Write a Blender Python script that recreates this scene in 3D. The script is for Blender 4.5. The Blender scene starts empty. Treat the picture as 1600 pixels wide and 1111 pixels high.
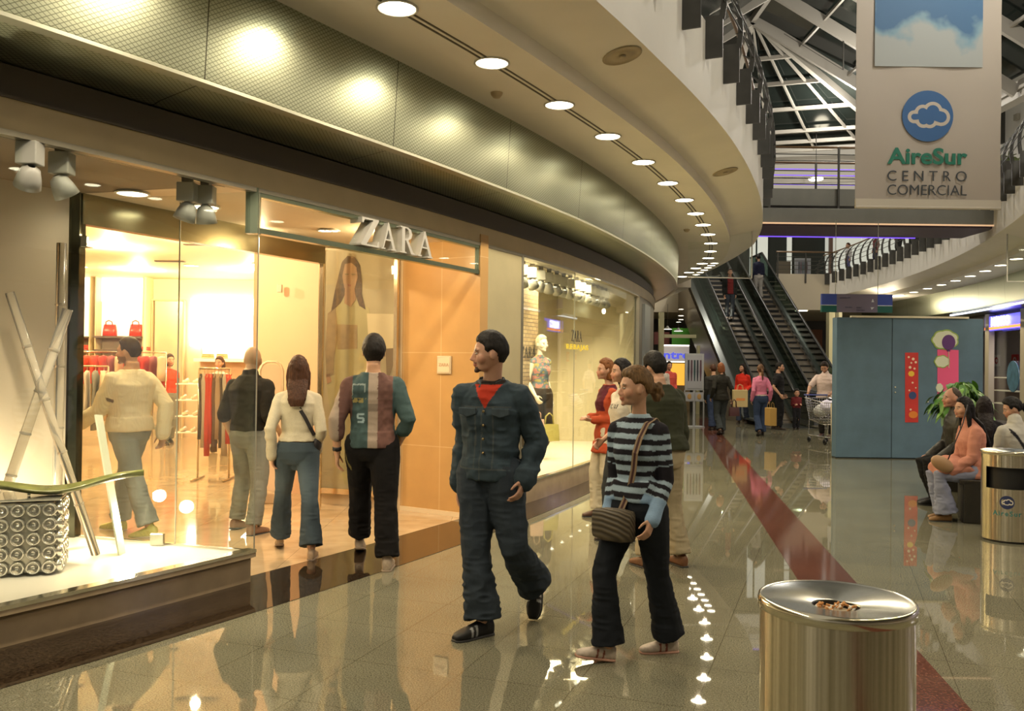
import bpy, bmesh, math, random
import numpy as np
from mathutils import Vector, Matrix, Euler
random.seed(7); rng=np.random.default_rng(5)
S=bpy.context.scene
COL=S.collection
PI=math.pi
def link(o):
    COL.objects.link(o); return o
# ---------------------------------------------------------------- materials
MATS={}
def nodes(name):
    m=bpy.data.materials.new(name); m.use_nodes=True
    nt=m.node_tree; b=nt.nodes['Principled BSDF']; return m,nt,b
def N(nt,t,**k):
    n=nt.nodes.new(t)
    for a,v in k.items(): setattr(n,a,v)
    return n
def mat(name,col=(.8,.8,.8),rough=.5,metal=0.,emit=None,es=1.,bump=None,var=0.,spec=None,trans=0.,ior=1.45,coat=0.,alpha=1.,varscale=4.,aniso=0.):
    if name in MATS: return MATS[name]
    m,nt,b=nodes(name)
    b.inputs['Base Color'].default_value=(*col,1)
    b.inputs['Roughness'].default_value=rough
    b.inputs['Metallic'].default_value=metal
    if spec is not None: b.inputs['Specular IOR Level'].default_value=spec
    if trans: b.inputs['Transmission Weight'].default_value=trans; b.inputs['IOR'].default_value=ior
    if coat: b.inputs['Coat Weight'].default_value=coat
    if aniso: b.inputs['Anisotropic'].default_value=aniso
    if emit:
        b.inputs['Emission Color'].default_value=(*emit,1); b.inputs['Emission Strength'].default_value=es
    if var:
        tc=N(nt,'ShaderNodeTexCoord'); nz=N(nt,'ShaderNodeTexNoise'); nz.inputs['Scale'].default_value=varscale; nz.inputs['Detail'].default_value=4
        nt.links.new(tc.outputs['Object'],nz.inputs['Vector'])
        mr=N(nt,'ShaderNodeMapRange'); mr.inputs[1].default_value=.3; mr.inputs[2].default_value=.7; mr.inputs[3].default_value=1-var; mr.inputs[4].default_value=1+var
        nt.links.new(nz.outputs['Fac'],mr.inputs[0])
        mx=N(nt,'ShaderNodeVectorMath',operation='SCALE'); mx.inputs[0].default_value=col
        nt.links.new(mr.outputs[0],mx.inputs['Scale']); nt.links.new(mx.outputs[0],b.inputs['Base Color'])
    if bump:
        sc,st=bump
        tc=N(nt,'ShaderNodeTexCoord'); nz=N(nt,'ShaderNodeTexNoise'); nz.inputs['Scale'].default_value=sc; nz.inputs['Detail'].default_value=3
        nt.links.new(tc.outputs['Object'],nz.inputs['Vector'])
        bp=N(nt,'ShaderNodeBump'); bp.inputs['Strength'].default_value=st; bp.inputs['Distance'].default_value=.01
        nt.links.new(nz.outputs['Fac'],bp.inputs['Height']); nt.links.new(bp.outputs[0],b.inputs['Normal'])
    MATS[name]=m; return m
def mat_attr(name,rough=.85,bump=(300,.25),spec=.25,sss=0.,stretch=None,var=(.82,1.15)):
    """cloth or skin: colour comes from the mesh's own woven or dyed pattern (attribute Col)"""
    if name in MATS: return MATS[name]
    m,nt,b=nodes(name)
    a=N(nt,'ShaderNodeAttribute'); a.attribute_name='Col'
    tc=N(nt,'ShaderNodeTexCoord'); nz=N(nt,'ShaderNodeTexNoise'); nz.inputs['Scale'].default_value=bump[0]; nz.inputs['Detail'].default_value=2
    if stretch:
        mp=N(nt,'ShaderNodeMapping'); mp.inputs['Scale'].default_value=stretch
        nt.links.new(tc.outputs['Object'],mp.inputs[0]); nt.links.new(mp.outputs[0],nz.inputs['Vector'])
    else: nt.links.new(tc.outputs['Object'],nz.inputs['Vector'])
    mr=N(nt,'ShaderNodeMapRange'); mr.inputs[1].default_value=.25; mr.inputs[2].default_value=.75; mr.inputs[3].default_value=var[0]; mr.inputs[4].default_value=var[1]
    nt.links.new(nz.outputs['Fac'],mr.inputs[0])
    mx=N(nt,'ShaderNodeVectorMath',operation='SCALE')
    nt.links.new(a.outputs['Color'],mx.inputs[0]); nt.links.new(mr.outputs[0],mx.inputs['Scale']); nt.links.new(mx.outputs[0],b.inputs['Base Color'])
    bp=N(nt,'ShaderNodeBump'); bp.inputs['Strength'].default_value=bump[1]; bp.inputs['Distance'].default_value=.003
    nt.links.new(nz.outputs['Fac'],bp.inputs['Height']); nt.links.new(bp.outputs[0],b.inputs['Normal'])
    b.inputs['Roughness'].default_value=rough; b.inputs['Specular IOR Level'].default_value=spec
    if sss: b.inputs['Subsurface Weight'].default_value=sss; b.inputs['Subsurface Radius'].default_value=(.02,.008,.004)
    MATS[name]=m; return m
# ---------------------------------------------------------------- objects
def tag(o,label=None,cat=None,group=None,kind=None):
    if label: o['label']=label
    if cat: o['category']=cat
    if group: o['group']=group
    if kind: o['kind']=kind
    return o
def empty(name,loc=(0,0,0),rz=0,label=None,cat=None,group=None,kind=None):
    o=bpy.data.objects.new(name,None); o.location=loc; o.rotation_euler=(0,0,rz); o.empty_display_size=.1
    link(o); return tag(o,label,cat,group,kind)
class MB:
    """mesh builder"""
    def __init__(s): s.v=[];s.f=[];s.m=[];s.cm=0
    def add(s,vs,fs,mi=None):
        n=len(s.v); s.v+= [tuple(map(float,v)) for v in vs]; s.f+=[tuple(i+n for i in f) for f in fs]; s.m+=[s.cm if mi is None else mi]*len(fs); return s
    def box(s,a,b,mi=None,M=None):
        x0,y0,z0=a;x1,y1,z1=b
        vs=[(x0,y0,z0),(x1,y0,z0),(x1,y1,z0),(x0,y1,z0),(x0,y0,z1),(x1,y0,z1),(x1,y1,z1),(x0,y1,z1)]
        if M is not None: vs=[tuple(M@Vector(v)) for v in vs]
        return s.add(vs,[(3,2,1,0),(4,5,6,7),(0,1,5,4),(1,2,6,5),(2,3,7,6),(3,0,4,7)],mi)
    def beam(s,p,q,w,h,mi=None,up=(0,0,1)):
        p=Vector(p);q=Vector(q);d=(q-p);L=d.length
        if L<1e-6: return s
        d/=L; r=d.cross(Vector(up)); 
        if r.length<1e-4: r=d.cross(Vector((1,0,0)))
        r.normalize(); u=r.cross(d)
        vs=[]
        for c in(p,q):
            for a,b in((-1,-1),(1,-1),(1,1),(-1,1)): vs.append(c+r*(a*w/2)+u*(b*h/2))
        return s.add(vs,[(0,1,2,3),(7,6,5,4),(1,0,4,5),(2,1,5,6),(3,2,6,7),(0,3,7,4)],mi)
    def tube(s,pts,r,n=8,mi=None,cap=True):
        pts=[Vector(p) for p in pts]; rs=r if isinstance(r,(list,tuple)) else [r]*len(pts)
        vs=[];fs=[];pr=None
        for i,p in enumerate(pts):
            d=(pts[min(i+1,len(pts)-1)]-pts[max(i-1,0)]).normalized()
            if pr is None:
                a=Vector((0,0,1)) if abs(d.z)<.9 else Vector((1,0,0)); pr=d.cross(a).normalized()
            pr=(pr-d*pr.dot(d)).normalized(); q=d.cross(pr)
            for k in range(n):
                t=2*PI*k/n; vs.append(p+(pr*math.cos(t)+q*math.sin(t))*rs[i])
        for i in range(len(pts)-1):
            for k in range(n):
                a=i*n+k;b=i*n+(k+1)%n; fs.append((a,b,b+n,a+n))
        if cap: fs.append(tuple(range(n-1,-1,-1))); fs.append(tuple(range((len(pts)-1)*n,len(pts)*n)))
        return s.add(vs,fs,mi)
    def lathe(s,prof,n=32,c=(0,0,0),mi=None,close=False):
        vs=[];fs=[]
        for r,z in prof:
            for k in range(n):
                t=2*PI*k/n; vs.append((c[0]+r*math.cos(t),c[1]+r*math.sin(t),c[2]+z))
        for i in range(len(prof)-1):
            for k in range(n):
                a=i*n+k;b=i*n+(k+1)%n; fs.append((a,b,b+n,a+n))
        if close: fs.append(tuple(range(n-1,-1,-1))); fs.append(tuple(range((len(prof)-1)*n,len(prof)*n)))
        return s.add(vs,fs,mi)
    def ell(s,c,r,n=12,m=8,mi=None,M=None):
        vs=[];fs=[]
        for i in range(m+1):
            ph=PI*i/m
            for k in range(n):
                t=2*PI*k/n; v=Vector((r[0]*math.sin(ph)*math.cos(t),r[1]*math.sin(ph)*math.sin(t),-r[2]*math.cos(ph)))
                if M is not None: v=M@v
                vs.append(Vector(c)+v)
        for i in range(m):
            for k in range(n):
                a=i*n+k;b=i*n+(k+1)%n; fs.append((a,b,b+n,a+n))
        return s.add(vs,fs,mi)
    def loft(s,rings,n=20,mi=None,e=2.0):
        """rings: (center,right,fwd,rx,ry)"""
        vs=[];fs=[]
        for c,rt,fw,rx,ry in rings:
            for k in range(n):
                t=2*PI*k/n; ct,st=math.cos(t),math.sin(t)
                if e!=2: ct=math.copysign(abs(ct)**(2/e),ct); st=math.copysign(abs(st)**(2/e),st)
                vs.append(Vector(c)+Vector(rt)*(rx*ct)+Vector(fw)*(ry*st))
        for i in range(len(rings)-1):
            for k in range(n):
                a=i*n+k;b=i*n+(k+1)%n; fs.append((a,b,b+n,a+n))
        fs.append(tuple(range(n-1,-1,-1))); fs.append(tuple(range((len(rings)-1)*n,len(rings)*n)))
        return s.add(vs,fs,mi)
    def prism(s,poly,z0,z1,mi=None,M=None):
        n=len(poly); vs=[Vector((x,y,z0)) for x,y in poly]+[Vector((x,y,z1)) for x,y in poly]
        if M is not None: vs=[M@v for v in vs]
        return s.add(vs,[tuple(range(n-1,-1,-1)),tuple(range(n,2*n))]+[(i,(i+1)%n,n+(i+1)%n,n+i) for i in range(n)],mi)
    def mesh(s,name,mats,smooth=False):
        me=bpy.data.meshes.new(name); me.from_pydata(s.v,[],s.f)
        for m in (mats if isinstance(mats,(list,tuple)) else [mats]): me.materials.append(m)
        me.polygons.foreach_set('material_index',s.m)
        if smooth: me.polygons.foreach_set('use_smooth',[True]*len(me.polygons))
        me.validate(); me.update()
        bm=bmesh.new(); bm.from_mesh(me); bmesh.ops.recalc_face_normals(bm,faces=bm.faces); bm.to_mesh(me); bm.free()
        return me
    def obj(s,name,mats,parent=None,smooth=False,loc=None,rz=None,bevel=0,**k):
        me=s.mesh(name,mats,smooth)
        o=bpy.data.objects.new(name,me); link(o)
        if parent: o.parent=parent
        if loc is not None: o.location=loc
        if rz is not None: o.rotation_euler=(0,0,rz)
        if bevel:
            b=o.modifiers.new('bevel','BEVEL'); b.width=bevel; b.segments=2; b.limit_method='ANGLE'
        if smooth=='auto': 
            for p in me.polygons: p.use_smooth=True
            try: me.set_sharp_from_angle(angle=math.radians(35))
            except Exception: pass
        return tag(o,**k)
def struct(mb,name,mats,smooth=False,**k):
    return mb.obj(name,mats,smooth=smooth,kind='structure',**k)
def text_mb(txt,size,depth=.004,font_bold=0.,spacing=1.,shear=0.,align='CENTER'):
    cu=bpy.data.curves.new('t','FONT'); cu.body=txt; cu.size=size; cu.extrude=depth/2; cu.offset=font_bold; cu.space_character=spacing; cu.shear=shear; cu.align_x=align; cu.align_y='CENTER'; cu.resolution_u=4
    o=bpy.data.objects.new('t',cu); link(o)
    dg=bpy.context.evaluated_depsgraph_get(); me=bpy.data.meshes.new_from_object(o.evaluated_get(dg))
    mb=MB(); mb.add([v.co[:] for v in me.vertices],[tuple(p.vertices) for p in me.polygons])
    bpy.data.objects.remove(o); bpy.data.curves.remove(cu); bpy.data.meshes.remove(me)
    return mb
def xf(mb,M):
    mb.v=[tuple(M@Vector(v)) for v in mb.v]; return mb
def merge(mb,other,mi=0):
    return mb.add(other.v,other.f,mi)
def face_mat(origin,xdir,up=(0,0,1)):
    """matrix mapping text plane (x right, y up, z out) into world"""
    x=Vector(xdir).normalized(); u=Vector(up).normalized(); z=x.cross(u).normalized(); 
    M=Matrix((( x.x,u.x,z.x,origin[0]),(x.y,u.y,z.y,origin[1]),(x.z,u.z,z.z,origin[2]),(0,0,0,1)))
    return M
# ---------------------------------------------------------------- camera geometry
FPX=1380.; CAMH=1.6; ROLL=.012; PITCH=math.atan(14.5/FPX)
def ray(px,py):
    x=(px-800)/FPX; y=(555.5-py)/FPX
    c,s=math.cos(ROLL),math.sin(ROLL); x,y=x*c-y*s,x*s+y*c
    cy,sy=math.cos(PITCH),math.sin(PITCH)
    return Vector((x,cy-sy*y,sy+cy*y))
def atz(px,py,z=0.):
    r=ray(px,py); t=(z-CAMH)/r.z; return Vector((r.x*t,r.y*t,z))
def aty(px,py,Y):
    r=ray(px,py); t=Y/r.y; return Vector((r.x*t,Y,CAMH+r.z*t))
cam=bpy.data.cameras.new('camera'); camo=link(bpy.data.objects.new('camera',cam))
cam.sensor_width=36; cam.lens=36*FPX/1600; cam.clip_end=200
camo.location=(0,0,CAMH)
camo.rotation_mode='XYZ'
camo.matrix_world=Matrix.Translation((0,0,CAMH))@Matrix.Rotation(PI/2+PITCH,4,'X')@Matrix.Rotation(ROLL,4,'Z')
S.camera=camo
S.view_settings.view_transform='Standard'; S.view_settings.look='None'; S.view_settings.gamma=1; S.view_settings.use_curve_mapping=False
# ---------------------------------------------------------------- curved mall arcs
C=Vector((-33,24)); R0T=[(-60,36.9),(-29.3,36.92),(-25.4,37.0),(-21.6,37.12),(-17.7,37.22),(-14.2,37.33),(-10.6,37.47),(-7.2,37.57),(-2.6,37.5),(10,37.5)]
def R0(deg): return float(np.interp(deg,[a for a,_ in R0T],[b for _,b in R0T]))
def arcL(deg,off,z,absR=None):
    r=absR if absR else R0(deg)+off; a=math.radians(deg)
    return Vector((C.x+r*math.cos(a),C.y+r*math.sin(a),z))
C2=Vector((-39.9,33.0)); RR=51.8
def arcR(deg,off,z):
    a=math.radians(deg); r=RR+off
    return Vector((C2.x+r*math.cos(a),C2.y+r*math.sin(a),z))
def sweep(prof,fn,degs,closed=False,cap=True):
    mb=MB(); n=len(prof); vs=[]
    for d in degs:
        for off,z in prof: vs.append(fn(d,off,z))
    fs=[]; m=n if closed else n-1
    for i in range(len(degs)-1):
        for k in range(m):
            a=i*n+k;b=i*n+(k+1)%n; fs.append((a,b,b+n,a+n))
    if closed and cap: fs.append(tuple(range(n))); fs.append(tuple(range((len(degs)-1)*n,len(degs)*n))[::-1])
    return mb.add(vs,fs)
def frange(a,b,n): return [a+(b-a)*i/(n-1) for i in range(n)]
# ================================================================ people
def vnoise(p,seed=0):
    p=np.asarray(p); i=np.floor(p).astype(np.int64); f=p-i; f=f*f*(3-2*f)
    def h(a,b,c):
        n=(a*73856093)^(b*19349663)^(c*83492791)^(seed*2654435761&0xffffffff)
        n=(n^(n>>13))*1274126177&0x7fffffff; n=n^(n>>16)
        return (n&0xffff)/65535.
    r=0
    for dx in(0,1):
        for dy in(0,1):
            for dz in(0,1):
                w=(f[:,0] if dx else 1-f[:,0])*(f[:,1] if dy else 1-f[:,1])*(f[:,2] if dz else 1-f[:,2])
                r=r+w*h(i[:,0]+dx,i[:,1]+dy,i[:,2]+dz)
    return r-.5
def solid(mb,name,voxel,material,smooth=3,wr=None,colf=None,parent=None,bones=None,seed=0,sfac=.5):
    me=bpy.data.meshes.new('tmp'); me.from_pydata(mb.v,[],mb.f)
    bm=bmesh.new(); bm.from_mesh(me); bmesh.ops.recalc_face_normals(bm,faces=bm.faces); bm.to_mesh(me); bm.free()
    o=bpy.data.objects.new('tmp',me); link(o)
    r=o.modifiers.new('r','REMESH'); r.mode='VOXEL'; r.voxel_size=voxel; r.use_smooth_shade=True
    if smooth: s=o.modifiers.new('s','SMOOTH'); s.factor=sfac; s.iterations=smooth
    dg=bpy.context.evaluated_depsgraph_get(); out=bpy.data.meshes.new_from_object(o.evaluated_get(dg))
    bpy.data.objects.remove(o); bpy.data.meshes.remove(me)
    out.name=name; out.materials.clear(); out.materials.append(material)
    n=len(out.vertices); co=np.empty(n*3); out.vertices.foreach_get('co',co); co=co.reshape(-1,3)
    if wr is not None:
        no=np.empty(n*3); out.vertices.foreach_get('normal',no); no=no.reshape(-1,3)
        co2=co+no*wr(co)[:,None]; out.vertices.foreach_set('co',co2.ravel()); out.update()
    if colf is not None:
        c=np.ones((n,4)); c[:,:3]=colf(co)
        a=out.color_attributes.new('Col','FLOAT_COLOR','POINT'); a.data.foreach_set('color',c.ravel())
    out.polygons.foreach_set('use_smooth',[True]*len(out.polygons))
    ob=link(bpy.data.objects.new(name,out))
    if parent: ob.parent=parent
    return ob
def const(c): 
    c=np.array(c)
    return lambda co: np.tile(c,(len(co),1))
def ik(a,c,l1,l2,pole):
    a=Vector(a);c=Vector(c);d=c-a;L=d.length
    if L>(l1+l2)*.999: c=a+d*((l1+l2)*.999/L); d=c-a; L=d.length
    if L<abs(l1-l2)+.01: L=abs(l1-l2)+.01
    x=(l1*l1-l2*l2+L*L)/(2*L); h=math.sqrt(max(l1*l1-x*x,0)); dn=d.normalized()
    p=Vector(pole)-dn*Vector(pole).dot(dn); p.normalize()
    return a+dn*x+p*h,c
def limb(mb,pts,radii,flat=1.,n=14,ax=None):
    """rounded tapered chain of rings; pts list, radii list (same length)"""
    P=[Vector(p) for p in pts]; rings=[]; pr=Vector(ax) if ax is not None else Vector((1,0,0))
    for i,p in enumerate(P):
        d=(P[min(i+1,len(P)-1)]-P[max(i-1,0)]).normalized()
        q=(pr-d*pr.dot(d))
        if q.length<1e-3: q=Vector((0,1,0))-d*d.y
        pr=q.normalized(); fw=d.cross(pr)
        if i==0: 
            for k in(.9,.5): rings.append((p-d*radii[0]*k,pr,fw,radii[0]*math.sqrt(1-k*k),radii[0]*math.sqrt(1-k*k)*flat))
        rings.append((p,pr,fw,radii[i],radii[i]*flat))
        if i==len(P)-1:
            for k in(.5,.9): rings.append((p+d*radii[i]*k,pr,fw,radii[i]*math.sqrt(1-k*k),radii[i]*math.sqrt(1-k*k)*flat))
    mb.loft(rings,n=n)
def lerp(a,b,t): return Vector(a)*(1-t)+Vector(b)*t
def seg(a,b,ts): return [lerp(a,b,t) for t in ts]
SKIN=(.50,.29,.19)
def person(label,loc,head,H=1.75,sex='m',pel=None,lean=(0,0),pyaw=0,syaw=0,feet=None,hands=None,poles=None,hyaw=0,hpitch=0,hroll=0,
           skin=SKIN,hair=None,top=None,bot=None,shoe=None,vox=.008,curl=.5,build=1.,group=None,extra=None,goatee=False,handdir=None,name='person',kpole=None,beard=False):
    """head = heading angle in degrees of world direction the body faces (0=+X, 90=+Y)"""
    s=H/1.75; f=sex=='f'; B=build
    root=empty(name,loc,math.radians(head-90),label,'person',group)
    sh=(.152 if f else .176)*s*(.5+.5*B); hp=.088*s
    P=Vector(pel)*s if pel else Vector((0,0,.925*s))
    up=Vector((lean[0],lean[1],1)).normalized()
    def yawv(a): return Vector((math.cos(a),math.sin(a),0)),Vector((-math.sin(a),math.cos(a),0))
    py,sy=math.radians(pyaw),math.radians(syaw)
    def spine(z): # z in standard stature
        return P+up*((z-.925)*s)
    def frame(z):
        t=min(1,max(0,(z-.95)/.4)); a=py*(1-t)+sy*t; r,w=yawv(a)
        if z>.9:
            w=(w-up*w.dot(up)).normalized(); r=(r-up*r.dot(up)-w*r.dot(w)).normalized()
        return r,w
    hipr,hipf=yawv(py); chr_,chf=frame(1.4)
    SHL=[spine(1.378)-chr_*sh, spine(1.378)+chr_*sh]
    HIP=[P-hipr*hp, P+hipr*hp]
    feet=feet or [(-.10,0,0,0,0),(.10,0,0,0,0)]
    hands=hands or [(-.025,.04,-.53),(.025,.04,-.53)]
    poles=poles or [(-.2,-1,0),(.2,-1,0)]
    arms=[];legs=[];footM=[]
    for i in(0,1):
        fx,fy,fz,fyaw,fp=feet[i]; a=math.radians(fyaw); q=math.radians(fp)
        M=Matrix.Translation((fx*s,fy*s,fz*s))@Matrix.Rotation(a,4,'Z')@Matrix.Rotation(q,4,'X')
        ank=M@Vector((0,-.055*s,.085*s)); footM.append(M)
        kp=kpole[i] if kpole else (math.sin(-a)*.5+(.05 if i else -.05),1,.1)
        k,ank=ik(HIP[i],ank,.43*s,.425*s,kp); legs.append((HIP[i],k,ank))
        w=SHL[i]+chr_*(hands[i][0]*s)+chf*(hands[i][1]*s)+Vector((0,0,1))*(hands[i][2]*s)
        pl=chr_*poles[i][0]+chf*poles[i][1]+Vector((0,0,poles[i][2]))
        e,w=ik(SHL[i],w,.29*s,.26*s,pl); arms.append((SHL[i],e,w))
    # ---- head frame
    nb=spine(1.47)+chf*(-.012*s)
    hc=spine(1.47)+up*(.165*s)+chf*(.028*s)
    HM=Matrix.Translation(hc)@Matrix.Rotation(sy+math.radians(hyaw),4,'Z')@Matrix.Rotation(math.radians(hpitch),4,'X')@Matrix.Rotation(math.radians(hroll),4,'Y')
    hs=s*(1.0 if not f else .96)
    if H<1.3: hs=s*1.45
    HS=HM@Matrix.Scale(hs,4)
    def hp_(v): return HS@Vector(v)
    MR=HS.to_3x3()
    # ---- skin
    def torso(mb,inf,z0,z1,full=True):
        if f: T=[(.80,.10,.085),(.85,.155,.112),(.92,.176,.122),(1.0,.155,.110),(1.09,.122,.092),(1.18,.132,.102),(1.28,.147,.118),(1.34,.148,.104),(1.385,.136,.086),(1.42,.098,.070),(1.455,.062,.056),(1.49,.046,.050),(1.56,.043,.050)]
        else: T=[(.80,.10,.09),(.85,.150,.112),(.92,.168,.124),(1.0,.155,.118),(1.09,.150,.112),(1.18,.160,.116),(1.28,.176,.124),(1.34,.180,.118),(1.39,.165,.100),(1.43,.118,.082),(1.465,.074,.068),(1.50,.056,.062),(1.56,.052,.060)]
        zs=[t[0] for t in T]; rings=[]
        cnt=[z0]+[z for z in zs if z0+.01<z<z1-.01]+[z1]
        for z in cnt:
            rx=np.interp(z,zs,[t[1] for t in T])*s*B+inf; ry=np.interp(z,zs,[t[2] for t in T])*s*B+inf
            if z<.80: rx=(.10+ (0.80-z)*0+.07)*s*B+inf; ry=.105*s*B+inf
            r,w=frame(z); c=spine(z)+w*(-.012*s if z>1.3 else (.0))
            rings.append((c,r,w,rx,ry))
        mb.loft(rings,n=28,e=2.3)
        if f and z1>1.3 and z0<1.2:
            for q in(-1,1): mb.ell(spine(1.25)+chr_*(q*.062*s)+chf*(.060*s),(.066*s+inf*.5,.056*s+inf*.5,.072*s+inf*.5),n=16,m=10)
    bd=MB(); torso(bd,-.006,.86,1.54)
    for i in(0,1):
        S_,E_,W_=arms[i]; k=.92 if f else 1.05
        limb(bd,seg(S_,E_,(0,.3,.6,1))+seg(E_,W_,(.25,.6,1)),[.050*s*k,.048*s*k,.042*s*k,.038*s*k,.040*s*k,.033*s*k,.025*s*k])
        h_,k_,a_=legs[i]
        limb(bd,seg(h_,k_,(0,.3,.6,1))+seg(k_,a_,(.3,.65,1)),[.088*s,.082*s,.068*s,.054*s,.056*s,.045*s,.038*s])
        # hand
        d=(W_-E_).normalized()
        if handdir and handdir[i]: d=(chr_*handdir[i][0]+chf*handdir[i][1]+Vector((0,0,handdir[i][2]))).normalized()
        side=chf-d*chf.dot(d)
        if side.length<.2: side=Vector((0,0,1))-d*d.z
        side.normalize(); nrm=d.cross(side)*(1 if i==0 else -1)  # palm faces inwards
        pl=nrm if nrm.dot(chr_)*(1 if i==0 else -1)>0 else -nrm
        hk=s*(.92 if f else 1.)
        def hpnt(a,b,c): return W_+d*(a*hk)+side*(b*hk)+pl*(c*hk)
        bd.loft([(hpnt(-.02,0,0),side,pl,.024*hk,.02*hk),(hpnt(.015,0,0),side,pl,.029*hk,.017*hk),(hpnt(.05,0,0),side,pl,.039*hk,.016*hk),(hpnt(.088,0,0),side,pl,.040*hk,.013*hk),(hpnt(.096,0,0),side,pl,.036*hk,.008*hk)],n=14,e=2.5)
        for j,(b0,L,spr) in enumerate(((.030,.068,.10),(.0105,.078,.03),(-.0105,.072,-.04),(-.030,.056,-.12))):
            p=hpnt(.088,b0,0); ang=.12+.1*j*curl; pts=[p]; 
            for q,fr in enumerate((.45,.30,.25)):
                ang+=curl*(.55 if q==0 else .65)
                dd=d*math.cos(ang)+pl*math.sin(ang)+side*(spr*math.cos(ang)); p=p+dd.normalized()*(L*fr*hk); pts.append(p)
            rr=max(.0085*hk,vox*1.05)
            limb(bd,pts,[rr*1.08,rr,rr*.95,rr*.82],n=8)
        p=hpnt(.02,.026,.006); pts=[p,hpnt(.048,.052,.016),hpnt(.072,.060,.026),hpnt(.092,.058,.036)]
        limb(bd,pts,[.0125*hk,max(.0105*hk,vox),max(.0095*hk,vox),max(.008*hk,vox)],n=8)
    # neck and head
    limb(bd,[nb,lerp(nb,hp_((0,-.02,-.04)),.5),hp_((0,-.02,-.04))],[.056*s*(.80 if f else 1.02),.051*s*(.80 if f else 1.04),.052*s*(.84 if f else 1.04)],n=16)
    vs=[];fs=[];n=32;m=22
    for i in range(m+1):
        ph=PI*i/m
        for k in range(n):
            t=2*PI*k/n; x=math.sin(ph)*math.cos(t);y=math.sin(ph)*math.sin(t);z=-math.cos(ph)
            X=.077*x;Y=(.100 if y<0 else .094)*y;Z=(.118 if z>0 else .112)*z
            if z<0:
                q=-z; X*=1-.30*q**1.5; Y*= (1-.50*q**1.2) if y<0 else (1-.08*q)
                if y>0: Y+=.012*q
            else:
                Y-=.006*z
                if y>0: Y*= 1+.05*math.sin(z*PI)
            vs.append(hp_((X,Y,Z)))
    for i in range(m):
        for k in range(n):
            a=i*n+k;b=i*n+(k+1)%n; fs.append((a,b,b+n,a+n))
    bd.add(vs,fs)
    def el(c,r,R=None): bd.ell(hp_(c),r,n=12,m=8,M=(MR@R if R is not None else MR))
    el((0,.040,-.074),(.049 if not f else .044,.052,.036))
    el((0,.084,-.099),(.021,.018,.016) if not f else (.017,.015,.014))
    for q in(-1,1):
        el((q*.040,.060,-.030),(.031,.030,.034)); el((q*.030,.083,.019),(.027,.013,.010 if not f else .007))
        el((q*.079,-.006,-.012),(.008,.019,.031),Matrix.Rotation(q*-.35,3,'Z')@Matrix.Rotation(.25,3,'X'))
        el((q*.012,.098,-.041),(.009,.011,.008))
    ns=.9 if f else 1.08
    bd.loft([(hp_((0,.085,.016)),MR@Vector((1,0,0)),MR@Vector((0,1,0)),.008*hs,.012*hs),(hp_((0,.092,-.004)),MR@Vector((1,0,0)),MR@Vector((0,1,0)),.009*hs,.014*hs*ns),
             (hp_((0,.101,-.022)),MR@Vector((1,0,0)),MR@Vector((0,1,0)),.011*hs,.018*hs*ns),(hp_((0,.106,-.035)),MR@Vector((1,0,0)),MR@Vector((0,1,0)),.014*hs,.020*hs*ns),(hp_((0,.096,-.045)),MR@Vector((1,0,0)),MR@Vector((0,1,0)),.010*hs,.012*hs)],n=12)
    el((0,.094,-.061),(.024,.013,.0065)); el((0,.092,-.071),(.021,.012,.0070)); el((0,.088,-.055),(.026,.012,.012))
    HI=HS.inverted()
    hcol=np.array(hair['c'] if hair else (.02,.015,.01)); sk=np.array(skin)
    HIn=np.array(HI)
    def skincol(co):
        c=np.tile(sk,(len(co),1)); h=np.c_[co,np.ones(len(co))]@HIn.T
        x,y,z=h[:,0],h[:,1],h[:,2]
        fr=y>.06
        lip=fr&(np.abs(z+.066)<.0115)&(np.abs(x)<.027)&(y>.085)
        c[lip]=sk*np.array((.95,.62,.62))
        br=fr&(np.abs(z-(.024-.25*np.abs(np.abs(x)-.03)))<(.0045 if f else .006))&(np.abs(x)>.011)&(np.abs(x)<.050)
        c[br]=hcol*.8+sk*.1
        ch=(fr|(y>.04))&(z<-.01)&(z>-.05); c[ch]*=np.array((1.06,.96,.94))
        if goatee:
            g=(y>.06)&(((z<-.080)&(np.abs(x)<.026)&(z>-.118))|((z>-.058)&(z<-.050)&(np.abs(x)<.026)))
            c[g]=hcol*.9+sk*.12
        if beard:
            g=(y>.0)&(z<-.045)&(z>-.13)&~lip&(np.abs(z+.05)+np.abs(y-.1)>.012); c[g]=c[g]*.45+hcol*.5
        return c
    solid(bd,'body',vox,mat_attr('skin',.5,(60,.05),.35,.12,var=(.96,1.04)),smooth=2,colf=skincol,parent=root)
    # eyes
    for q in(-1,1):
        em=MB(); em.ell(hp_((q*.031,.0835,-.001)),(.0135*hs,.0105*hs,.0062*hs),n=12,m=8,M=HM.to_3x3(),mi=0)
        em.ell(hp_((q*.031,.0905,-.001)),(.0055*hs,.005*hs,.0055*hs),n=10,m=6,M=HM.to_3x3(),mi=1)
        em.obj('eye',[mat('eye_white',(.42,.37,.32),.35),mat('iris',(.03,.018,.01),.1)],root,smooth=True)
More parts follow.
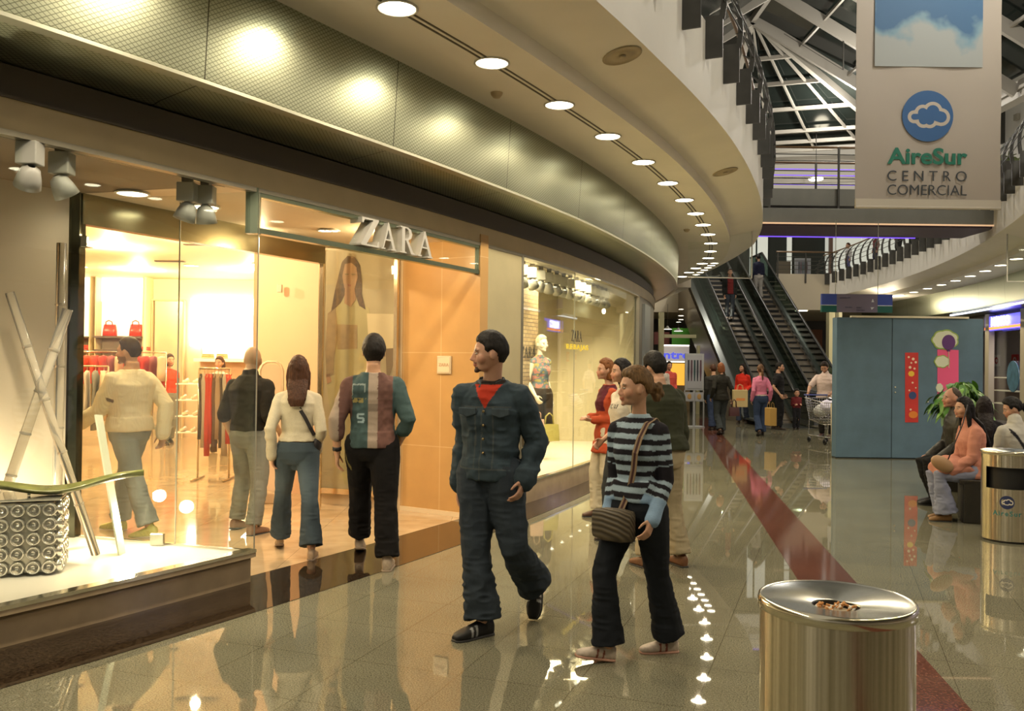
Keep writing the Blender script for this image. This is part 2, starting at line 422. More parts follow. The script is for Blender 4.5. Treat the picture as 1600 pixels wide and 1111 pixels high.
    # ---- hair
    if hair:
        hm=MB(); st=hair['s']; th=hair.get('t',.012); vs=[];n=48;m=36
        for i in range(m+1):
            ph=PI*i/m
            for k in range(n):
                t=2*PI*k/n; x=math.sin(ph)*math.cos(t);y=math.sin(ph)*math.sin(t);z=-math.cos(ph)
                X=.077*x;Y=(.100 if y<0 else .094)*y;Z=(.118 if z>0 else .112)*z
                if z<0:
                    q=-z; X*=1-.30*q**1.5; Y*= (1-.50*q**1.2) if y<0 else (1-.08*q)
                az=abs(math.degrees(math.atan2(x,y)))  # 0 = front
                eld=math.degrees(math.asin(max(-1,min(1,z))))
                low=hair.get('low',-38)  # nape
                # hairline elevation by azimuth
                line=np.interp(az,[0,35,58,72,88,105,125,180],hair.get('line',[34,31,22,-8,2,-8,low,low]))
                v=max(0,min(1,(eld-line)/9.))
                v=v*v*(3-2*v)
                r=1+ (v*(th*1.15/.09)) - (1-v)*.16
                if st in('bald',): r=.8
                vs.append(hp_((X*r,Y*r,Z*r+.004*v)))
        fs=[]
        for i in range(m):
            for k in range(n):
                a=i*n+k;b=i*n+(k+1)%n; fs.append((a,b,b+n,a+n))
        if st!='bald': hm.add(vs,fs)
        L=hair.get('len',.3)
        ex=MR@Vector((1,0,0))/hs; ey=MR@Vector((0,1,0))/hs
        if st=='long':
            back=-chf; sw=hair.get('sweep',(0,0))
            rings=[(hp_((0,-.045,.05)),ex,ey,.080*hs,.062*hs),(hp_((0,-.055,-.02)),ex,ey,.086*hs,.060*hs),(hp_((0,-.062,-.09)),ex,ey,.090*hs,.052*hs)]
            b0=hp_((0,-.072,-.13)); tb=(top or {}).get('inf',.014)
            b0=b0.lerp(spine(1.46)-chf*(.10*s+tb*s),.5)
            for j in range(1,6):
                t=j/5; zz=1.45-L*t/s*.96; bk=spine(zz)-chf*((.128+tb+.012)*s); bk=b0.lerp(bk,min(1,t*1.6)); rings.append((bk,chr_,chf,(.090-.035*t**2)*s,(.044-.016*t)*s))
            hm.loft(rings,n=24)
            for q in(-1,1):  # side locks
                if hair.get('locks',1): limb(hm,[hp_((q*.07,.005,.05)),hp_((q*.083,.0,-.02)),hp_((q*.085,-.012,-.09)),hp_((q*.085,-.03,-.13))-Vector((0,0,L*.4))],[.022*hs,.026*hs,.028*hs,.018*hs])
        if st=='bob':
            hm.loft([(hp_((0,-.035,.05)),ex,ey,.084*hs,.070*hs),(hp_((0,-.04,-.02)),ex,ey,.094*hs,.070*hs),(hp_((0,-.045,-.08)),ex,ey,.095*hs,.062*hs),(hp_((0,-.05,-.12)),ex,ey,.080*hs,.05*hs)],n=24)
        if st=='pony':
            hm.ell(hp_((0,-.10,.01)),(.024*hs,)*3)
            b0=hp_((0,-.115,.005)); limb(hm,[b0,b0-ey*.04-Vector((0,0,.04)),b0-ey*.05-Vector((0,0,.12)),b0-ey*.045-Vector((0,0,L))],[.018*s,.028*s,.028*s,.010*s])
        if st=='bun':
            for c_,r_ in(((0,-.108,.0),.030),((.0,-.135,-.012),.036),((.006,-.150,-.040),.034),((-.004,-.132,-.066),.030),((.0,-.150,.012),.022),((0,-.118,-.035),.028)): hm.ell(hp_(c_),(r_*hs,)*3)
        if hm.v:
            hn=np.array(hcol)
            def hw(co):
                return (vnoise(co*np.array((210,210,26))/s+3,3)*.006+vnoise(co*45,9)*.006)*(1 if st!='short' else .55)
            def hcf(co):
                return hn*(1+.9*vnoise(co*np.array((160,160,14)),5)[:,None])*(1+.35*vnoise(co*18,6)[:,None])
            solid(hm,'hair',max(.004,vox*.7),mat_attr('hair',.6,(260,.5),.22,stretch=(1,1,.15)),smooth=2,wr=hw,colf=hcf,parent=root)
    # ---- clothes
    an=[[np.array(p) for p in a] for a in arms]; ln=[[np.array(p) for p in l] for l in legs]
    def segd(co,a,b):
        ab=b-a; t=np.clip(((co-a)@ab)/(ab@ab),0,1); return np.linalg.norm(co-(a+t[:,None]*ab),axis=1),t
    upn=np.array(up);Pn=np.array(P);crn=np.array(chr_);cfn=np.array(chf);hrn=np.array(hipr);hfn=np.array(hipf)
    def info(co):
        """z: stature height along the spine, x: lateral, y: forward, arm: along-arm 0..2 (-1 torso), which"""
        z=((co-Pn)@upn)/s+.925; x=((co-Pn)@crn)/s; y=((co-Pn)@cfn)/s
        arm=np.full(len(co),-1.); wh=np.zeros(len(co),int)
        for i in(0,1):
            for j in(0,1):
                d,t=segd(co,an[i][j],an[i][j+1])
                side=(x*(1 if i else -1))
                ok=(d<.10*s)&((side>sh/s*.86)|(j==1)|(d<.062*s))&(side>sh/s*.55*(1 if j==0 else -9))
                arm=np.where(ok,j+t,arm); wh=np.where(ok,i,wh)
        return z,x,y,arm,wh
    if top:
        tm=MB(); inf=top.get('inf',.014)*s; z0=top.get('z0',.93); z1=top.get('z1',1.475)
        torso(tm,inf,z0,z1)
        if top.get('hem'):  # loose lower part
            r,w=frame(z0); tm.loft([(spine(z0+.12),r,w,(.155*B+top['hem']*.4)*s+inf,(.12*B+top['hem']*.4)*s+inf),(spine(z0+.03),r,w,(.168*B+top['hem'])*s+inf,(.125*B+top['hem'])*s+inf),(spine(z0),r,w,(.166*B+top['hem'])*s+inf,(.123*B+top['hem'])*s+inf)],n=28,e=2.3)
        sl=top.get('sl',2.); k=.86 if f else 1.04
        for i in(0,1):
            S_,E_,W_=arms[i]; rr=[(0,.049),(.3,.050),(.6,.046),(1,.042),(1.3,.043),(1.65,.038),(2,top.get('cuff',.033))]
            pts=[];rd=[]
            for t in [q for q,_ in rr if q<sl-.03]+[sl]:
                p=lerp(S_,E_,t) if t<=1 else lerp(E_,W_,t-1)
                pts.append(p); rd.append(np.interp(t,[a for a,_ in rr],[b for _,b in rr])*s*k*(.55+.45*B)+inf)
            limb(tm,pts,rd,n=18)
            # shoulder bridge
            limb(tm,[spine(1.425)+chr_*((.035)*s*(1 if i else -1))-chf*.012*s,lerp(spine(1.425),S_,.55)+up*(.004*s),S_],[.044*s+inf*.4,.047*s+inf*.5,.049*s*k+inf*.8],n=14)
        if top.get('collar'):
            c0=spine(1.475)-chf*.008; cr=.066*s*(.9 if f else 1); h=top['collar']
            limb(tm,[c0,c0+up*(h*s)],[cr+inf,cr+inf*.6],n=20)
        wa=top.get('wr',.010)
        def wr(co):
            q=co/s
            n1=vnoise(q*np.array((8,8,13)),seed_); n2=vnoise(q*np.array((17,17,26)),seed_+1); w=(.35-np.abs(n1)*2)*.7+n1*.5+(.3-np.abs(n2)*2)*.3
            if top.get('rib'):
                a=np.arctan2(q@cfn,q@crn); w=w+np.sin(a*110)*.12
            return w*wa*1.6
        seed_=hash(label)%97
        seed_=sum(map(ord,label))%97
        cf=top['c']
        def tcol(co):
            if callable(cf): return cf(*info(co))
            return np.tile(np.array(cf),(len(co),1))
        solid(tm,top.get('n','shirt'),vox,mat_attr(top.get('m','cloth'),top.get('r',.85),top.get('b',(350,.3))),smooth=3,wr=wr,colf=tcol,parent=root)
    if bot:
        bm_=MB(); inf=bot.get('inf',.012)*s; z1=bot.get('z1',1.0); fl=bot.get('flare',0); lw=bot.get('w',1.)
        torso(bm_,inf,.80,z1); limb(bm_,[spine(.86),spine(.80)],[.085*s,.062*s],n=16)
        limb(bm_,[HIP[0],HIP[1]],[.095*s,.095*s])
        bl=bot.get('len',1.93)
        for i in(0,1):
            h_,k_,a_=legs[i]; rr=[(0,.098),(.25,.094),(.6,.080),(1,.066),(1.35,.064+fl*.2),(1.65,.060+fl*.6),(bl,.058+fl)]
            pts=[];rd=[]
            for t,r_ in rr:
                p=lerp(h_,k_,t) if t<=1 else lerp(k_,a_,(t-1)*1.04)
                pts.append(p); rd.append(r_*s*lw+inf*.6)
            P_=[Vector(p) for p in pts]; limb(bm_,P_[:-1],rd[:-1],n=18)
            d=(a_-k_).normalized(); r=hipr-d*hipr.dot(d); r.normalize(); w=d.cross(r)
            bm_.loft([(P_[4],r,w,rd[4],rd[4]),(P_[5],r,w,rd[5],rd[5]),(P_[6],r,w,rd[6]*.97,rd[6]*1.08)],n=18)
        wa=bot.get('wr',.012)
        def wr2(co):
            q=co/s; lowz=np.clip(1.0-q[:,2]*1.1,.25,1)
            n1=vnoise(q*np.array((12,12,7)),31); n2=vnoise(q*np.array((13,13,30)),32)
            return ((.3-np.abs(n1)*2)*.6+n1*.5+(.35-np.abs(n2)*2)*.9*lowz)*wa*1.4
        bc=bot['c']
        def bcol(co):
            if callable(bc):
                d0,t0=segd(co,ln[0][0],ln[0][1]);d1,t1=segd(co,ln[0][1],ln[0][2]);e0,u0=segd(co,ln[1][0],ln[1][1]);e1,u1=segd(co,ln[1][1],ln[1][2])
                zz=co[:,2]/s; return bc(co/s,zz,(co@hrn)/s,(co@hfn)/s)
            return np.tile(np.array(bc),(len(co),1))
        solid(bm_,bot.get('n','trousers'),vox,mat_attr(bot.get('m','denim'),.9,bot.get('b',(420,.35)),.15),smooth=3,wr=wr2,colf=bcol,parent=root)
    if shoe:
        for i in(0,1):
            k=s*(.9 if f else 1.); sm=MB(); M=footM[i]
            X=M.to_3x3()@Vector((1,0,0)); Z=M.to_3x3()@Vector((0,0,1))
            prof=[(-.125,.020,.030,.034),(-.115,.033,.046,.046),(-.08,.038,.052,.052),(-.03,.038,.046,.046),(.03,.043,.036,.038),(.08,.047,.029,.031),(.12,.040,.023,.025),(.145,.024,.017,.019)]
            sm.loft([(M@Vector((0,y*k,zc*k)),X,Z,w*k,h*k) for y,w,h,zc in prof],n=16,e=2.6)
            limb(sm,[M@Vector((0,-.065*k,.05*k)),M@Vector((0,-.06*k,.10*k))],[.040*k,.036*k],n=12)
            so=solid(sm,'shoe',min(vox,.007),mat_attr('leather_upper',shoe.get('r',.5),(60,.1),.4),smooth=2,colf=(lambda co,M=M,k=k:shoe['f'](co,M,k)) if 'f' in shoe else const(shoe['c']),parent=root)
            s2=MB(); s2.loft([(M@Vector((0,y*k,.004*k)),X,Z,(w+.003)*k,.010*k) for y,w,h,zc in prof],n=16,e=3)
            s2.obj('sole',mat('sole_'+shoe.get('sn','dark'),shoe.get('sc',(.03,.03,.03)),.7),so,smooth=True)
    info_={'root':root,'arms':arms,'legs':legs,'spine':spine,'frame':frame,'s':s,'HM':HM,'hp':hp_,'chr':chr_,'chf':chf,'up':up,'P':P}
    return info_
# ================================================================ surfaces
def mat_floor():
    m,nt,b=nodes('terrazzo'); L=nt.links.new
    tc=N(nt,'ShaderNodeTexCoord'); mp=N(nt,'ShaderNodeMapping'); mp.inputs['Rotation'].default_value=(0,0,math.radians(20)); L(tc.outputs['Object'],mp.inputs[0])
    n1=N(nt,'ShaderNodeTexNoise'); n1.inputs['Scale'].default_value=130; n1.inputs['Detail'].default_value=3; L(mp.outputs[0],n1.inputs['Vector'])
    n2=N(nt,'ShaderNodeTexNoise'); n2.inputs['Scale'].default_value=1.3; L(mp.outputs[0],n2.inputs['Vector'])
    r1=N(nt,'ShaderNodeValToRGB'); e=r1.color_ramp.elements; e[0].position=.36; e[0].color=(.095,.092,.062,1); e[1].position=.60; e[1].color=(.25,.24,.17,1); L(n1.outputs['Fac'],r1.inputs[0])
    br=N(nt,'ShaderNodeTexBrick'); br.offset=0; br.inputs['Scale'].default_value=1; br.inputs['Brick Width'].default_value=.6; br.inputs['Row Height'].default_value=.6; br.inputs['Mortar Size'].default_value=.0025; br.inputs['Color1'].default_value=(1,1,1,1); br.inputs['Color2'].default_value=(.93,.93,.93,1); br.inputs['Mortar'].default_value=(.55,.52,.46,1); L(mp.outputs[0],br.inputs['Vector'])
    mx=N(nt,'ShaderNodeMix',data_type='RGBA',blend_type='MULTIPLY'); mx.inputs[0].default_value=1; L(r1.outputs[0],mx.inputs[6]); L(br.outputs['Color'],mx.inputs[7]); 
    mr=N(nt,'ShaderNodeMapRange'); mr.inputs[1].default_value=.3; mr.inputs[2].default_value=.7; mr.inputs[3].default_value=.9; mr.inputs[4].default_value=1.1; L(n2.outputs['Fac'],mr.inputs[0])
    sc=N(nt,'ShaderNodeVectorMath',operation='SCALE'); L(mx.outputs[2],sc.inputs[0]); L(mr.outputs[0],sc.inputs['Scale']); L(sc.outputs[0],b.inputs['Base Color'])
    b.inputs['Roughness'].default_value=.02; b.inputs['Specular IOR Level'].default_value=.55
    return m
def mat_granite(name,c1,c2,rough=.06,scale=90,seam=None):
    m,nt,b=nodes(name); L=nt.links.new
    tc=N(nt,'ShaderNodeTexCoord'); n1=N(nt,'ShaderNodeTexNoise'); n1.inputs['Scale'].default_value=scale; n1.inputs['Detail'].default_value=4; L(tc.outputs['Object'],n1.inputs['Vector'])
    r1=N(nt,'ShaderNodeValToRGB'); e=r1.color_ramp.elements; e[0].position=.38; e[0].color=(*c1,1); e[1].position=.65; e[1].color=(*c2,1); L(n1.outputs['Fac'],r1.inputs[0])
    if seam:
        br=N(nt,'ShaderNodeTexBrick'); br.offset=0; br.inputs['Scale'].default_value=1; br.inputs['Brick Width'].default_value=seam; br.inputs['Row Height'].default_value=seam; br.inputs['Mortar Size'].default_value=.003; br.inputs['Color1'].default_value=(1,1,1,1); br.inputs['Color2'].default_value=(.9,.9,.9,1); br.inputs['Mortar'].default_value=(.6,.6,.6,1); L(tc.outputs['Object'],br.inputs['Vector'])
        mx=N(nt,'ShaderNodeMix',data_type='RGBA',blend_type='MULTIPLY'); mx.inputs[0].default_value=1; L(r1.outputs[0],mx.inputs[6]); L(br.outputs['Color'],mx.inputs[7]); L(mx.outputs[2],b.inputs['Base Color'])
    else: L(r1.outputs[0],b.inputs['Base Color'])
    b.inputs['Roughness'].default_value=rough; b.inputs['Specular IOR Level'].default_value=.7
    return m
def mat_emboss():
    """stainless sheet pressed with a diamond pattern, UV in metres"""
    m,nt,b=nodes('diamond_sheet'); L=nt.links.new
    uv=N(nt,'ShaderNodeUVMap'); sep=N(nt,'ShaderNodeSeparateXYZ'); L(uv.outputs[0],sep.inputs[0])
    def mth(op,a,bb=None):
        n=N(nt,'ShaderNodeMath',operation=op)
        for i,v in enumerate((a,bb)):
            if v is None: continue
            if isinstance(v,(int,float)): n.inputs[i].default_value=v
            else: L(v,n.inputs[i])
        return n.outputs[0]
    u,v=sep.outputs[0],sep.outputs[1]
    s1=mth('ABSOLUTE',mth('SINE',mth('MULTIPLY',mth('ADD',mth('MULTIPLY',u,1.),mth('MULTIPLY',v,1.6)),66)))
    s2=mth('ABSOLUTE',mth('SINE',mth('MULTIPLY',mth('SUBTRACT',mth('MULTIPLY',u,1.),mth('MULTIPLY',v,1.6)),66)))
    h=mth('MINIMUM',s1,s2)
    bp=N(nt,'ShaderNodeBump'); bp.inputs['Strength'].default_value=.30; bp.inputs['Distance'].default_value=.004; L(h,bp.inputs['Height'])
    # sheet joints every 2 m
    w=mth('ABSOLUTE',mth('SUBTRACT',mth('FRACT',mth('DIVIDE',u,1.9)),.5)); j=mth('LESS_THAN',w,.0025)
    nz=N(nt,'ShaderNodeTexNoise'); nz.inputs['Scale'].default_value=1.2; L(uv.outputs[0],nz.inputs['Vector'])
    r=N(nt,'ShaderNodeMapRange'); r.inputs[3].default_value=.25; r.inputs[4].default_value=.38; L(nz.outputs['Fac'],r.inputs[0]); L(r.outputs[0],b.inputs['Roughness'])
    mx=N(nt,'ShaderNodeMix',data_type='RGBA'); L(j,mx.inputs[0]); cr=N(nt,'ShaderNodeValToRGB'); cr.color_ramp.elements[0].position=.0; cr.color_ramp.elements[0].color=(.10,.11,.075,1); cr.color_ramp.elements[1].position=.40; cr.color_ramp.elements[1].color=(.44,.47,.35,1); L(h,cr.inputs[0]); L(cr.outputs[0],mx.inputs[6]); mx.inputs[7].default_value=(.08,.08,.06,1)  # relief shading put into the colour: dark grooves, brighter cells
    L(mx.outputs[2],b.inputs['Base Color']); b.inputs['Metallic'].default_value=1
    return m
def glassmat(name='shop_glass',tint=(.97,.985,.97),f0=1.5,rough=0.):
    if name in MATS: return MATS[name]
    m=bpy.data.materials.new(name); m.use_nodes=True; nt=m.node_tree; nt.nodes.clear(); L=nt.links.new
    o=N(nt,'ShaderNodeOutputMaterial'); t=N(nt,'ShaderNodeBsdfTransparent'); t.inputs[0].default_value=(*tint,1); g=N(nt,'ShaderNodeBsdfGlossy'); g.inputs['Roughness'].default_value=rough; g.inputs[0].default_value=(.9,.95,.92,1)
    lw=N(nt,'ShaderNodeLayerWeight'); lw.inputs[0].default_value=.5; pw=N(nt,'ShaderNodeMath',operation='POWER'); L(lw.outputs['Facing'],pw.inputs[0]); pw.inputs[1].default_value=5; fr=N(nt,'ShaderNodeMath',operation='MULTIPLY_ADD'); L(pw.outputs[0],fr.inputs[0]); fr.inputs[1].default_value=.9; fr.inputs[2].default_value=.035; mx=N(nt,'ShaderNodeMixShader'); L(fr.outputs[0],mx.inputs[0]); L(t.outputs[0],mx.inputs[1]); L(g.outputs[0],mx.inputs[2]); L(mx.outputs[0],o.inputs[0])
    MATS[name]=m; return m
M_FLOOR=mat_floor()
M_RED=mat_granite('red_granite',(.075,.026,.018),(.20,.085,.060),.07,70,seam=.4)
M_DARK=mat_granite('dark_granite',(.010,.007,.005),(.055,.036,.022),.04,60)
M_TAN=mat_granite('tan_floor_stone',(.47,.34,.20),(.56,.42,.26),.08,5,seam=.6)
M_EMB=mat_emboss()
M_WHITE=mat('balcony_paint',(.90,.86,.76),.6,var=.03,varscale=1.5)
M_CREAM=mat('cream_stone',(.50,.39,.21),.35,var=.08,varscale=3)
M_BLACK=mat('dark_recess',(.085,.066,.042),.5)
M_STEEL=mat('brushed_steel',(.62,.62,.56),.22,1.)
M_STEELG=mat('green_edge_steel',(.30,.36,.27),.25,.9)
M_DGREY=mat('dark_grey_steel',(.070,.068,.060),.45,.5,var=.15,varscale=6)
M_GLASS=glassmat()
M_PLINTH=mat('plinth_stone',(.38,.29,.18),.18,var=.12,varscale=5)
M_LAMP=mat('lamp_glow',(1,1,1),.5,emit=(1,.90,.66),es=9)
def with_uv(mb,name,mats,parts,smooth=True,kind='structure',parent=None,profn=None,nd=None,degfn=None):
    o=mb.obj(name,mats,parent,smooth=smooth,**({'kind':kind} if kind else {}))
    return o
def sweep_uv(prof,fn,degs,name,material,R,closed=False,kind='structure',parent=None,smooth='auto'):
    mb=sweep(prof,fn,degs,closed); me=bpy.data.meshes.new(name); me.from_pydata(mb.v,[],mb.f); me.materials.append(material)
    n=len(prof); uv=me.uv_layers.new(name='UVMap'); acc=[0]
    for i in range(1,n): acc.append(acc[-1]+math.dist(prof[i],prof[i-1]))
    for p in me.polygons:
        for li in p.loop_indices:
            vi=me.loops[li].vertex_index; d=degs[vi//n]; uv.data[li].uv=(math.radians(d)*R,acc[vi%n])
        p.use_smooth=True
    me.set_sharp_from_angle(angle=math.radians(35))
    bm=bmesh.new(); bm.from_mesh(me); bmesh.ops.recalc_face_normals(bm,faces=bm.faces); bm.to_mesh(me); bm.free()
    o=link(bpy.data.objects.new(name,me)); 
    if parent: o.parent=parent
    if kind: o['kind']=kind
    return o
# floor: near slab plus trims
fb=MB(); fb.add([(-20,-6,0),(24,-6,0),(24,46,0),(-20,46,0),(-20,-6,-.2),(24,-6,-.2),(24,46,-.2),(-20,46,-.2)],[(0,1,2,3),(7,6,5,4),(0,4,5,1),(1,5,6,2),(2,6,7,3),(3,7,4,0)])
struct(fb,'floor',M_FLOOR)
# red stripe across the mall floor
a0=Vector((2.17,4.1)); d=Vector((.166,.986)).normalized(); nrm=Vector((-d.y,d.x))
rb=MB(); p=a0-d*9; q=a0+d*24
rb.prism([(p.x,p.y),(q.x,q.y),(q.x+nrm.x*.42,q.y+nrm.y*.42),(p.x+nrm.x*.42,p.y+nrm.y*.42)],-.05,.0025)
struct(rb,'trim_1',M_RED)
WOFF=-1.15
DL=frange(-58,2,121)
tb=sweep([(0,-.05),(0,.003),(1,.003),(1,-.05)],lambda a,o,z: arcL(a,0,z,absR=(R0(a)+WOFF-.35 if o==0 else 36.35)),DL,True)
struct(tb,'trim_2',M_DARK)
# shop floor
sf=MB(); pts=[arcL(a,WOFF-.16,0) for a in frange(-50,-9,60)]
sf.prism([(p.x,p.y) for p in pts]+[(-1.5,19),(-16,19),(-16,-4)],-.06,.004); struct(sf,'floor_shop',M_TAN)
# left storey: cream band, dark recess, embossed fascia
def ring(name,prof,degs,m,fn=arcL,R=37,**k): return sweep_uv(prof,fn,degs,name,m,R,closed=True,**k)
W=WOFF
DW=frange(-58,1,119)
ring('wall_left_band',[(W-.10,2.86),(W,2.86),(W,3.04),(W-.10,3.04)],DW,M_CREAM)
ring('trim_3',[(W-.06,2.83),(W+.006,2.83),(W+.006,2.862),(W-.06,2.862)],frange(-58,-13.2,90),mat('grey_frame',(.34,.31,.24),.35,.6))
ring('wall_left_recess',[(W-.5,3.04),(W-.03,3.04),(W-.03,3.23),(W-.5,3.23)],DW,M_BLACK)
ring('trim_4',[(W-.03,3.035),(W+.012,3.035),(W+.012,3.05),(W-.03,3.05)],DW,M_BLACK)
FAS=[(W-.5,3.24),(W-.0,3.24),(W+.05,3.255),(-.74,3.30),(-.70,3.31),(-.68,3.33),(-.64,4.0),(-.9,4.0)]
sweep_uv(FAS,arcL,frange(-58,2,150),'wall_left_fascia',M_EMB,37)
ring('trim_5',[(-.735,3.29),(-.672,3.30),(-.672,3.322),(-.69,3.322)],frange(-58,2,150),mat('fascia_edge',(.45,.46,.37),.35,.8))
# second-floor slab and balcony of the left side
DB=frange(-58,3,123)
ring('ceiling_left',[(-6,4.0),(.36,4.0),(.36,4.13),(.95,4.27),(.95,5.15),(-6,5.15)],DB,M_WHITE)
# slot between the downlights
ring('trim_6',[(-.034,3.994),(-.018,3.994),(-.018,4.01),(-.034,4.01)],DB,M_BLACK)
ring('trim_7',[(.018,3.994),(.034,3.994),(.034,4.01),(.018,4.01)],DB,M_BLACK)
# right side
DR=frange(-60,1.2,123)
def ringR(name,prof,m,degs=DR,**k): return sweep_uv(prof,arcR,degs,name,m,RR,closed=True,**k)
ringR('ceiling_right',[(8,4.0),(.59,4.0),(.59,4.13),(0,4.27),(0,5.15),(8,5.15)],M_WHITE)
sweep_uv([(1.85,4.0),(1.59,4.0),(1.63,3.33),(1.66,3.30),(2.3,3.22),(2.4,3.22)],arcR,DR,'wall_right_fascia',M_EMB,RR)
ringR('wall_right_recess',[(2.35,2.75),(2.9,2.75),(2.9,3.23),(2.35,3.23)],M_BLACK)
ringR('wall_right_shops',[(5.2,0),(5.4,0),(5.4,4),(5.2,4)],mat('lilac_wall',(.50,.44,.50),.6))
ringR('wall_right_upper',[(4.2,5.15),(4.4,5.15),(4.4,12.5),(4.2,12.5)],mat('upper_white_wall',(.72,.72,.70),.7))
# downlights
def lamp(pt,label,group,r=.125,power=26,i=0,col=(1,.83,.58),spread=2.8,vis=True,tilt=None):
    t=empty('ceiling_light',pt,0,label,'ceiling light',group)
    mb=MB(); mb.lathe([(r+.018,.0),(r+.02,-.008),(r+.004,-.010),(r,-.002),(r,.01)],20,(0,0,0)); mb.obj('rim',mat('white_rim',(.8,.78,.7),.4),t,smooth=True)
    mb=MB(); mb.lathe([(0.001,-.004),(r,-.004)],20); mb.obj('diffuser',M_LAMP,t)
    if power:
        l=bpy.data.lights.new('lamp','SPOT'); l.energy=power; l.color=col; l.spot_size=spread; l.spot_blend=.55; l.shadow_soft_size=.045
        lo=link(bpy.data.objects.new('lamp',l)); lo.parent=t; lo.location=(0,0,-.03)
    return t
k=0
angs=[-29.3,-27.4,-25.45,-23.55,-21.6,-19.65,-17.75,-15.95,-14.2,-12.5,-10.7,-8.85,-7.1,-5.5,-4.0,-2.5,-.9]
angs=[-29.3-1.95*j for j in range(12,0,-1)]+angs
for j,a in enumerate(angs):
    p=arcL(a,0,3.997); seen=a>-30
    lamp(p,'round ceiling downlight in the curved row above the left shopfronts','downlights of the left soffit',power=62 if a>-45 else 0)
for a in(-5.6,-4.9,-4.2,-3.4,-2.6,-1.7,-.7):
    lamp(arcL(a,.27,3.997),'small round downlight in the inner row near the escalators','inner far downlights',r=.09,power=0)
def proj(p):
    q=camo.matrix_world.inverted()@Vector(p); return (800+FPX*q.x/-q.z,555.5-FPX*q.y/-q.z)
angR=[-7.6+1.27*0-1.33*k for k in range(-2,24)]
for a in angR:
    lamp(arcR(a,.8,3.997),'round ceiling downlight in the row above the right shopfronts','downlights of the right soffit',power=45 if a>-38 else 0)
# ceiling smoke detector dots and speaker grilles
for (px,py) in((776,145),(1073,358.5)):
    p=atz(px,py,4.0); mb=MB(); mb.lathe([(.001,-.05),(.03,-.045),(.05,-.02),(.055,0)],16,(0,0,0)); 
    tag(mb.obj('smoke_detector',mat('detector_plastic',(.55,.45,.28),.5),smooth=True,loc=p),'small round smoke detector on the left soffit %s'%('near the second downlight' if px<800 else 'beside the far end of the metal fascia'),'smoke detector')
def grille(pt,normal,label,r=.17):
    mb=MB(); q=Vector(normal).to_track_quat('Z','Y').to_matrix().to_4x4(); q.translation=pt
    mb.lathe([(r,0),(r,.006),(r*.9,.01),(r*.85,.004),(r*.55,.004),(r*.5,.010),(r*.2,.004),(.001,.008)],24)
    mb.lathe([(.03,.01),(.03,.015),(.001,.018)],12); xf(mb,q)
    tag(mb.obj('speaker_grille',mat('grille_beige',(.42,.35,.22),.5),smooth=True),label,'speaker')
for px,py,lab in((972,86,'round beige speaker grille on the sloping balcony underside, nearest the camera'),(1133,268,'round speaker grille on the balcony underside, just before the bridge')):
    r=ray(px,py); best=None
    for t in np.linspace(3,25,2200):
        P=Vector((0,0,CAMH))+r*t; th=math.degrees(math.atan2(P.y-C.y,P.x-C.x)); off=math.hypot(P.x-C.x,P.y-C.y)-R0(th)
        if .36<off<.95:
            z=4.13+(off-.36)/.59*.14
            if P.z>=z: best=(P,th); break
    if best:
        P,th=best; a=math.radians(th); n=Vector((math.cos(a)*.23,math.sin(a)*.23,-.97)).normalized(); grille(P+n*.003,n,lab)
for px,py,lab in((1381,438,'far'),(1411,434,'middle'),(1481,410,'third'),(1567,372,'near')):
    pass
# ================================================================ balustrades
M_RAIL=mat('rail_steel',(.10,.10,.09),.35,.8)
def balustrade(fn,s,degs,label,name='balustrade',edge=0.):
    """s=+1 left side (void at larger radius), -1 right side"""
    t=empty(name,(0,0,0),0,label,'railing')
    g=lambda a,o,z: fn(a,edge+s*o,z)
    step=(degs[-1]-degs[0])/(len(degs)-1)
    for a in degs:
        mb=MB(); w=.012/40*57.3*1.2
        pr=[(0.0,4.76),(.175,4.76),(.175,5.19),(0,5.19)]
        vs=[g(a-w,o,z) for o,z in pr]+[g(a+w,o,z) for o,z in pr]
        mb.add(vs,[(0,1,2,3),(7,6,5,4),(0,4,5,1),(1,5,6,2),(2,6,7,3),(3,7,4,0)])
        arc=[(.165,5.15),(.185,5.30),(.18,5.45),(.145,5.60),(.08,5.75),(-.02,5.88),(-.12,5.95)]
        n=len(arc); vs=[];fs=[]
        for i,(o,z) in enumerate(arc):
            for dd in(-w*.8,w*.8):
                for oo in(-.028,.028): vs.append(g(a+dd,o+oo,z-oo*.3))
        for i in range(n-1):
            b=i*4
            for x,y in((0,1),(1,3),(3,2),(2,0)): fs.append((b+x,b+y,b+y+4,b+x+4))
        mb.add(vs,fs); mb.obj('post',M_DGREY,t)
    dd=frange(degs[0]-step*.3,degs[-1]+step*.3,len(degs)*2)
    for o,z,r in((.19,5.32,.009),(.185,5.47,.009),(.145,5.62,.009),(.07,5.76,.009),(-.12,5.97,.024)):
        mb=MB(); mb.tube([g(a,o,z) for a in dd],r,8); mb.obj('rail' if r<.02 else 'handrail',M_RAIL if r<.02 else mat('wood_handrail',(.20,.12,.06),.4),t,smooth=True)
    return t
balustrade(arcL,1,[-24.5+1.31*k for k in range(-6,22)],'curved dark steel balustrade along the left upper floor edge',edge=.95)
balustrade(arcR,-1,[1.0-.82*k for k in range(0,34)],'curved dark steel balustrade along the right upper floor edge',edge=0.)
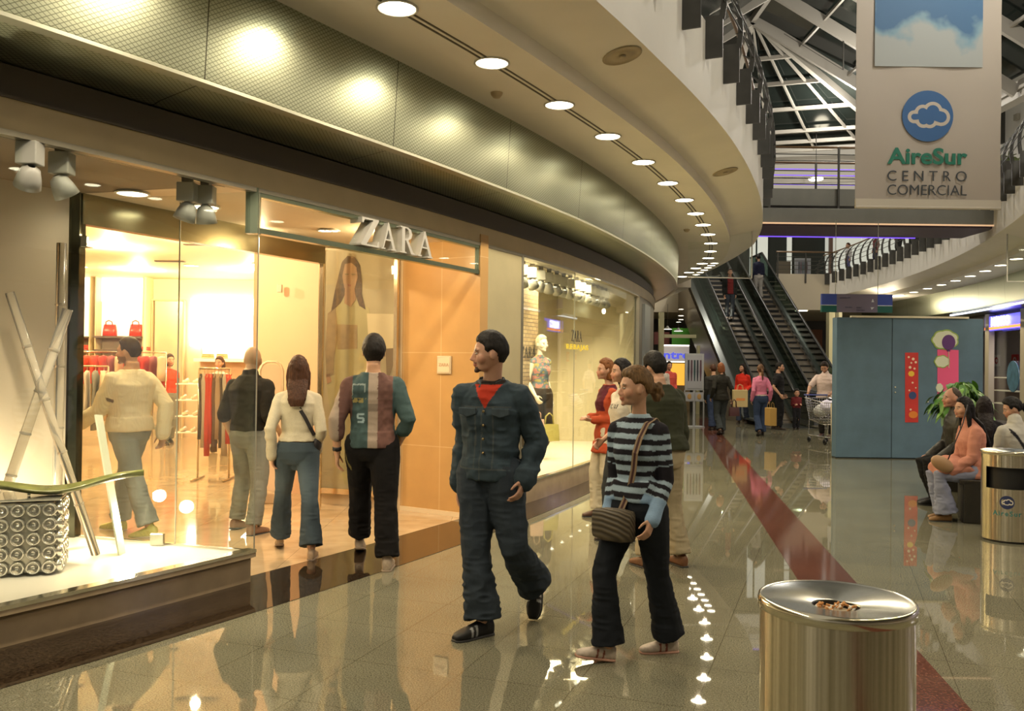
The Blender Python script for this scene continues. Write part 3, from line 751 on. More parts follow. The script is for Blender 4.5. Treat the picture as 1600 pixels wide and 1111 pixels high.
# ---------------- bridge
bx0,bx1=4.75,9.55
t=empty('bridge',(7,17.6,4.5),0,'grey footbridge crossing the mall behind the hanging banner','bridge')
def addp(mb,name,m,parent=t,**k):
    o=mb.obj(name,m,None,**k); o.parent=parent; o.matrix_parent_inverse=Matrix.Translation(-parent.location) if parent.rotation_euler.z==0 else parent.matrix_world.inverted(); return o
M_BR=mat('bridge_paint',(.20,.20,.175),.5,.2,var=.05)
M_BR2=mat('bridge_underside',(.10,.075,.12),.6)
M_LED=mat('violet_led',(.2,.1,.8),.5,emit=(.22,.10,1.0),es=.75)
M_PEACH=mat('peach_led',(.6,.4,.25),.5,emit=(1,.62,.35),es=.35)
mb=MB(); mb.box((bx0,17.5,4.49),(bx1,17.62,4.78)); addp(mb,'girder',M_BR,bevel=.01)
mb=MB(); mb.box((bx0-.2,17.48,4.46),(bx1,17.5,4.49)); addp(mb,'light_strip',M_PEACH)
mb=MB(); mb.box((bx0-.2,17.62,4.44),(bx1+.1,19.0,4.50)); addp(mb,'underside',M_BR2)
mb=MB(); mb.box((bx0-.2,18.98,4.42),(bx1-.9,19.0,4.443)); addp(mb,'violet_strip',M_LED)
mb=MB(); mb.box((bx0-.2,17.66,4.86),(bx1+.2,19.0,5.2)); addp(mb,'deck',M_BR)
for yy,led in((17.62,0),(18.95,1)):
    for x in frange(bx0+.35,bx1-.3,4):
        mb=MB(); mb.box((x-.02,yy-.03,4.72 if not led else 5.2),(x+.02,yy,6.02)); addp(mb,'post',M_DGREY)
    for z in(5.28,5.40,5.55,5.75,5.88):
        mb=MB(); mb.tube([(bx0-.1,yy,z),(bx1+.1,yy,z)],.010,8); addp(mb,'rail',M_LED if led and z!=5.4 else M_RAIL,smooth=True)
    mb=MB(); mb.tube([(bx0-.1,yy,6.02),(bx1+.1,yy,6.02)],.024,8); addp(mb,'handrail',mat('wood_handrail'),smooth=True)
# hanging glass smoke screens either side
def quadpane(p0,p1,z0,z1,th,name,label,cat,frame=.018):
    e=empty(name,p0,0,label,cat); d=(Vector(p1)-Vector(p0)); d.z=0
    mb=MB(); mb.beam((0,0,(z0+z1)/2),(d.x,d.y,(z0+z1)/2),th,z1-z0); mb.obj('pane',M_GLASS,e)
    mb=MB(); mb.beam((0,0,z0),(d.x,d.y,z0),.02,frame); mb.beam((d.x,d.y,z0),(d.x,d.y,z1),.02,.02,up=(1,0,0)); mb.obj('edge_trim',mat('pale_trim',(.55,.55,.50),.3,.6),e)
    return e
quadpane((3.35,16.9,0),(4.60,17.0,0),3.32,4.85,.012,'glass_screen','hanging glass smoke screen under the left end of the bridge','glass screen')
quadpane((11.3,16.9,0),(9.52,17.0,0),3.32,4.75,.012,'glass_screen','hanging glass smoke screen under the right end of the bridge','glass screen')
# ---------------- banner
BY=12.0
bl=aty(1336,322,BY); br_=aty(1563,322,BY); bw=br_.x-bl.x; bt=6.9
e=empty('banner',((bl.x+br_.x)/2,BY,bl.z),0,'large pale hanging banner with sky picture and green AireSur lettering','banner')
M_BAN=mat('banner_cloth',(.50,.44,.37),.55,var=.03,varscale=1.)
mb=MB(); nx,nz=24,40; H_=bt-bl.z; vs=[];fs=[]
for j in range(nz+1):
    for i in range(nx+1):
        x=(i/nx-.5)*bw; z=H_*j/nz; vs.append((x,.012*math.sin(i*.5+j*.12)*math.sin(j*.2),z))
nv=len(vs); vs+=[(x,y+.006,z) for x,y,z in vs]
for j in range(nz):
    for i in range(nx):
        a=j*(nx+1)+i; fs.append((a,a+1,a+nx+2,a+nx+1)); fs.append((a+nv,a+nx+1+nv,a+nx+2+nv,a+1+nv))
mb.add(vs,fs); mb.obj('cloth',M_BAN,e,smooth=True)
mb=MB(); mb.tube([(-bw/2,0,-.01),(bw/2,0,-.01)],.022,12); mb.box((-bw/2,-.015,0),(bw/2,.015,.10)); mb.obj('hem_pole',mat('banner_hem',(.72,.66,.55),.25),e)
def bpx(px,py): 
    p=aty(px,py,BY-.03); return p.x-e.location.x,p.z-e.location.z
def mat_sky():
    m,nt,b=nodes('printed_sky'); L=nt.links.new
    tc=N(nt,'ShaderNodeTexCoord'); n=N(nt,'ShaderNodeTexNoise'); n.inputs['Scale'].default_value=1.5; n.inputs['Detail'].default_value=4; n.inputs['Roughness'].default_value=.45; L(tc.outputs['Object'],n.inputs['Vector'])
    sp=N(nt,'ShaderNodeSeparateXYZ'); L(tc.outputs['Object'],sp.inputs[0]); ml=N(nt,'ShaderNodeMath',operation='MULTIPLY_ADD'); L(sp.outputs[2],ml.inputs[0]); ml.inputs[1].default_value=-.42; ml.inputs[2].default_value=1.0
    ad=N(nt,'ShaderNodeMath',operation='MULTIPLY_ADD'); L(n.outputs['Fac'],ad.inputs[0]); ad.inputs[1].default_value=1.1; L(ml.outputs[0],ad.inputs[2])
    r=N(nt,'ShaderNodeValToRGB'); el=r.color_ramp.elements; el[0].position=.46; el[0].color=(.07,.17,.32,1); el[1].position=.62; el[1].color=(.42,.45,.44,1); x=r.color_ramp.elements.new(.53); x.color=(.22,.36,.45,1)
    L(ad.outputs[0],r.inputs[0]); L(r.outputs[0],b.inputs['Base Color']); b.inputs['Roughness'].default_value=.6
    return m
x0,z0=bpx(1367,103); x1,z1=bpx(1537,-60)
mb=MB(); mb.box((x0,-.022,z0),(x1,-.016,bt-bl.z-.15)); mb.obj('sky_picture',mat_sky(),e)
def cloud_poly(cx,cz,sc,grow=0,inner=False):
    cir=[(-.52,-.02,.20),(-.18,.14,.27),(.22,.20,.33),(.55,-.02,.30),(.10,-.16,.25),(-.15,-.14,.26)]
    pts=[]
    for k in range(72):
        t=2*PI*k/72; dx,dz=math.cos(t),math.sin(t); best=0
        for a,b,r in cir:
            r=r+grow; bq=a*dx+b*dz; cq=a*a+b*b-r*r; dq=bq*bq-cq
            if dq>0: best=max(best,bq+math.sqrt(dq))
        pts.append((cx+dx*best*sc,cz+dz*best*sc))
    return pts
ROTX=Matrix(((1,0,0,0),(0,0,-1,0),(0,1,0,0),(0,0,0,1)))   # plane (x,y) -> (x,z), extrusion toward -y
def flat(mb,poly,y0,y1,mi=0): mb.prism(poly,-y1,-y0,mi,M=ROTX); return mb
def logo(parent,cx,cz,r,y,mats=None,M=None):
    blue=mat('logo_blue',(.045,.14,.34),.6); wh=mat('logo_white',(.62,.55,.46),.6)
    for nm,poly,a,b,m in(('logo_disc',[(cx+r*math.cos(t),cz+r*math.sin(t)) for t in frange(0,2*PI,49)[:-1]],y-.003,y,blue),
        ('cloud_outline',cloud_poly(cx-.02*r,cz-.02*r,r*.98,.06),y-.005,y-.003,wh),('cloud_inner',cloud_poly(cx-.02*r,cz-.02*r,r*.98,-.075),y-.007,y-.005,blue)):
        q=MB(); flat(q,poly,a,b)
        if M is not None: xf(q,M)
        o=q.obj(nm,m,parent)
cx,cz=bpx(1450,181); r_=abs(bpx(1490,181)[0]-cx)
logo(e,cx,cz,r_,-.02)
def btext(t,px0,px1,pyc,hgt,m,bold=0,name='lettering'):
    xa,zc=bpx(px0,pyc); xb,_=bpx(px1,pyc); tm=text_mb(t,1,.004,bold); xs=[v[0] for v in tm.v]; ys=[v[1] for v in tm.v]
    w=max(xs)-min(xs); hh=max(ys)-min(ys); H2=abs(bpx(px0,pyc-hgt/2)[1]-bpx(px0,pyc+hgt/2)[1]); sx=(xb-xa)/w; sy=H2/hh
    M=Matrix.Translation(((xa+xb)/2,-.022,zc))@ROTX@Matrix.Diagonal((sx,sy,1,1))@Matrix.Translation((-(max(xs)+min(xs))/2,-(max(ys)+min(ys))/2,0))
    xf(tm,M); tm.obj(name,m,e)
btext('AireSur',1387,1512,243,26,mat('print_green',(.02,.20,.13),.6),.028)
btext('C E N T R O',1387,1511,274,16,mat('print_grey',(.06,.07,.08),.6),-.006)
btext('COMERCIAL',1387,1511,296,16,mat('print_grey'),-.006)
for x in(-bw/2+.05,bw/2-.05):
    pass
mb=MB(); mb.tube([(-bw/2-.05,0,bt-bl.z+.02),(bw/2+.05,0,bt-bl.z+.02)],.02,8)
for x in(-bw/2+.1,bw/2-.1): mb.tube([(x,0,bt-bl.z),(x,0,9.6-bl.z)],.004,6)
mb.obj('hanging_bar',M_STEEL,e)
# ---------------- skylight roof
M_ROOF=mat('roof_white_steel',(.33,.31,.27),.5,.0)
M_NIGHT=mat('night_glass',(.012,.016,.014),.12,0,spec=.6)
A=Vector((6.45,24.0,11.1)); RC=Vector((11.6,26.4,8.35)); LC=Vector((6.55,28.6,8.5))
t=empty('skylight',(6.45,15,11.1),0,'glazed pitched skylight with white steel trusses over the mall','skylight')
def addr(mb,name,m,**k):
    o=mb.obj(name,m,None,**k); o.parent=t; o.matrix_parent_inverse=Matrix.Translation(-t.location); return o
def rpt(x,y,side):   # point on slope: side +1 right
    return Vector((A.x+side*x,y,A.z-.6*x))
# glass planes
mb=MB()
mb.add([(A.x,-2,A.z+.12),(A.x,24,A.z+.12),tuple(RC+Vector((0,0,.12))),(11.6,-2,8.1)],[(0,1,2,3)])
mb.add([(A.x,-2,A.z+.12),(A.x,24,A.z+.12),tuple(LC+Vector((-4,0,-.2))),(1.0,-2,8.0)],[(0,1,2,3)])
mb.add([tuple(A+Vector((0,.1,.12))),tuple(RC+Vector((0,.1,.12))),tuple(LC+Vector((0,.1,.12)))],[(0,1,2)])
addr(mb,'glazing',M_NIGHT)
mb=MB(); mb.beam((A.x,-2,A.z),(A.x,24,A.z),.12,.2); addr(mb,'ridge_beam',M_ROOF)
ys=[24-1.85*k for k in range(0,13)]
for y in ys:
    for sd in(1,-1):
        mb=MB(); p=Vector((A.x,y,A.z)); q=rpt(5.1,y,sd); 
        if y==24: q=q if sd==1 else q
        mb.beam(p,q,.10,.30)
        addr(mb,'rafter',M_ROOF)
for sd in(1,-1):
    for x in(1.3,2.6,3.9,5.1):
        mb=MB(); mb.beam(rpt(x,-2,sd)+Vector((0,0,.05)),rpt(x,24,sd)+Vector((0,0,.05)),.06,.07); addr(mb,'purlin',M_ROOF)
for q in(RC,LC):
    mb=MB(); mb.beam(A,q,.14,.20); addr(mb,'hip_beam',M_ROOF)
for f in(.27,.46,.66,.84,.93,1.0):
    mb=MB(); mb.beam(lerp(A,LC,f),lerp(A,RC,f),.08,.11); addr(mb,'cross_bar',M_ROOF)
for f in(.3,.55,.8):
    mb=MB(); mb.beam(lerp(A,lerp(LC,RC,f),.06),lerp(LC,RC,f),.05,.07); addr(mb,'glazing_bar',M_ROOF)
for k in range(3):
    mb=MB(); mb.beam(lerp(LC,RC,.0)+Vector((-.5+.2*k,.9*k+.4,-.45*k-.2)),RC+Vector((2.,.9*k+.4,-.45*k-.2)),.07,.22); addr(mb,'louvre',M_ROOF)
# tie rods
for y,x in((22.15,1.8),(20.3,2.9)):
    mb=MB(); mb.beam(rpt(x,y,1),rpt(x,y,1)-Vector((0,0,.9)),.03,.03); mb.beam(rpt(x,y,1)-Vector((0,0,.9)),rpt(x-1.5,y,1)-Vector((0,0,.9)),.012,.012); addr(mb,'tie_rod',M_DGREY)
# eaves walls
mb=MB(); mb.box((11.6,-2,7.9),(11.9,28,8.3)); mb.box((1.0,-2,7.9),(1.3,28,8.3)); struct(mb,'ceiling_eaves',M_ROOF)
mb=MB(); mb.box((-6,28.6,9.0),(20,28.8,12.5)); struct(mb,'wall_gable',mat('gable_dark',(.05,.05,.045),.8))
# ================================================================ left shop
def PL(x,y,z=0): return Vector((x,y,z))
TA=-29.45; TP=-24.45; TW=-22.9; TE=-13.3
Apt=arcL(TA,W,0); Bp=Vector((-3.4,6.9,0)); Dp=Vector((-2.06,9.5,0)); P0=arcL(TP,W,0); PEnd=Vector((-2.15,10.0,0)); PMid=Vector((-1.2,9.65,0))
# piers between the openings
ring('wall_left_pier',[(W-.05,0),(W,0),(W,2.86),(W-.05,2.86)],frange(TP+.02,TW,5),mat('pier_stone',(.42,.37,.22),.4,var=.05))
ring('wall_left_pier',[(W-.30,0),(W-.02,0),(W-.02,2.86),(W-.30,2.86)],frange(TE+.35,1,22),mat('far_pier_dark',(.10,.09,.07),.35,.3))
# vertical sign strip on the corner pier
sg=ring('sign_strip_panel',[(W-.02,.5),(W+.03,.5),(W+.03,2.75),(W-.02,2.75)],frange(TE+.9,TE+2.3,4),mat('strip_grey',(.22,.24,.25),.3,.5),kind=None)
tag(sg,'tall grey vertical strip panel on the far corner pier of the fashion shop','panel')
# plinths
ring('baseboard_left_1',[(W-.12,0),(W-.03,0),(W-.03,.17),(W+.02,.19),(W+.02,.225),(W-.12,.225)],frange(-52,TA,40),M_PLINTH)
ring('baseboard_left_2',[(W-.12,0),(W-.0,0),(W-.0,.24),(W-.12,.24)],frange(TW,TE,16),M_PLINTH)
# window frames
def framemat(): return mat('window_frame_steel',(.42,.40,.33),.28,.85)
def framed_window(name,t0,t1,z0,z1,joints,label=None):
    degs=frange(t0,t1,24)
    o=sweep_uv([(W-.045,z0),(W-.033,z0),(W-.033,z1),(W-.045,z1)],arcL,degs,name,M_GLASS,36,closed=True,kind='structure')
    return o
framed_window('window_1',-50,TA,.225,2.84,())
framed_window('window_2',TW,TE,.24,2.84,())
ring('trim_8',[(W-.06,.222),(W+.025,.222),(W+.025,.245),(W-.06,.245)],frange(-50,TA,40),mat('bright_edge',(.75,.72,.62),.12,1.))
ring('trim_9',[(W-.06,.24),(W+.01,.24),(W+.01,.262),(W-.06,.262)],frange(TW,TE,20),mat('bright_edge'))
mb=MB()
for a in(TW+.06,TE-.05): p=arcL(a,W-.02,0); mb.box((p.x-.03,p.y-.03,.24),(p.x+.03,p.y+.03,2.85))
struct(mb,'trim_10',framemat())
# joint between panes of window 2 (px ~886) and of the vestibule glass
p=arcL(-19.9,W-.04,0); mb=MB(); mb.box((p.x-.006,p.y-.006,.25),(p.x+.006,p.y+.006,2.84)); struct(mb,'trim_11',mat('glass_edge',(.55,.55,.45),.2,.6))
# vestibule side glass A-B with joint
def vwall(p,q,z0,z1,th,name,m,**k):
    mb=MB(); mb.beam((p.x,p.y,(z0+z1)/2),(q.x,q.y,(z0+z1)/2),th,z1-z0); return struct(mb,name,m,**k)
vwall(Apt,Bp,.225,2.84,.010,'window_3',M_GLASS)
J=Apt.lerp(Bp,.42)
mb=MB()
for q in(Apt,J): mb.box((q.x-.004,q.y-.004,.22),(q.x+.004,q.y+.004,2.84))
struct(mb,'trim_12',mat('glass_edge'))
vwall(Apt,Bp,.20,.235,.03,'trim_13',mat('bright_edge'))
# bracket clips on glass
def clip(x,y,z,lab):
    mb=MB(); mb.box((x-.05,y-.02,z-.045),(x+.05,y+.02,z+.045)); tag(mb.obj('glass_clamp',M_STEEL,bevel=.006),lab,'bracket')
clip(Bp.x+.03,Bp.y-.02,2.52,'square steel glass clamp near the top of the dark door post')
clip(J.x-.12,J.y-.03,.27,'square steel glass clamp at the foot of the side glass')
mb=MB(); mb.box((Bp.x-.06,Bp.y-.05,0),(Bp.x+.03,Bp.y+.05,2.9)); struct(mb,'door_1',mat('dark_mirror_post',(.10,.10,.07),.12,.9))
# top block at corner A
mb=MB(); mb.box((Apt.x-.09,Apt.y-.03,2.53),(Apt.x+.0,Apt.y+.05,2.86)); struct(mb,'trim_14',M_STEELG)
# vitrine platform, back wall and ceiling
pl=[arcL(a,W-.10,0) for a in frange(-50,TA,30)]; bk=[arcL(a,0,0,absR=34.18) for a in frange(-30.0,-50,30)]
mb=MB(); mb.prism([(p.x,p.y) for p in pl+bk],.0,.222); struct(mb,'floor_display',mat('display_white',(.80,.76,.66),.35))
sweep_uv([(0,.2),(-.1,.2),(-.1,2.95),(0,2.95)],lambda a,o,z: arcL(a,0,z,absR=34.18+o),frange(-50,-30.15,30),'wall_display_back',mat('display_back',(.55,.47,.36),.5),34,closed=True)
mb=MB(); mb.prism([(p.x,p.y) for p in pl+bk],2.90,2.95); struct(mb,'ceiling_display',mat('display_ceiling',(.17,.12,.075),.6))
# vestibule ceiling
vp=[Apt,Bp,Dp,PEnd,PMid,P0]+[arcL(a,W-.05,0) for a in frange(TP,TA,7)[1:-1]]
mb=MB(); mb.prism([(p.x,p.y) for p in vp],2.90,2.95); struct(mb,'ceiling_vestibule',mat('vestibule_ceiling',(.72,.60,.46),.5))
# header over the door line B-D and frame posts
vwall(Bp,Dp,2.66,2.90,.09,'trim_15',mat('door_header_steel',(.24,.22,.14),.2,.95))
mb=MB(); 
for q in(.02,.09): p=Dp.lerp(PEnd,q*5); mb.box((p.x-.02,p.y-.02,0),(p.x+.02,p.y+.02,2.86))
struct(mb,'door_2',mat('bright_door_frame',(.80,.62,.38),.2,.9))
# transom box with the shop name
t=empty('shop_name_transom',arcL((TA+TP)/2,W,2.7),0,'steel-framed glass transom over the shop entrance','transom')
Ti=Matrix.Translation(-Vector(t.location))
def addt(o): o.parent=t; o.matrix_parent_inverse=Ti; return o
dg=frange(TA,TP,10)
for nm,z0,z1,w in(('bottom_rail',2.535,2.575,.07),('top_rail',2.80,2.842,.07)):
    addt(sweep_uv([(W-w,z0),(W,z0),(W,z1),(W-w,z1)],arcL,dg,nm,M_STEELG,36,closed=True,kind=None))
addt(sweep_uv([(W-.012,2.575),(W-.004,2.575),(W-.004,2.80),(W-.012,2.80)],arcL,dg,'pane',M_GLASS,36,closed=True,kind=None))
mb=MB(); p=arcL(TP,W-.03,0); mb.box((p.x-.03,p.y-.04,2.53),(p.x+.01,p.y+.04,2.84)); addt(mb.obj('end_post',M_STEELG))
# letters: modelled in serif strokes, deep and silver
def zara(hs,depth):
    G={}
    tk,tn=.13,.045
    G['Z']=[[(.02,1),(.62,1),(.62,.94),(.19,.06),(.56,.06),(.60,.22),(.64,.22),(.63,0),(0,0),(0,.06),(.42,.94),(.12,.94),(.07,.80),(.03,.80)]]
    G['A']=[[(.33,1),(.38,1),(.74,.05),(.80,.05),(.80,0),(.52,0),(.52,.05),(.60,.05),(.50,.33),(.21,.33),(.12,.05),(.20,.05),(.20,0),(0,0),(0,.05),(.07,.05)]]
    G['R']=[[(0,1),(.34,1),(.50,.93),(.56,.76),(.52,.60),(.38,.51),(.62,.06),(.70,.05),(.70,0),(.52,0),(.27,.49),(.22,.49),(.22,.05),(.30,.05),(.30,0),(0,0),(0,.05),(.08,.05),(.08,.95),(0,.95)]]
    H={'A':[(.24,.39),(.48,.39),(.355,.74)],'R':[(.22,.54),(.32,.55),(.40,.63),(.42,.76),(.39,.89),(.30,.95),(.22,.95)]}
    return G,H
G_,H_=zara(1,1)
def letter_mesh(ch,sx,sy,depth):
    bm=bmesh.new(); outer=G_[ch][0]; 
    vo=[bm.verts.new((x*sx,y*sy,0)) for x,y in outer]; eo=[bm.edges.new((vo[i],vo[(i+1)%len(vo)])) for i in range(len(vo))]
    if ch in H_:
        vi=[bm.verts.new((x*sx,y*sy,0)) for x,y in H_[ch]]; eo+=[bm.edges.new((vi[i],vi[(i+1)%len(vi)])) for i in range(len(vi))]
    r=bmesh.ops.triangle_fill(bm,use_beauty=True,use_dissolve=False,edges=eo)
    fs=[f for f in bm.faces]
    ex=bmesh.ops.extrude_face_region(bm,geom=fs); bmesh.ops.translate(bm,verts=[v for v in ex['geom'] if isinstance(v,bmesh.types.BMVert)],vec=(0,0,depth))
    bmesh.ops.recalc_face_normals(bm,faces=bm.faces)
    mb=MB(); bm.verts.ensure_lookup_table(); bm.verts.index_update(); mb.add([v.co[:] for v in bm.verts],[tuple(v.index for v in f.verts) for f in bm.faces]); bm.free(); return mb
def solve_theta(px,z,off):
    """angle on the arc whose point projects to column px"""
    lo,hi=-40,-10
    for _ in range(50):
        m=(lo+hi)/2
        if proj(arcL(m,off,z))[0]<px: lo=m
        else: hi=m
    return (lo+hi)/2
M_SIL=mat('letter_silver',(.52,.51,.47),.45,.25)
for ch,pa,pb in(('Z',561,589),('A',593,616),('R',622,645),('A',650,673)):
    ta=solve_theta(pa,2.7,W+.02); tb2=solve_theta(pb,2.7,W+.02); p=arcL(ta,W+.035,2.585); q=arcL(tb2,W+.035,2.585); w=(q-p).length
    wid={'Z':.64,'A':.80,'R':.70}[ch]; m=letter_mesh(ch,w/wid,.235,.13); xf(m,face_mat(p,(q-p))@Matrix.Translation((0,0,-.12)))
    addt(m.obj('letter_'+ch.lower(),M_SIL))
# ---- tan stone wall P0 - PMid, with joints by geometry
def mat_tile(name,c,w,h,mort,rough=.3,jit=.06):
    m,nt,b=nodes(name); L=nt.links.new
    uv=N(nt,'ShaderNodeUVMap'); br=N(nt,'ShaderNodeTexBrick'); br.offset=0; br.inputs['Scale'].default_value=1; br.inputs['Brick Width'].default_value=w; br.inputs['Row Height'].default_value=h; br.inputs['Mortar Size'].default_value=.0035
    br.inputs['Color1'].default_value=(*c,1); br.inputs['Color2'].default_value=(c[0]*(1+jit),c[1]*(1+jit),c[2]*(1+jit),1); br.inputs['Mortar'].default_value=(*mort,1); L(uv.outputs[0],br.inputs['Vector'])
    nz=N(nt,'ShaderNodeTexNoise'); nz.inputs['Scale'].default_value=3; nz.inputs['Detail'].default_value=5; L(uv.outputs[0],nz.inputs['Vector']); mr=N(nt,'ShaderNodeMapRange'); mr.inputs[3].default_value=.85; mr.inputs[4].default_value=1.15; L(nz.outputs['Fac'],mr.inputs[0])
    sc=N(nt,'ShaderNodeVectorMath',operation='SCALE'); L(br.outputs['Color'],sc.inputs[0]); L(mr.outputs[0],sc.inputs['Scale']); L(sc.outputs[0],b.inputs['Base Color']); b.inputs['Roughness'].default_value=rough
    return m
def uvwall(p,q,z0,z1,th,name,m,u0=0,v0=0,kind='structure'):
    """wall slab p->q with metric UVs on its faces"""
    mb=MB(); d=(q-p); L=d.length; d.normalize(); n=Vector((d.y,-d.x,0))
    vs=[p+Vector((0,0,z0)),q+Vector((0,0,z0)),q+Vector((0,0,z1)),p+Vector((0,0,z1))]; vs+=[v-n*th for v in vs]
    mb.add(vs,[(0,1,2,3),(7,6,5,4),(1,0,4,5),(2,1,5,6),(3,2,6,7),(0,3,7,4)])
    me=mb.mesh(name,m); uv=me.uv_layers.new(name='UVMap')
    for f in me.polygons:
        for li in f.loop_indices:
            c=me.vertices[me.loops[li].vertex_index].co; uv.data[li].uv=((c-p).dot(d)+u0,c.z+v0)
    o=link(bpy.data.objects.new(name,me)); 
    if kind: o['kind']=kind
    return o
uvwall(PMid,P0+Vector((.0,-.02,0)),0,2.95,.15,'wall_entrance_stone',mat_tile('tan_wall_tile',(.50,.30,.115),.50,1.0,(.62,.44,.24)),u0=-.02,v0=-.72)
mb=MB(); mb.beam(PMid+Vector((0,-.01,0.02)),P0+Vector((-.02,-.02,.02)),.02,.06); struct(mb,'baseboard_entrance',mat('pale_skirting',(.70,.58,.40),.3))
# plaque
q=PMid.lerp(P0,.60); 
pp=PMid.lerp(P0,(705-627)/(766-627)); d=(P0-PMid).normalized()
zc=1.59
t2=empty('wall_plaque',(pp.x-.0,pp.y-.025,zc),math.atan2(d.y,d.x),'small square pale plaque with faint lettering on the tan stone wall','plaque')
mb=MB(); mb.box((-.09,-.006,-.095),(.09,.006,.095)); mb.obj('frame',mat('plaque_frame',(.85,.75,.55),.3,.6),t2,bevel=.003)
mb=MB(); mb.box((-.075,-.010,-.08),(.075,-.006,.08)); mb.obj('plate',mat('plaque_plate',(.72,.58,.40),.3),t2)
tm=text_mb('ZARA',.05,.002); xf(tm,Matrix.Translation((0,-.012,.0))@ROTX); tm.obj('lettering',mat('plaque_text',(.45,.30,.18),.4),t2)
# ---- poster window PMid-PEnd
uvwall(PEnd,PMid,0,2.95,.12,'wall_poster',mat('poster_wall_paint',(.60,.47,.30),.5))
dv=(PMid-PEnd).normalized(); ang=math.atan2(dv.y,dv.x); Lp=(PMid-PEnd).length
t3=empty('fashion_poster',(PEnd.x,PEnd.y-.03,0),ang,'tall framed fashion poster of a long-haired woman in a pale jacket','poster')
def pp_(px,py):
    r=ray(px,py); # intersect poster plane
    n=Vector((dv.y,-dv.x,0)); o=Vector((PEnd.x,PEnd.y-.03,0)); tt=(o-Vector((0,0,CAMH))).dot(n)/r.dot(n); P=Vector((0,0,CAMH))+r*tt
    return ((P-o).dot(dv),P.z)
mb=MB(); mb.box((0,-.02,.20),(Lp-.06,0,2.86)); mb.obj('sheet',mat('poster_sheet',(.42,.33,.20),.35,var=.08,varscale=1.5),t3)
def pcut(name,pts,m,y): mb=MB(); flat(mb,[pp_(*p) for p in pts][::-1],y-.002,y); mb.obj(name,m,t3)
skinp=mat('poster_skin',(.36,.20,.11),.4); hairp=mat('poster_hair',(.10,.052,.025),.4,var=.3,varscale=30); jack=mat('poster_jacket',(.30,.20,.10),.4,var=.2,varscale=9); jack2=mat('poster_shirt',(.40,.33,.17),.4,var=.1); dk=mat('poster_dark',(.20,.13,.07),.4)
pcut('jacket',[(522,478),(540,462),(560,470),(578,482),(583,510),(588,560),(585,640),(590,757),(540,757),(520,660),(512,600),(510,545),(514,500)],jack2,-.021)
pcut('sleeve',[(514,490),(526,480),(530,520),(524,560),(523,585),(512,590),(510,545)],jack,-.024)
pcut('hair',[(545,400),(556,402),(564,415),(567,440),(567,460),(573,484),(563,478),(557,460),(541,460),(534,474),(519,488),(525,455),(531,430),(536,410)],hairp,-.024)
pcut('face',[(541,413),(551,411),(559,418),(561,434),(556,452),(548,458),(540,450),(537,432)],skinp,-.027)
pcut('mouth',[(545,445),(552,445),(550,448),(547,448)],mat('poster_lip',(.30,.11,.07),.4),-.030)
pcut('eyes',[(541,428),(547,428),(547,430),(541,430)],dk,-.030)
pcut('eyes',[(551,428),(557,428),(557,430),(551,430)],dk,-.030)
pcut('neck',[(541,450),(556,450),(558,468),(550,480),(540,474)],skinp,-.026)
pcut('waist_print',[(527,507),(560,508),(560,545),(529,546)],jack,-.024)
pcut('hand',[(511,585),(517,584),(520,596),(513,600)],skinp,-.024)
pcut('plant_print',[(604,545),(618,544),(619,560),(610,590),(606,590)],dk,-.024)
pcut('light_block',[(575,490),(620,491),(620,545),(578,545)],mat('poster_light',(.62,.50,.32),.4),-.0235)
mb=MB(); 
for x in(0,Lp-.06): mb.box((x-.02,-.05,.16),(x+.02,.0,2.88))
mb.box((0,-.05,.14),(Lp-.06,0,.20)); mb.obj('frame',mat('bright_door_frame'),t3)
mb=MB(); mb.box((0,-.045,.2),(Lp-.06,-.040,2.86)); mb.obj('pane',M_GLASS,t3)
# ---- pink partition column
uvwall(Vector((-3.15,10.9,0)),Vector((-2.30,10.6,0)),0,3.3,.3,'wall_partition',mat('pink_partition',(.72,.50,.34),.6))
uvwall(Vector((-5.2,18.5,0)),Vector((-3.2,10.9,0)),0,3.3,.1,'wall_partition_side',mat('pink_partition'))
mb=MB(); mb.box((-.03,-.05,-.05),(.03,.0,.05)); tag(mb.obj('alarm_box',mat('alarm_plastic',(.6,.55,.45),.4),loc=aty(438,451,10.7),bevel=.008),'small white alarm box high on the pink partition','alarm box')
# anti-theft gate
g=empty('security_gate',(-2.72,10.0,0),0,'pale rounded security gate frame standing by the shop door','security gate')
mb=MB(); mb.tube([(-.13,0,.1),(-.13,0,1.5),(-.10,0,1.57),(-.05,0,1.6),(.05,0,1.6),(.10,0,1.57),(.13,0,1.5),(.13,0,.1)],.014,10); mb.obj('hoop',mat('gate_cream',(.72,.58,.40),.4),g,smooth=True)
mb=MB(); mb.box((-.15,-.08,0),(.15,.08,.14)); mb.obj('base',mat('gate_base',(.45,.32,.2),.5),g,bevel=.02)
mb=MB(); mb.box((-.115,-.006,.14),(.115,.006,1.57)); mb.obj('panel',mat('gate_panel',(.70,.52,.36),.3),g)
# ---- shop interior shell
mb=MB(); mb.box((-16,4,3.30),(-3,20,3.4)); struct(mb,'ceiling_shop',mat('shop_ceiling',(.80,.66,.42),.6))
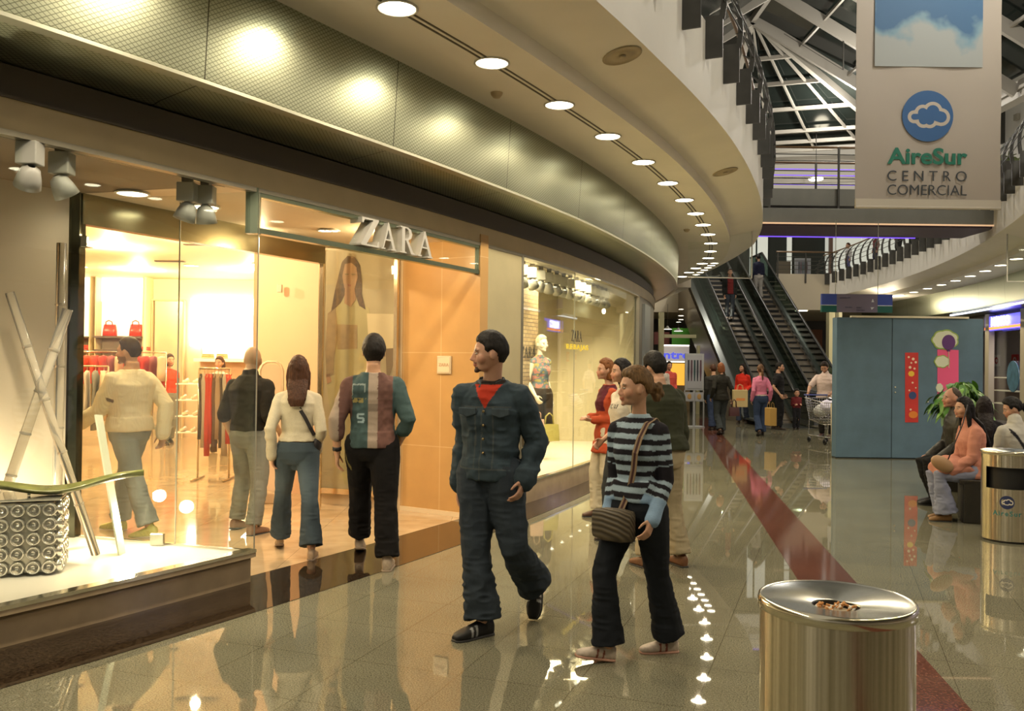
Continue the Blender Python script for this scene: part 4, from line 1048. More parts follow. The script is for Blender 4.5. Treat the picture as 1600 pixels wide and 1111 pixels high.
# interior soffit meets the header
vwall(Bp+Vector((0,.03,0)),Dp+Vector((0,.03,0)),2.88,3.35,.05,'wall_header',mat('shop_ceiling'))
mb=MB(); mb.prism([(Dp.x,Dp.y),(PEnd.x,PEnd.y),(-2.2,10.8),(-3.2,10.9)],3.25,3.35); struct(mb,'ceiling_passage',mat('shop_ceiling'))
mb=MB(); mb.box((-16,18.4,0),(-3,18.6,3.35)); struct(mb,'wall_back',mat('shop_wall',(.74,.58,.40),.6))
mb=MB(); mb.box((-16,4,0),(-15.8,18.5,3.35)); struct(mb,'wall_side',mat('shop_wall'))
for px0,px1,py,Y in((108,175,350,8.9),(108,145,386,11.0),(288,352,382,10.9),(243,290,408,13.6),(108,122,412,14.5)):
    a=atz(px0,py,3.295); b=atz(px1,py+1,3.295); mb=MB(); mb.box((a.x,a.y-.05,3.285),(b.x,a.y+.05,3.30)); tag(mb.obj('air_slot',mat('slot_dark',(.05,.03,.02),.6)),'black linear air slot in the shop ceiling, %s'%{350:'nearest the door',386:'left of the middle pair',382:'right one of the middle pair',408:'second from the back',412:'farthest at the left edge'}[py],'air vent')
for px,py in((125,417),(298,415),(404,413)):
    a=atz(px,py,3.29); lamp(a,'recessed round light in the back part of the shop ceiling','shop ceiling lights',r=.11,power=0)
for px,py,zc in((207,302,2.89),(320,323,2.89)):
    a=atz(px,py,zc); lamp(a,'round light in the shop entrance ceiling, '+('left one' if px<300 else 'right one'),None,r=.11,power=12)
for px,py in((508,360),(519,360)):
    a=atz(px,py,2.89); lamp(a,'small round light of the twin fitting above the entrance','twin entrance lights',r=.06,power=8)
def area(loc,size,power,col,rot=(0,0,0),sy=None,name='ceiling_area_lamp'):
    l=bpy.data.lights.new(name,'AREA'); l.energy=power; l.color=col; l.size=size; l.shape='RECTANGLE'; l.size_y=sy or size
    o=link(bpy.data.objects.new(name,l)); o.location=loc; o.rotation_euler=rot; return o
WARM=(1,.76,.42)
def pl_(loc,pw,col=WARM,nm='shop_lamp'):
    l=bpy.data.lights.new(nm,'POINT'); l.energy=pw; l.color=col; l.shadow_soft_size=.06; o=link(bpy.data.objects.new(nm,l)); o.location=loc
for x,y in((-9.5,16.5),(-7,16.5),(-4.8,16.3),(-8.5,13.5),(-6,13.2),(-4.3,12.2),(-5.2,10.4),(-3.9,9.2)): pl_((x,y,3.12),125)
pl_((-3.7,7.7,3.05),45); pl_((-2.5,8.6,2.78),30,(1,.74,.40)); pl_((-1.3,8.6,2.78),22,(1,.70,.36))  # first lamp is added fill to brighten the man in cream
YB=18.35
def bpt(px,py): return aty(px,py,YB)
def bbox(px0,py0,px1,py1,d0,d1,name,m,label=None,cat=None,parent=None,group=None):
    a=bpt(px0,py1);b=bpt(px1,py0); mb=MB(); mb.box((a.x,YB-d1,a.z),(b.x,YB-d0,b.z)); o=mb.obj(name,m,parent)
    if label: tag(o,label,cat,group)
    return o
M_LIT=mat('lit_panel',(.9,.8,.6),.5,emit=(1,.80,.50),es=1.0); M_LITW=mat('lit_panel_white',(1,1,1),.5,emit=(1,.93,.76),es=2.6); M_FR=mat('bay_frame',(.62,.50,.30),.4)
for i,(a,b) in enumerate(((103,150),(159,232))):
    e=empty('wall_bay',bpt(a,600),0,['shelved display bay with a glowing top panel, left one','shelved display bay with a glowing top panel and red bags, right one'][i],'shelving')
    def ch(o): o.parent=e; o.matrix_parent_inverse=Matrix.Translation(-Vector(e.location)); return o
    ch(bbox(a+1,428,b-1,471,.0,.06,'glow_panel',M_LITW)); ch(bbox(a+1,471,b-1,528,.0,.05,'back_panel',M_LIT))
    ch(bbox(a+1,528,b-1,600,.0,.05,'lower_back',mat('bay_back',(.40,.32,.24),.5)))
    ch(bbox(a-1,426,a+1,640,0,.30,'upright',M_FR)); ch(bbox(b-1,426,b+1,640,0,.30,'upright',M_FR)); ch(bbox(a,425,b,428,0,.3,'top_rail',M_FR))
    for y in(526.5,547): ch(bbox(a,y,b,y+2,0,.38,'shelf',mat('shelf_dark',(.10,.07,.05),.4)))
bbox(233,424,240,640,0,.35,'cream_pillar',mat('cream_pillar',(.80,.66,.42),.5),'slim cream pillar right of the display bays','pillar')
e=empty('wall_bay',bpt(330,600),0,'very bright display bay with an overlit white panel','shelving')
def ch(o): o.parent=e; o.matrix_parent_inverse=Matrix.Translation(-Vector(e.location)); return o
M_LITX=mat('lit_panel_bright',(1,1,1),.5,emit=(1,.95,.85),es=6)
ch(bbox(299,468,411,541,0,.06,'glow_panel',M_LITX)); ch(bbox(318,541,411,561,0,.05,'back_panel',M_LIT)); ch(bbox(313,561,413,565,0,.4,'shelf',mat('shelf_white',(.9,.85,.75),.4))); ch(bbox(313,565,411,640,0,.05,'lower_back',mat('bay_back2',(.70,.48,.30),.5)))
for x in(318,392,396): ch(bbox(x-.5,490 if x<380 else 470,x+.5,560,.1,.13,'upright',M_FR))
# door-like mirror frame left of the bright bay
e=empty('mirror',bpt(263,600),0,'tall framed mirror on the back wall behind the woman in red','mirror')
ch(bbox(238,470,240,700,0,.1,'frame',M_FR)); ch(bbox(287,470,289,700,0,.1,'frame',M_FR)); ch(bbox(238,468,289,470,0,.1,'frame',M_FR)); ch(bbox(240,470,287,690,0,.04,'glass',mat('mirror_lit_cream',(.72,.60,.40),.25,.35)))  # cream colour on the glass stands in for a lit reflection
bbox(414,524,420,539,.2,.26,'price_tag',mat('yellow_tag',(.95,.65,.08),.5),'small bright yellow tag right of the bright bay','tag')
# red bags and folded clothes on shelves
M_REDB=mat('red_leather',(.50,.035,.02),.35,var=.2,varscale=10)
for i,(a,b) in enumerate(((168,189),(209,230))):
    p=bpt((a+b)/2,526.5); e=empty('handbag',(p.x,YB-.2,p.z),0,['red handbag on the upper shelf, left of the pair','red handbag on the upper shelf, right of the pair'][i],'bag')
    w=(bpt(b,500)-bpt(a,500)).x; mb=MB(); mb.loft([((0,0,0),(1,0,0),(0,1,0),w/2,.09),((0,0,.13),(1,0,0),(0,1,0),w/2*.96,.07),((0,0,.25),(1,0,0),(0,1,0),w/2*.86,.03)],16,e=3.5); mb.obj('bag_body',M_REDB,e,smooth=True)
    mb=MB(); mb.tube([(-w*.25,-.04,.22),(-w*.22,-.05,.30),(0,-.06,.33),(w*.22,-.05,.30),(w*.25,-.04,.22)],.012,8); mb.obj('handle',M_REDB,e,smooth=True)
M_ORF=mat('orange_cloth',(.75,.25,.05),.8)
def folded(px,py,w,m,label,n=3,group=None,Y=YB-.2):
    p=aty(px,py,Y); e=empty('folded_clothes',p,0,label,'clothes',group)
    for k in range(n):
        mb=MB(); mb.loft([((0,0,k*.035),(1,0,0),(0,1,0),w/2*(1-.04*k),.12),((0,0,k*.035+.03),(1,0,0),(0,1,0),w/2*(.97-.05*k),.11)],16,e=5); mb.obj('garment',m,e,smooth=True)
folded(128,547,.40,M_REDB,'red folded clothes on the lower shelf of the left bay')
folded(200,547,.30,mat('pale_cloth',(.72,.66,.52),.8),'pale folded clothes behind the man in the cream sweater')
folded(222,547,.3,M_REDB,'dark red folded clothes on the lower shelf of the right bay',2)
folded(325,561,.22,M_ORF,'orange folded clothes on the white shelf, left stack'); folded(347,561,.2,M_ORF,'orange folded clothes on the white shelf, next to the shopper')
# ---- clothes rails
def garment(mb,x,y0,ztop,zbot,w,th,wv,seed):
    rings=[]; 
    for k,(f,sw) in enumerate(((0,.25),(.04,.8),(.1,1.0),(.3,.9),(.6,.95),(1,1.08))):
        rings.append(((x+.006*math.sin(seed+k*2),y0,ztop-(ztop-zbot)*f),(1,0,0),(0,1,0),th*(.8+.5*math.sin(seed*1.7+k)**2),w*sw/2))
    mb.loft(rings,12,e=2.5)
def clothes_rail(loc,rz,L,h,cols,label,glabel,n,drop,w=.42,grp='g'):
    e=empty('clothes_rail',loc,rz,label,'clothes rail')
    m=mat('rail_chrome',(.55,.48,.36),.2,1.)
    for x in(-L/2,L/2):
        mb=MB(); mb.tube([(x,0,.03),(x,0,h)],.014,8); mb.obj('upright',m,e,smooth=True)
        mb=MB(); mb.tube([(x,-.25,.02),(x,.25,.02)],.014,8); mb.obj('foot',m,e,smooth=True)
    mb=MB(); mb.tube([(-L/2,0,h),(L/2,0,h)],.014,8); mb.obj('bar',m,e,smooth=True)
    R_=Matrix.Translation(loc)@Matrix.Rotation(rz,4,'Z')
    for i in range(n):
        x=-L/2+L*(i+.5)/n; c=cols[i%len(cols)]; d=drop*(.85+.25*((i*7)%5)/5)
        g=empty('hanging_garment',R_@Vector((x,0,h)),rz,None,None); 
        tag(g,glabel,'clothes',grp)
        mb=MB(); mb.tube([(0,0,.0),(0,0,-.06)],.004,6); mb.tube([(0,-w*.42,-.12),(0,0,-.06),(0,w*.42,-.12)],.006,6); mb.obj('hanger',mat('hanger_wood',(.45,.28,.14),.4),g)
        mb=MB(); garment(mb,0,0,-.07,-d,w,.022+.01*(i%3),0,i*1.3); mb.obj('cloth',mat('garment_%02d_%02d_%02d'%tuple(int(v*99) for v in c),c,.85,bump=(40,.4)),g,smooth=True)
clothes_rail(aty(140,705,13.6)*1-Vector((0,0,0)) if False else Vector((-6.9,13.8,0)),.25,1.1,1.5,[(.30,.26,.24),(.46,.40,.34),(.16,.16,.15),(.55,.42,.30),(.35,.06,.04)],'chrome clothes rail of muted trousers at the left of the shop','garment hanging on the left clothes rail behind the glass','x' and 9,.95,grp='garments on the left rail')
clothes_rail(Vector((-7.6,16.6,0)),0,2.2,1.75,[(.55,.05,.03),(.50,.04,.03),(.22,.05,.05),(.60,.45,.3),(.62,.06,.03)],'chrome clothes rail of red clothes in front of the back bays','garment hanging on the rear rail of red clothes',14,.6,grp='garments on the rear rail')
bx=Vector((-4.0,11.9,0))
clothes_rail(bx,0.,.42,1.50,[(.07,.055,.045),(.38,.33,.27),(.42,.05,.03),(.45,.05,.03),(.10,.06,.04),(.30,.22,.15)],'narrow stand hung with belts in the middle of the shop','belt hanging on the narrow stand','b' and 9,1.12,w=.08,grp='belts on the stand')
# white shoe stand
e=empty('shoe_stand',(-5.35,15.4,0),0,'pale tiered stand of shoes behind the belt stand','shoe stand')
for k in range(4):
    z=.35+.28*k; mb=MB(); mb.box((-.45,-.15,z),(.45,.15,z+.02)); mb.obj('shelf',mat('shelf_white'),e)
for x in(-.45,.45):
    mb=MB(); mb.tube([(x,0,0),(x,0,1.3)],.015,8); mb.obj('upright',mat('rail_chrome'),e)
first=None
for k in range(4):
    for j in range(5):
        z=.37+.28*k; x=-.36+.18*j+(.03 if k%2 else 0)
        if first is None:
            mb=MB(); mb.loft([((0,-.12,.02),(1,0,0),(0,0,1),.012,.01),((0,-.08,.03),(1,0,0),(0,0,1),.035,.028),((0,0,.035),(1,0,0),(0,0,1),.03,.03),((0,.08,.045),(1,0,0),(0,0,1),.034,.045),((0,.12,.045),(1,0,0),(0,0,1),.02,.03)],12); 
            o=mb.obj('shoe',mat('pale_shoe',(.70,.58,.40),.4),smooth=True); first=o
        else: o=link(first.copy())
        o.location=(-5.35+x,15.4,z); tag(o,'pale shoe on the tiered stand behind the belts','shoe','shoes on the tiered stand')
# ================= vitrine contents
PVt=.222
def spot(loc,label,head=(0,-1,-1),light=0,col=(1,.82,.55),group=None,target=None,s=1.):
    e=empty('track_spotlight',loc,0,label,'spotlight',group)
    mb=MB(); mb.box((-.03*s,-.03*s,-.05*s),(.03*s,.03*s,0)); mb.obj('adapter',M_BLACK,e)
    mb=MB(); mb.box((-.06*s,-.05*s,-.18*s),(.06*s,.05*s,-.05*s)); mb.obj('housing',mat('spot_grey',(.36,.36,.33),.4),e,bevel=.006)
    h=Vector(head).normalized(); q=h.to_track_quat('-Z','Y').to_matrix().to_4x4(); q.translation=Vector((0,0,-.24*s))
    mb=MB(); mb.lathe([(.02*s,.06*s),(.05*s,.04*s),(.065*s,-.01*s),(.075*s,-.07*s),(.07*s,-.07*s),(.05*s,0),(.001,.01*s)],16); xf(mb,q); mb.obj('lamp_head',mat('spot_grey'),e,smooth=True)
    if light:
        l=bpy.data.lights.new('spot','SPOT'); l.energy=light; l.color=col; l.spot_size=1.3; l.spot_blend=.7; l.shadow_soft_size=.04; lo=link(bpy.data.objects.new('spot',l)); lo.parent=e; lo.location=Vector((0,0,-.24*s))+h*.08; lo.rotation_euler=h.to_track_quat('-Z','Y').to_euler()
    return e
for px,py,Y,hd,lab,pw in((47,232,5.0,(-.5,.5,-1),'grey track spotlight at the far left of the display window',55),(97,245,5.25,(.3,.6,-1),'grey track spotlight beside the dark post, turned down',55),(293,280,6.1,(-.3,-.1,-1),'grey track spotlight above the side glass joint',45),(322,287,6.2,(0,.3,-1),'short grey track spotlight nearest the glass corner',0)):
    p=aty(px,py,Y); p.z=2.88; spot(p,lab,hd,pw)
tr=empty('light_track',(0,0,2.89),0,'dark lighting track on the ceiling of the display window','light track')
mb=MB(); mb.tube([arcL(a,W-.22,-.01) for a in frange(-45,TA-.2,12)],.014,6); mb.obj('rail',M_BLACK,tr); 
mb=MB(); mb.tube([arcL(a,W-.26,-.012) for a in frange(-45,TA-.2,12)],.004,6); mb.obj('wire',mat('bright_edge'),tr)
# crystal stool
def mat_crystal():
    m,nt,b=nodes('crystal'); b.inputs['Base Color'].default_value=(.92,.90,.84,1); b.inputs['Transmission Weight'].default_value=.85; b.inputs['Roughness'].default_value=.03; b.inputs['IOR'].default_value=1.45; return m
st=atz(50,893,PVt); st=Vector((-3.13,5.78,PVt))
e=empty('crystal_stool',st,.35,'cylinder-studded clear crystal drum stool on the white display floor','stool')
mb=MB(); mb.box((-.165,-.165,.01),(.165,.165,.47)); mb.obj('core',mat('crystal_core',(.72,.70,.62),.22,.7),e,bevel=.03)
MC=mat_crystal(); MC2=mat('crystal_lens',(.88,.86,.80),.07,.85)
for sd in range(4):
    for i in range(4):
        for j in range(5):
            mb=MB(); x=-.135+.09*i; z=.055+.091*j; 
            M_=Matrix.Rotation(sd*PI/2,4,'Z')@Matrix.Translation((x,-.165,z))@Matrix.Rotation(PI/2,4,'X')
            mb.lathe([(.028,.0),(.041,.002),(.0435,.020),(.041,.036),(.036,.042),(.030,.036),(.027,.012),(.0005,.006)],16); xf(mb,M_); 
            mb.obj('lens',MC2,e,smooth=True)
mb=MB(); mb.box((-.20,-.20,.475),(.20,.20,.49)); mb.obj('top_plate',mat('crystal_top',(.5,.48,.42),.1,.8),e,bevel=.01)
# leaf tray
lt=Vector((-3.02,5.80,.745)); e=empty('leaf_tray',(lt.x,lt.y,lt.z),.42,'long leaf-shaped green tray balanced on the crystal stool','tray')
mb=MB(); n=26; vs=[];fs=[]
for i in range(n+1):
    u=i/n; x=-.55+1.12*u; w=.13*math.sin(PI*min(1,u*1.02))**.8+.002; z=.02*math.sin(u*9)+.10*(u-.45)**2*2.4
    for k in range(7):
        v=-1+2*k/6; vs.append((x,v*w,z+.03*v*v))
nv=len(vs); vs+=[(x,y,z-.012) for x,y,z in vs]
for i in range(n):
    for k in range(6):
        a=i*7+k; fs.append((a,a+7,a+8,a+1)); fs.append((a+nv,a+1+nv,a+8+nv,a+7+nv))
for i in range(n):
    a=i*7; fs.append((a,a+nv,a+7+nv,a+7)); a=i*7+6; fs.append((a,a+7,a+7+nv,a+nv))
mb.add(vs,fs); mb.obj('leaf',mat('leaf_green',(.16,.17,.05),.2,var=.5,varscale=6),e,smooth=True)
mb=MB(); 
for x in(-.12,.12): mb.tube([(x,0,.0),(x,0,-.03)],.01,8)
mb.obj('foot',M_STEEL,e)
# luminous bamboo poles
M_BAM=mat('frosted_pole',(.95,.90,.80),.12,trans=.8,ior=1.2)
def pole(p,q,r,label,m=M_BAM,nodes_=5):
    p=Vector(p);q=Vector(q); e=empty('bamboo_pole',p,0,label,'decorative pole'); mb=MB(); mb.tube([Vector((0,0,0)),q-p],r,18); mb.obj('cane',m,e,smooth=True)
    for k in range(1,nodes_):
        c=(q-p)*(k/nodes_); d=(q-p).normalized(); mb=MB(); mb.tube([c-d*.008,c-d*.004,c+d*.004,c+d*.008],[r,r*1.14,r*1.14,r],18); mb.obj('joint',m,e,smooth=True)
def vp(px,py,Y): return aty(px,py,Y)
a=vp(88,850,6.35); b=vp(86,380,6.35); a.z=PVt; pole(a,Vector((a.x,6.35,b.z)),.032,'upright frosted glass pole beside the dark door post')
pole(Vector((-3.60,6.05,PVt)),Vector((-3.10,6.15,1.95)),.034,'frosted glass pole leaning to the right in the left display',nodes_=6)
pole(Vector((-2.92,6.25,PVt)),Vector((-3.42,6.0,2.05)),.03,'frosted glass pole leaning to the left, crossing another one')
mb=MB(); mb.beam((-2.86,6.33,PVt+.46),(-2.98,6.38,PVt+.98),.012,.10,up=(0,1,0)); mb.beam((-2.75,6.28,PVt),(-2.86,6.33,PVt+.46),.012,.10,up=(0,1,0))
tag(mb.obj('leaning_board',mat('pale_green_board',(.62,.66,.52),.3)),'narrow pale green board leaning beside the poles','board')
for i,(x,y) in enumerate(((-3.42,6.15),(-2.75,6.35))):
    l=bpy.data.lights.new('uplight','POINT'); l.energy=26 if i==0 else 6; l.color=(1,.85,.58); l.shadow_soft_size=.05; o=link(bpy.data.objects.new('uplight',l)); o.location=(x,y,.45)
# ================= window 2 display
mb=MB(); pa=[arcL(a,W-.11,0) for a in frange(TW,TE,14)]; pb_=[arcL(a,W-1.45,0) for a in frange(TE,TW,14)]; mb.prism([(p.x,p.y) for p in pa+pb_],0,.245); struct(mb,'floor_display_2',mat('display_white'))
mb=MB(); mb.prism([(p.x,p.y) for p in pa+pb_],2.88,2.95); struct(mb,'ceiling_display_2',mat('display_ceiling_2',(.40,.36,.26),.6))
sweep_uv([(W-1.45,.2),(W-1.55,.2),(W-1.55,2.95),(W-1.45,2.95)],arcL,frange(TW,TE,14),'wall_display_back_2',mat('display_back_2',(.60,.52,.32),.5,var=.04),35,closed=True)
mb=MB(); 
for a in(TW+.03,TE-.02): p=arcL(a,W-.08,0);q=arcL(a,W-1.5,0); mb.beam((p.x,p.y,1.55),(q.x,q.y,1.55),.05,2.65)
struct(mb,'wall_display_sides',mat('display_side',(.55,.48,.32),.5))
for k,a in enumerate(frange(solve_theta(817,2.8,W-.35),solve_theta(946,2.8,W-.35),14)):
    p=arcL(a,W-.35,2.88); spot(p,'grey track spotlight in the dense row over the second display window',(math.sin(k*2.1)*.5,.7,-.9),0 if k%3 else 60,(1,.84,.5),group='spotlights over the second window')
mb=MB(); mb.tube([arcL(a,W-.35,2.885) for a in frange(TW+.3,TE-1,12)],.012,6); tag(mb.obj('light_track',M_BLACK),'dark lighting track carrying the row of spotlights in the second window','light track')
# brick-print banner with the shop name
def arcpanel(t0,t1,off,z0,z1,name,m,parent=None): return sweep_uv([(off,z0),(off+.012,z0),(off+.012,z1),(off,z1)],arcL,frange(t0,t1,6),name,m,36,closed=True,kind=None,parent=parent)
def mat_brick():
    m,nt,b=nodes('brick_print'); L=nt.links.new; uv=N(nt,'ShaderNodeUVMap'); br=N(nt,'ShaderNodeTexBrick'); br.inputs['Scale'].default_value=1; br.inputs['Brick Width'].default_value=.16; br.inputs['Row Height'].default_value=.055; br.inputs['Mortar Size'].default_value=.006; br.inputs['Color1'].default_value=(.30,.22,.13,1); br.inputs['Color2'].default_value=(.42,.33,.2,1); br.inputs['Mortar'].default_value=(.14,.10,.07,1); L(uv.outputs[0],br.inputs[0]); L(br.outputs['Color'],b.inputs['Base Color']); b.inputs['Roughness'].default_value=.5; return m
bt0,bt1=solve_theta(806,1.8,W-.9),solve_theta(839,1.8,W-.9)
e=empty('brick_banner',(0,0,0),0,'brick-patterned hanging banner with black shop name in the second window','banner')
arcpanel(bt0,bt1,W-.9,.9,2.75,'sheet',mat_brick(),e)
p=arcL(solve_theta(813,1.7,W-.88),W-.87,1.70); q=arcL(solve_theta(836,1.7,W-.88),W-.87,1.70)
def zara_text(parent,p,q,h,m,depth=.004):
    d=(q-p); L_=d.length; xs=0; wid={'Z':.64,'A':.80,'R':.70}; tot=.64+.80+.70+.80+.18; k=L_/tot
    for ch in 'ZARA':
        lm=letter_mesh(ch,k,h,depth); xf(lm,face_mat(p+d.normalized()*xs,d)); lm.obj('letter_'+ch.lower(),m,parent); xs+=(wid[ch]+.06)*k
zara_text(e,p,q,.16,mat('ink_black',(.015,.012,.01),.5))
# decal on the glass: ZARA with a yellow line
e=empty('window_decal',(0,0,0),0,'black shop name above a yellow text line on the second shop window','decal')
p=arcL(solve_theta(893,1.9,W-.03),W-.03,1.92); q=arcL(solve_theta(909,1.9,W-.03),W-.03,1.92); zara_text(e,p,q,.15,mat('ink_black'),.003)
p=arcL(solve_theta(885,1.9,W-.03),W-.029,1.80); q=arcL(solve_theta(919,1.9,W-.03),W-.029,1.80)
tm=text_mb('REBAJAS',.1,.002,.004,1.3); xs=[v[0] for v in tm.v]; 
xf(tm,face_mat(p.lerp(q,.5)+Vector((0,0,.045)),(q-p))@Matrix.Diagonal(((q-p).length/(max(xs)-min(xs)),.9,1,1))); tm.obj('yellow_line',mat('decal_yellow',(.85,.68,.05),.5),e)
# shelf with orange handbag
e=empty('display_shelf',(0,0,0),0,'floating pale shelf in the second window holding the brown bag','shelf')
sweep_uv([(W-1.45,1.30),(W-1.0,1.30),(W-1.0,1.36),(W-1.45,1.36)],arcL,frange(solve_theta(893,1.3,W-1.2),solve_theta(950,1.3,W-1.2),6),'shelf_board',mat('shelf_pale',(.62,.58,.48),.4),36,closed=True,kind=None,parent=e)
def tote(loc,w,h,d,m,label,rz=0,handle=.12,name='handbag',cat='bag'):
    e=empty(name,loc,rz,label,cat); mb=MB(); mb.loft([((0,0,0),(1,0,0),(0,1,0),w*.5,d*.5),((0,0,h*.5),(1,0,0),(0,1,0),w*.49,d*.42),((0,0,h),(1,0,0),(0,1,0),w*.46,d*.2)],16,e=5); mb.obj('bag_body',m,e,smooth='auto')
    for s_ in(-1,1):
        mb=MB(); mb.tube([(-w*.22,s_*d*.12,h*.95),(-w*.18,s_*d*.14,h+handle*.7),(0,s_*d*.15,h+handle),(w*.18,s_*d*.14,h+handle*.7),(w*.22,s_*d*.12,h*.95)],.007,8); mb.obj('handle',m,e,smooth=True)
    return e
tote(arcL(solve_theta(906,1.4,W-1.2),W-1.2,1.36),.34,.26,.15,mat('tan_leather',(.42,.16,.05),.4,var=.2),'brown leather handbag on the floating display shelf',rz=1.1)
area(arcL(-18.3,W-.8,2.84),1.6,95,(1,.80,.44),sy=.8); area(arcL(-21.6,W-.7,2.84),1.0,55,(1,.82,.5),sy=.6)
# ================================================================ litter bins
mat('bin_black',(.006,.006,.006),.5)
def mat_brushed():
    m,nt,b=nodes('vertical_brushed'); L=nt.links.new
    tc=N(nt,'ShaderNodeTexCoord'); mp=N(nt,'ShaderNodeMapping'); mp.inputs['Scale'].default_value=(60,60,.25); L(tc.outputs['Object'],mp.inputs[0])
    nz=N(nt,'ShaderNodeTexNoise'); nz.inputs['Scale'].default_value=1; nz.inputs['Detail'].default_value=3; L(mp.outputs[0],nz.inputs['Vector'])
    r=N(nt,'ShaderNodeMapRange'); r.inputs[3].default_value=.14; r.inputs[4].default_value=.30; L(nz.outputs['Fac'],r.inputs[0]); L(r.outputs[0],b.inputs['Roughness'])
    c=N(nt,'ShaderNodeValToRGB'); e=c.color_ramp.elements; e[0].position=.3; e[0].color=(.50,.45,.33,1); e[1].position=.7; e[1].color=(.80,.74,.60,1); L(nz.outputs['Fac'],c.inputs[0]); L(c.outputs[0],b.inputs['Base Color'])
    b.inputs['Metallic'].default_value=1
    tn=N(nt,'ShaderNodeTangent',direction_type='RADIAL',axis='Z'); L(tn.outputs[0],b.inputs['Tangent']); b.inputs['Anisotropic'].default_value=.75; b.inputs['Anisotropic Rotation'].default_value=.25
    return m
M_BRV=mat_brushed(); M_TOP=mat('ashtray_steel',(.50,.52,.50),.24,1.,aniso=.6)
def bin_(loc,rz,label,logo_on,slot,butts):
    R=.235; Hh=.85
    e=empty('litter_bin',loc,rz,label,'litter bin')
    mb=MB(); mb.lathe([(R-.02,0),(R-.02,.02)],64,close=True); mb.obj('base_ring',mat('bin_base',(.02,.02,.02),.5),e)
    n=96; mb=MB()
    if slot:
        zs=[.02,.50,.70,.815]; vs=[];fs=[]
        for z in zs:
            for k in range(n): t=2*PI*k/n; vs.append((R*math.cos(t),R*math.sin(t),z))
        for i in range(3):
            for k in range(n):
                t=math.degrees(2*PI*(k+.5)/n); dd=abs((t-270+180)%360-180)
                if i==1 and dd<48: continue
                a=i*n+k;b=i*n+(k+1)%n; fs.append((a,b,b+n,a+n))
        mb.add(vs,fs); mb.obj('body',M_BRV,e,smooth=True)
        mb=MB(); mb.lathe([(R-.04,.45),(R-.04,.75)],48); mb.obj('liner',mat('bin_black',(.006,.006,.006),.5),e,smooth=True)
        mb=MB(); 
        for z0,z1 in((.50,.505),(.695,.70)):
            mb.add([((R+.002)*math.cos(math.radians(a)),(R+.002)*math.sin(math.radians(a)),z) for a in frange(222,318,25) for z in(z0,z1)],[(2*i,2*i+2,2*i+3,2*i+1) for i in range(24)])
        mb.obj('slot_edge',mat('bin_black'),e)
    else:
        mb.lathe([(R,.02),(R,.80),(R,.815)],n); mb.obj('body',M_BRV,e,smooth=True)
    mb=MB(); mb.lathe([(R+.001,.812),(R+.007,.815),(R+.007,.838),(R+.004,.848),(R-.002,.85)],n); mb.obj('rim',mat('bin_rim',(.72,.68,.55),.15,1.),e,smooth=True)
    mb=MB(); mb.lathe([(R-.001,.85),(R-.006,.845),(.075,.828),(.072,.822),(.070,.80)],n); mb.obj('ashtray_cone',M_TOP,e,smooth=True)
    mb=MB(); mb.lathe([(.070,.822),(.070,.78),(.0005,.78)],32); o=mb.obj('ashtray_bowl',mat('bin_black'),e,smooth=True)
    if butts:
        rr=random.Random(4); mb=MB(); mb.lathe([(.069,.803),(.04,.812),(.0005,.814)],24); mb.obj('sand',mat('ash_sand',(.55,.46,.32),.9,bump=(300,1)),o,kind='stuff',smooth=True)
        for k in range(34):
            a=rr.random()*6.28; r=.062*math.sqrt(rr.random()); x,y=r*math.cos(a),r*math.sin(a); z=.812+rr.random()*.01; b=rr.random()*6.28; tl=rr.uniform(.1,.9)
            d=Vector((math.cos(b)*math.cos(tl),math.sin(b)*math.cos(tl),math.sin(tl)))*.013; c=Vector((x,y,z))
            mb=MB(); mb.tube([c-d,c+d*.1],.0038,7,0); mb.tube([c+d*.1,c+d],.0038,7,1); mb.obj('cigarette_end',[mat('paper_white',(.8,.76,.68),.8),mat('filter_orange',(.62,.30,.10),.8)],o,smooth=True)
    if logo_on:
        for nm,poly,ro,m in(('logo_disc',[(.062*math.cos(t),.062*math.sin(t)) for t in frange(0,2*PI,41)[:-1]],.0010,mat('bin_logo_navy',(.02,.03,.10),.4)),('cloud_outline',cloud_poly(0,0,.058,.04),.0022,mat('bin_logo_white',(.7,.66,.58),.5)),('cloud_inner',cloud_poly(0,0,.058,-.10),.0034,mat('bin_logo_navy'))):
            mb=MB(); q=[]
            c0=((R+ro)*math.cos(-PI/2),(R+ro)*math.sin(-PI/2),.38)
            vs=[c0]+[((R+ro)*math.cos(-PI/2+x/R),(R+ro)*math.sin(-PI/2+x/R),.38+y) for x,y in poly]; mb.add(vs,[(0,i,i%len(poly)+1) for i in range(1,len(poly)+1)]); mb.obj(nm,m,e)
        tm=text_mb('AireSur',.062,.001,.0012,1.25); tm.v=[((R+.001+z)*math.cos(-PI/2+x/R),(R+.001+z)*math.sin(-PI/2+x/R),.275+y) for x,y,z in tm.v]; tm.obj('lettering',mat('bin_text_teal',(.03,.17,.17),.5),e)
    return e
b_=bin_((1.045,2.83,0),.6,'near brushed steel litter bin with an ashtray top full of cigarette ends',False,False,True); b_.scale=(1,1,1.022)
b2=atz(1574,843,0); bin_((4.72,8.38,0),math.radians(-3)-math.atan2(4.72,8.38)*1.0,'brushed steel litter bin with a black slot and blue cloud logo, beside the bench',True,True,False)
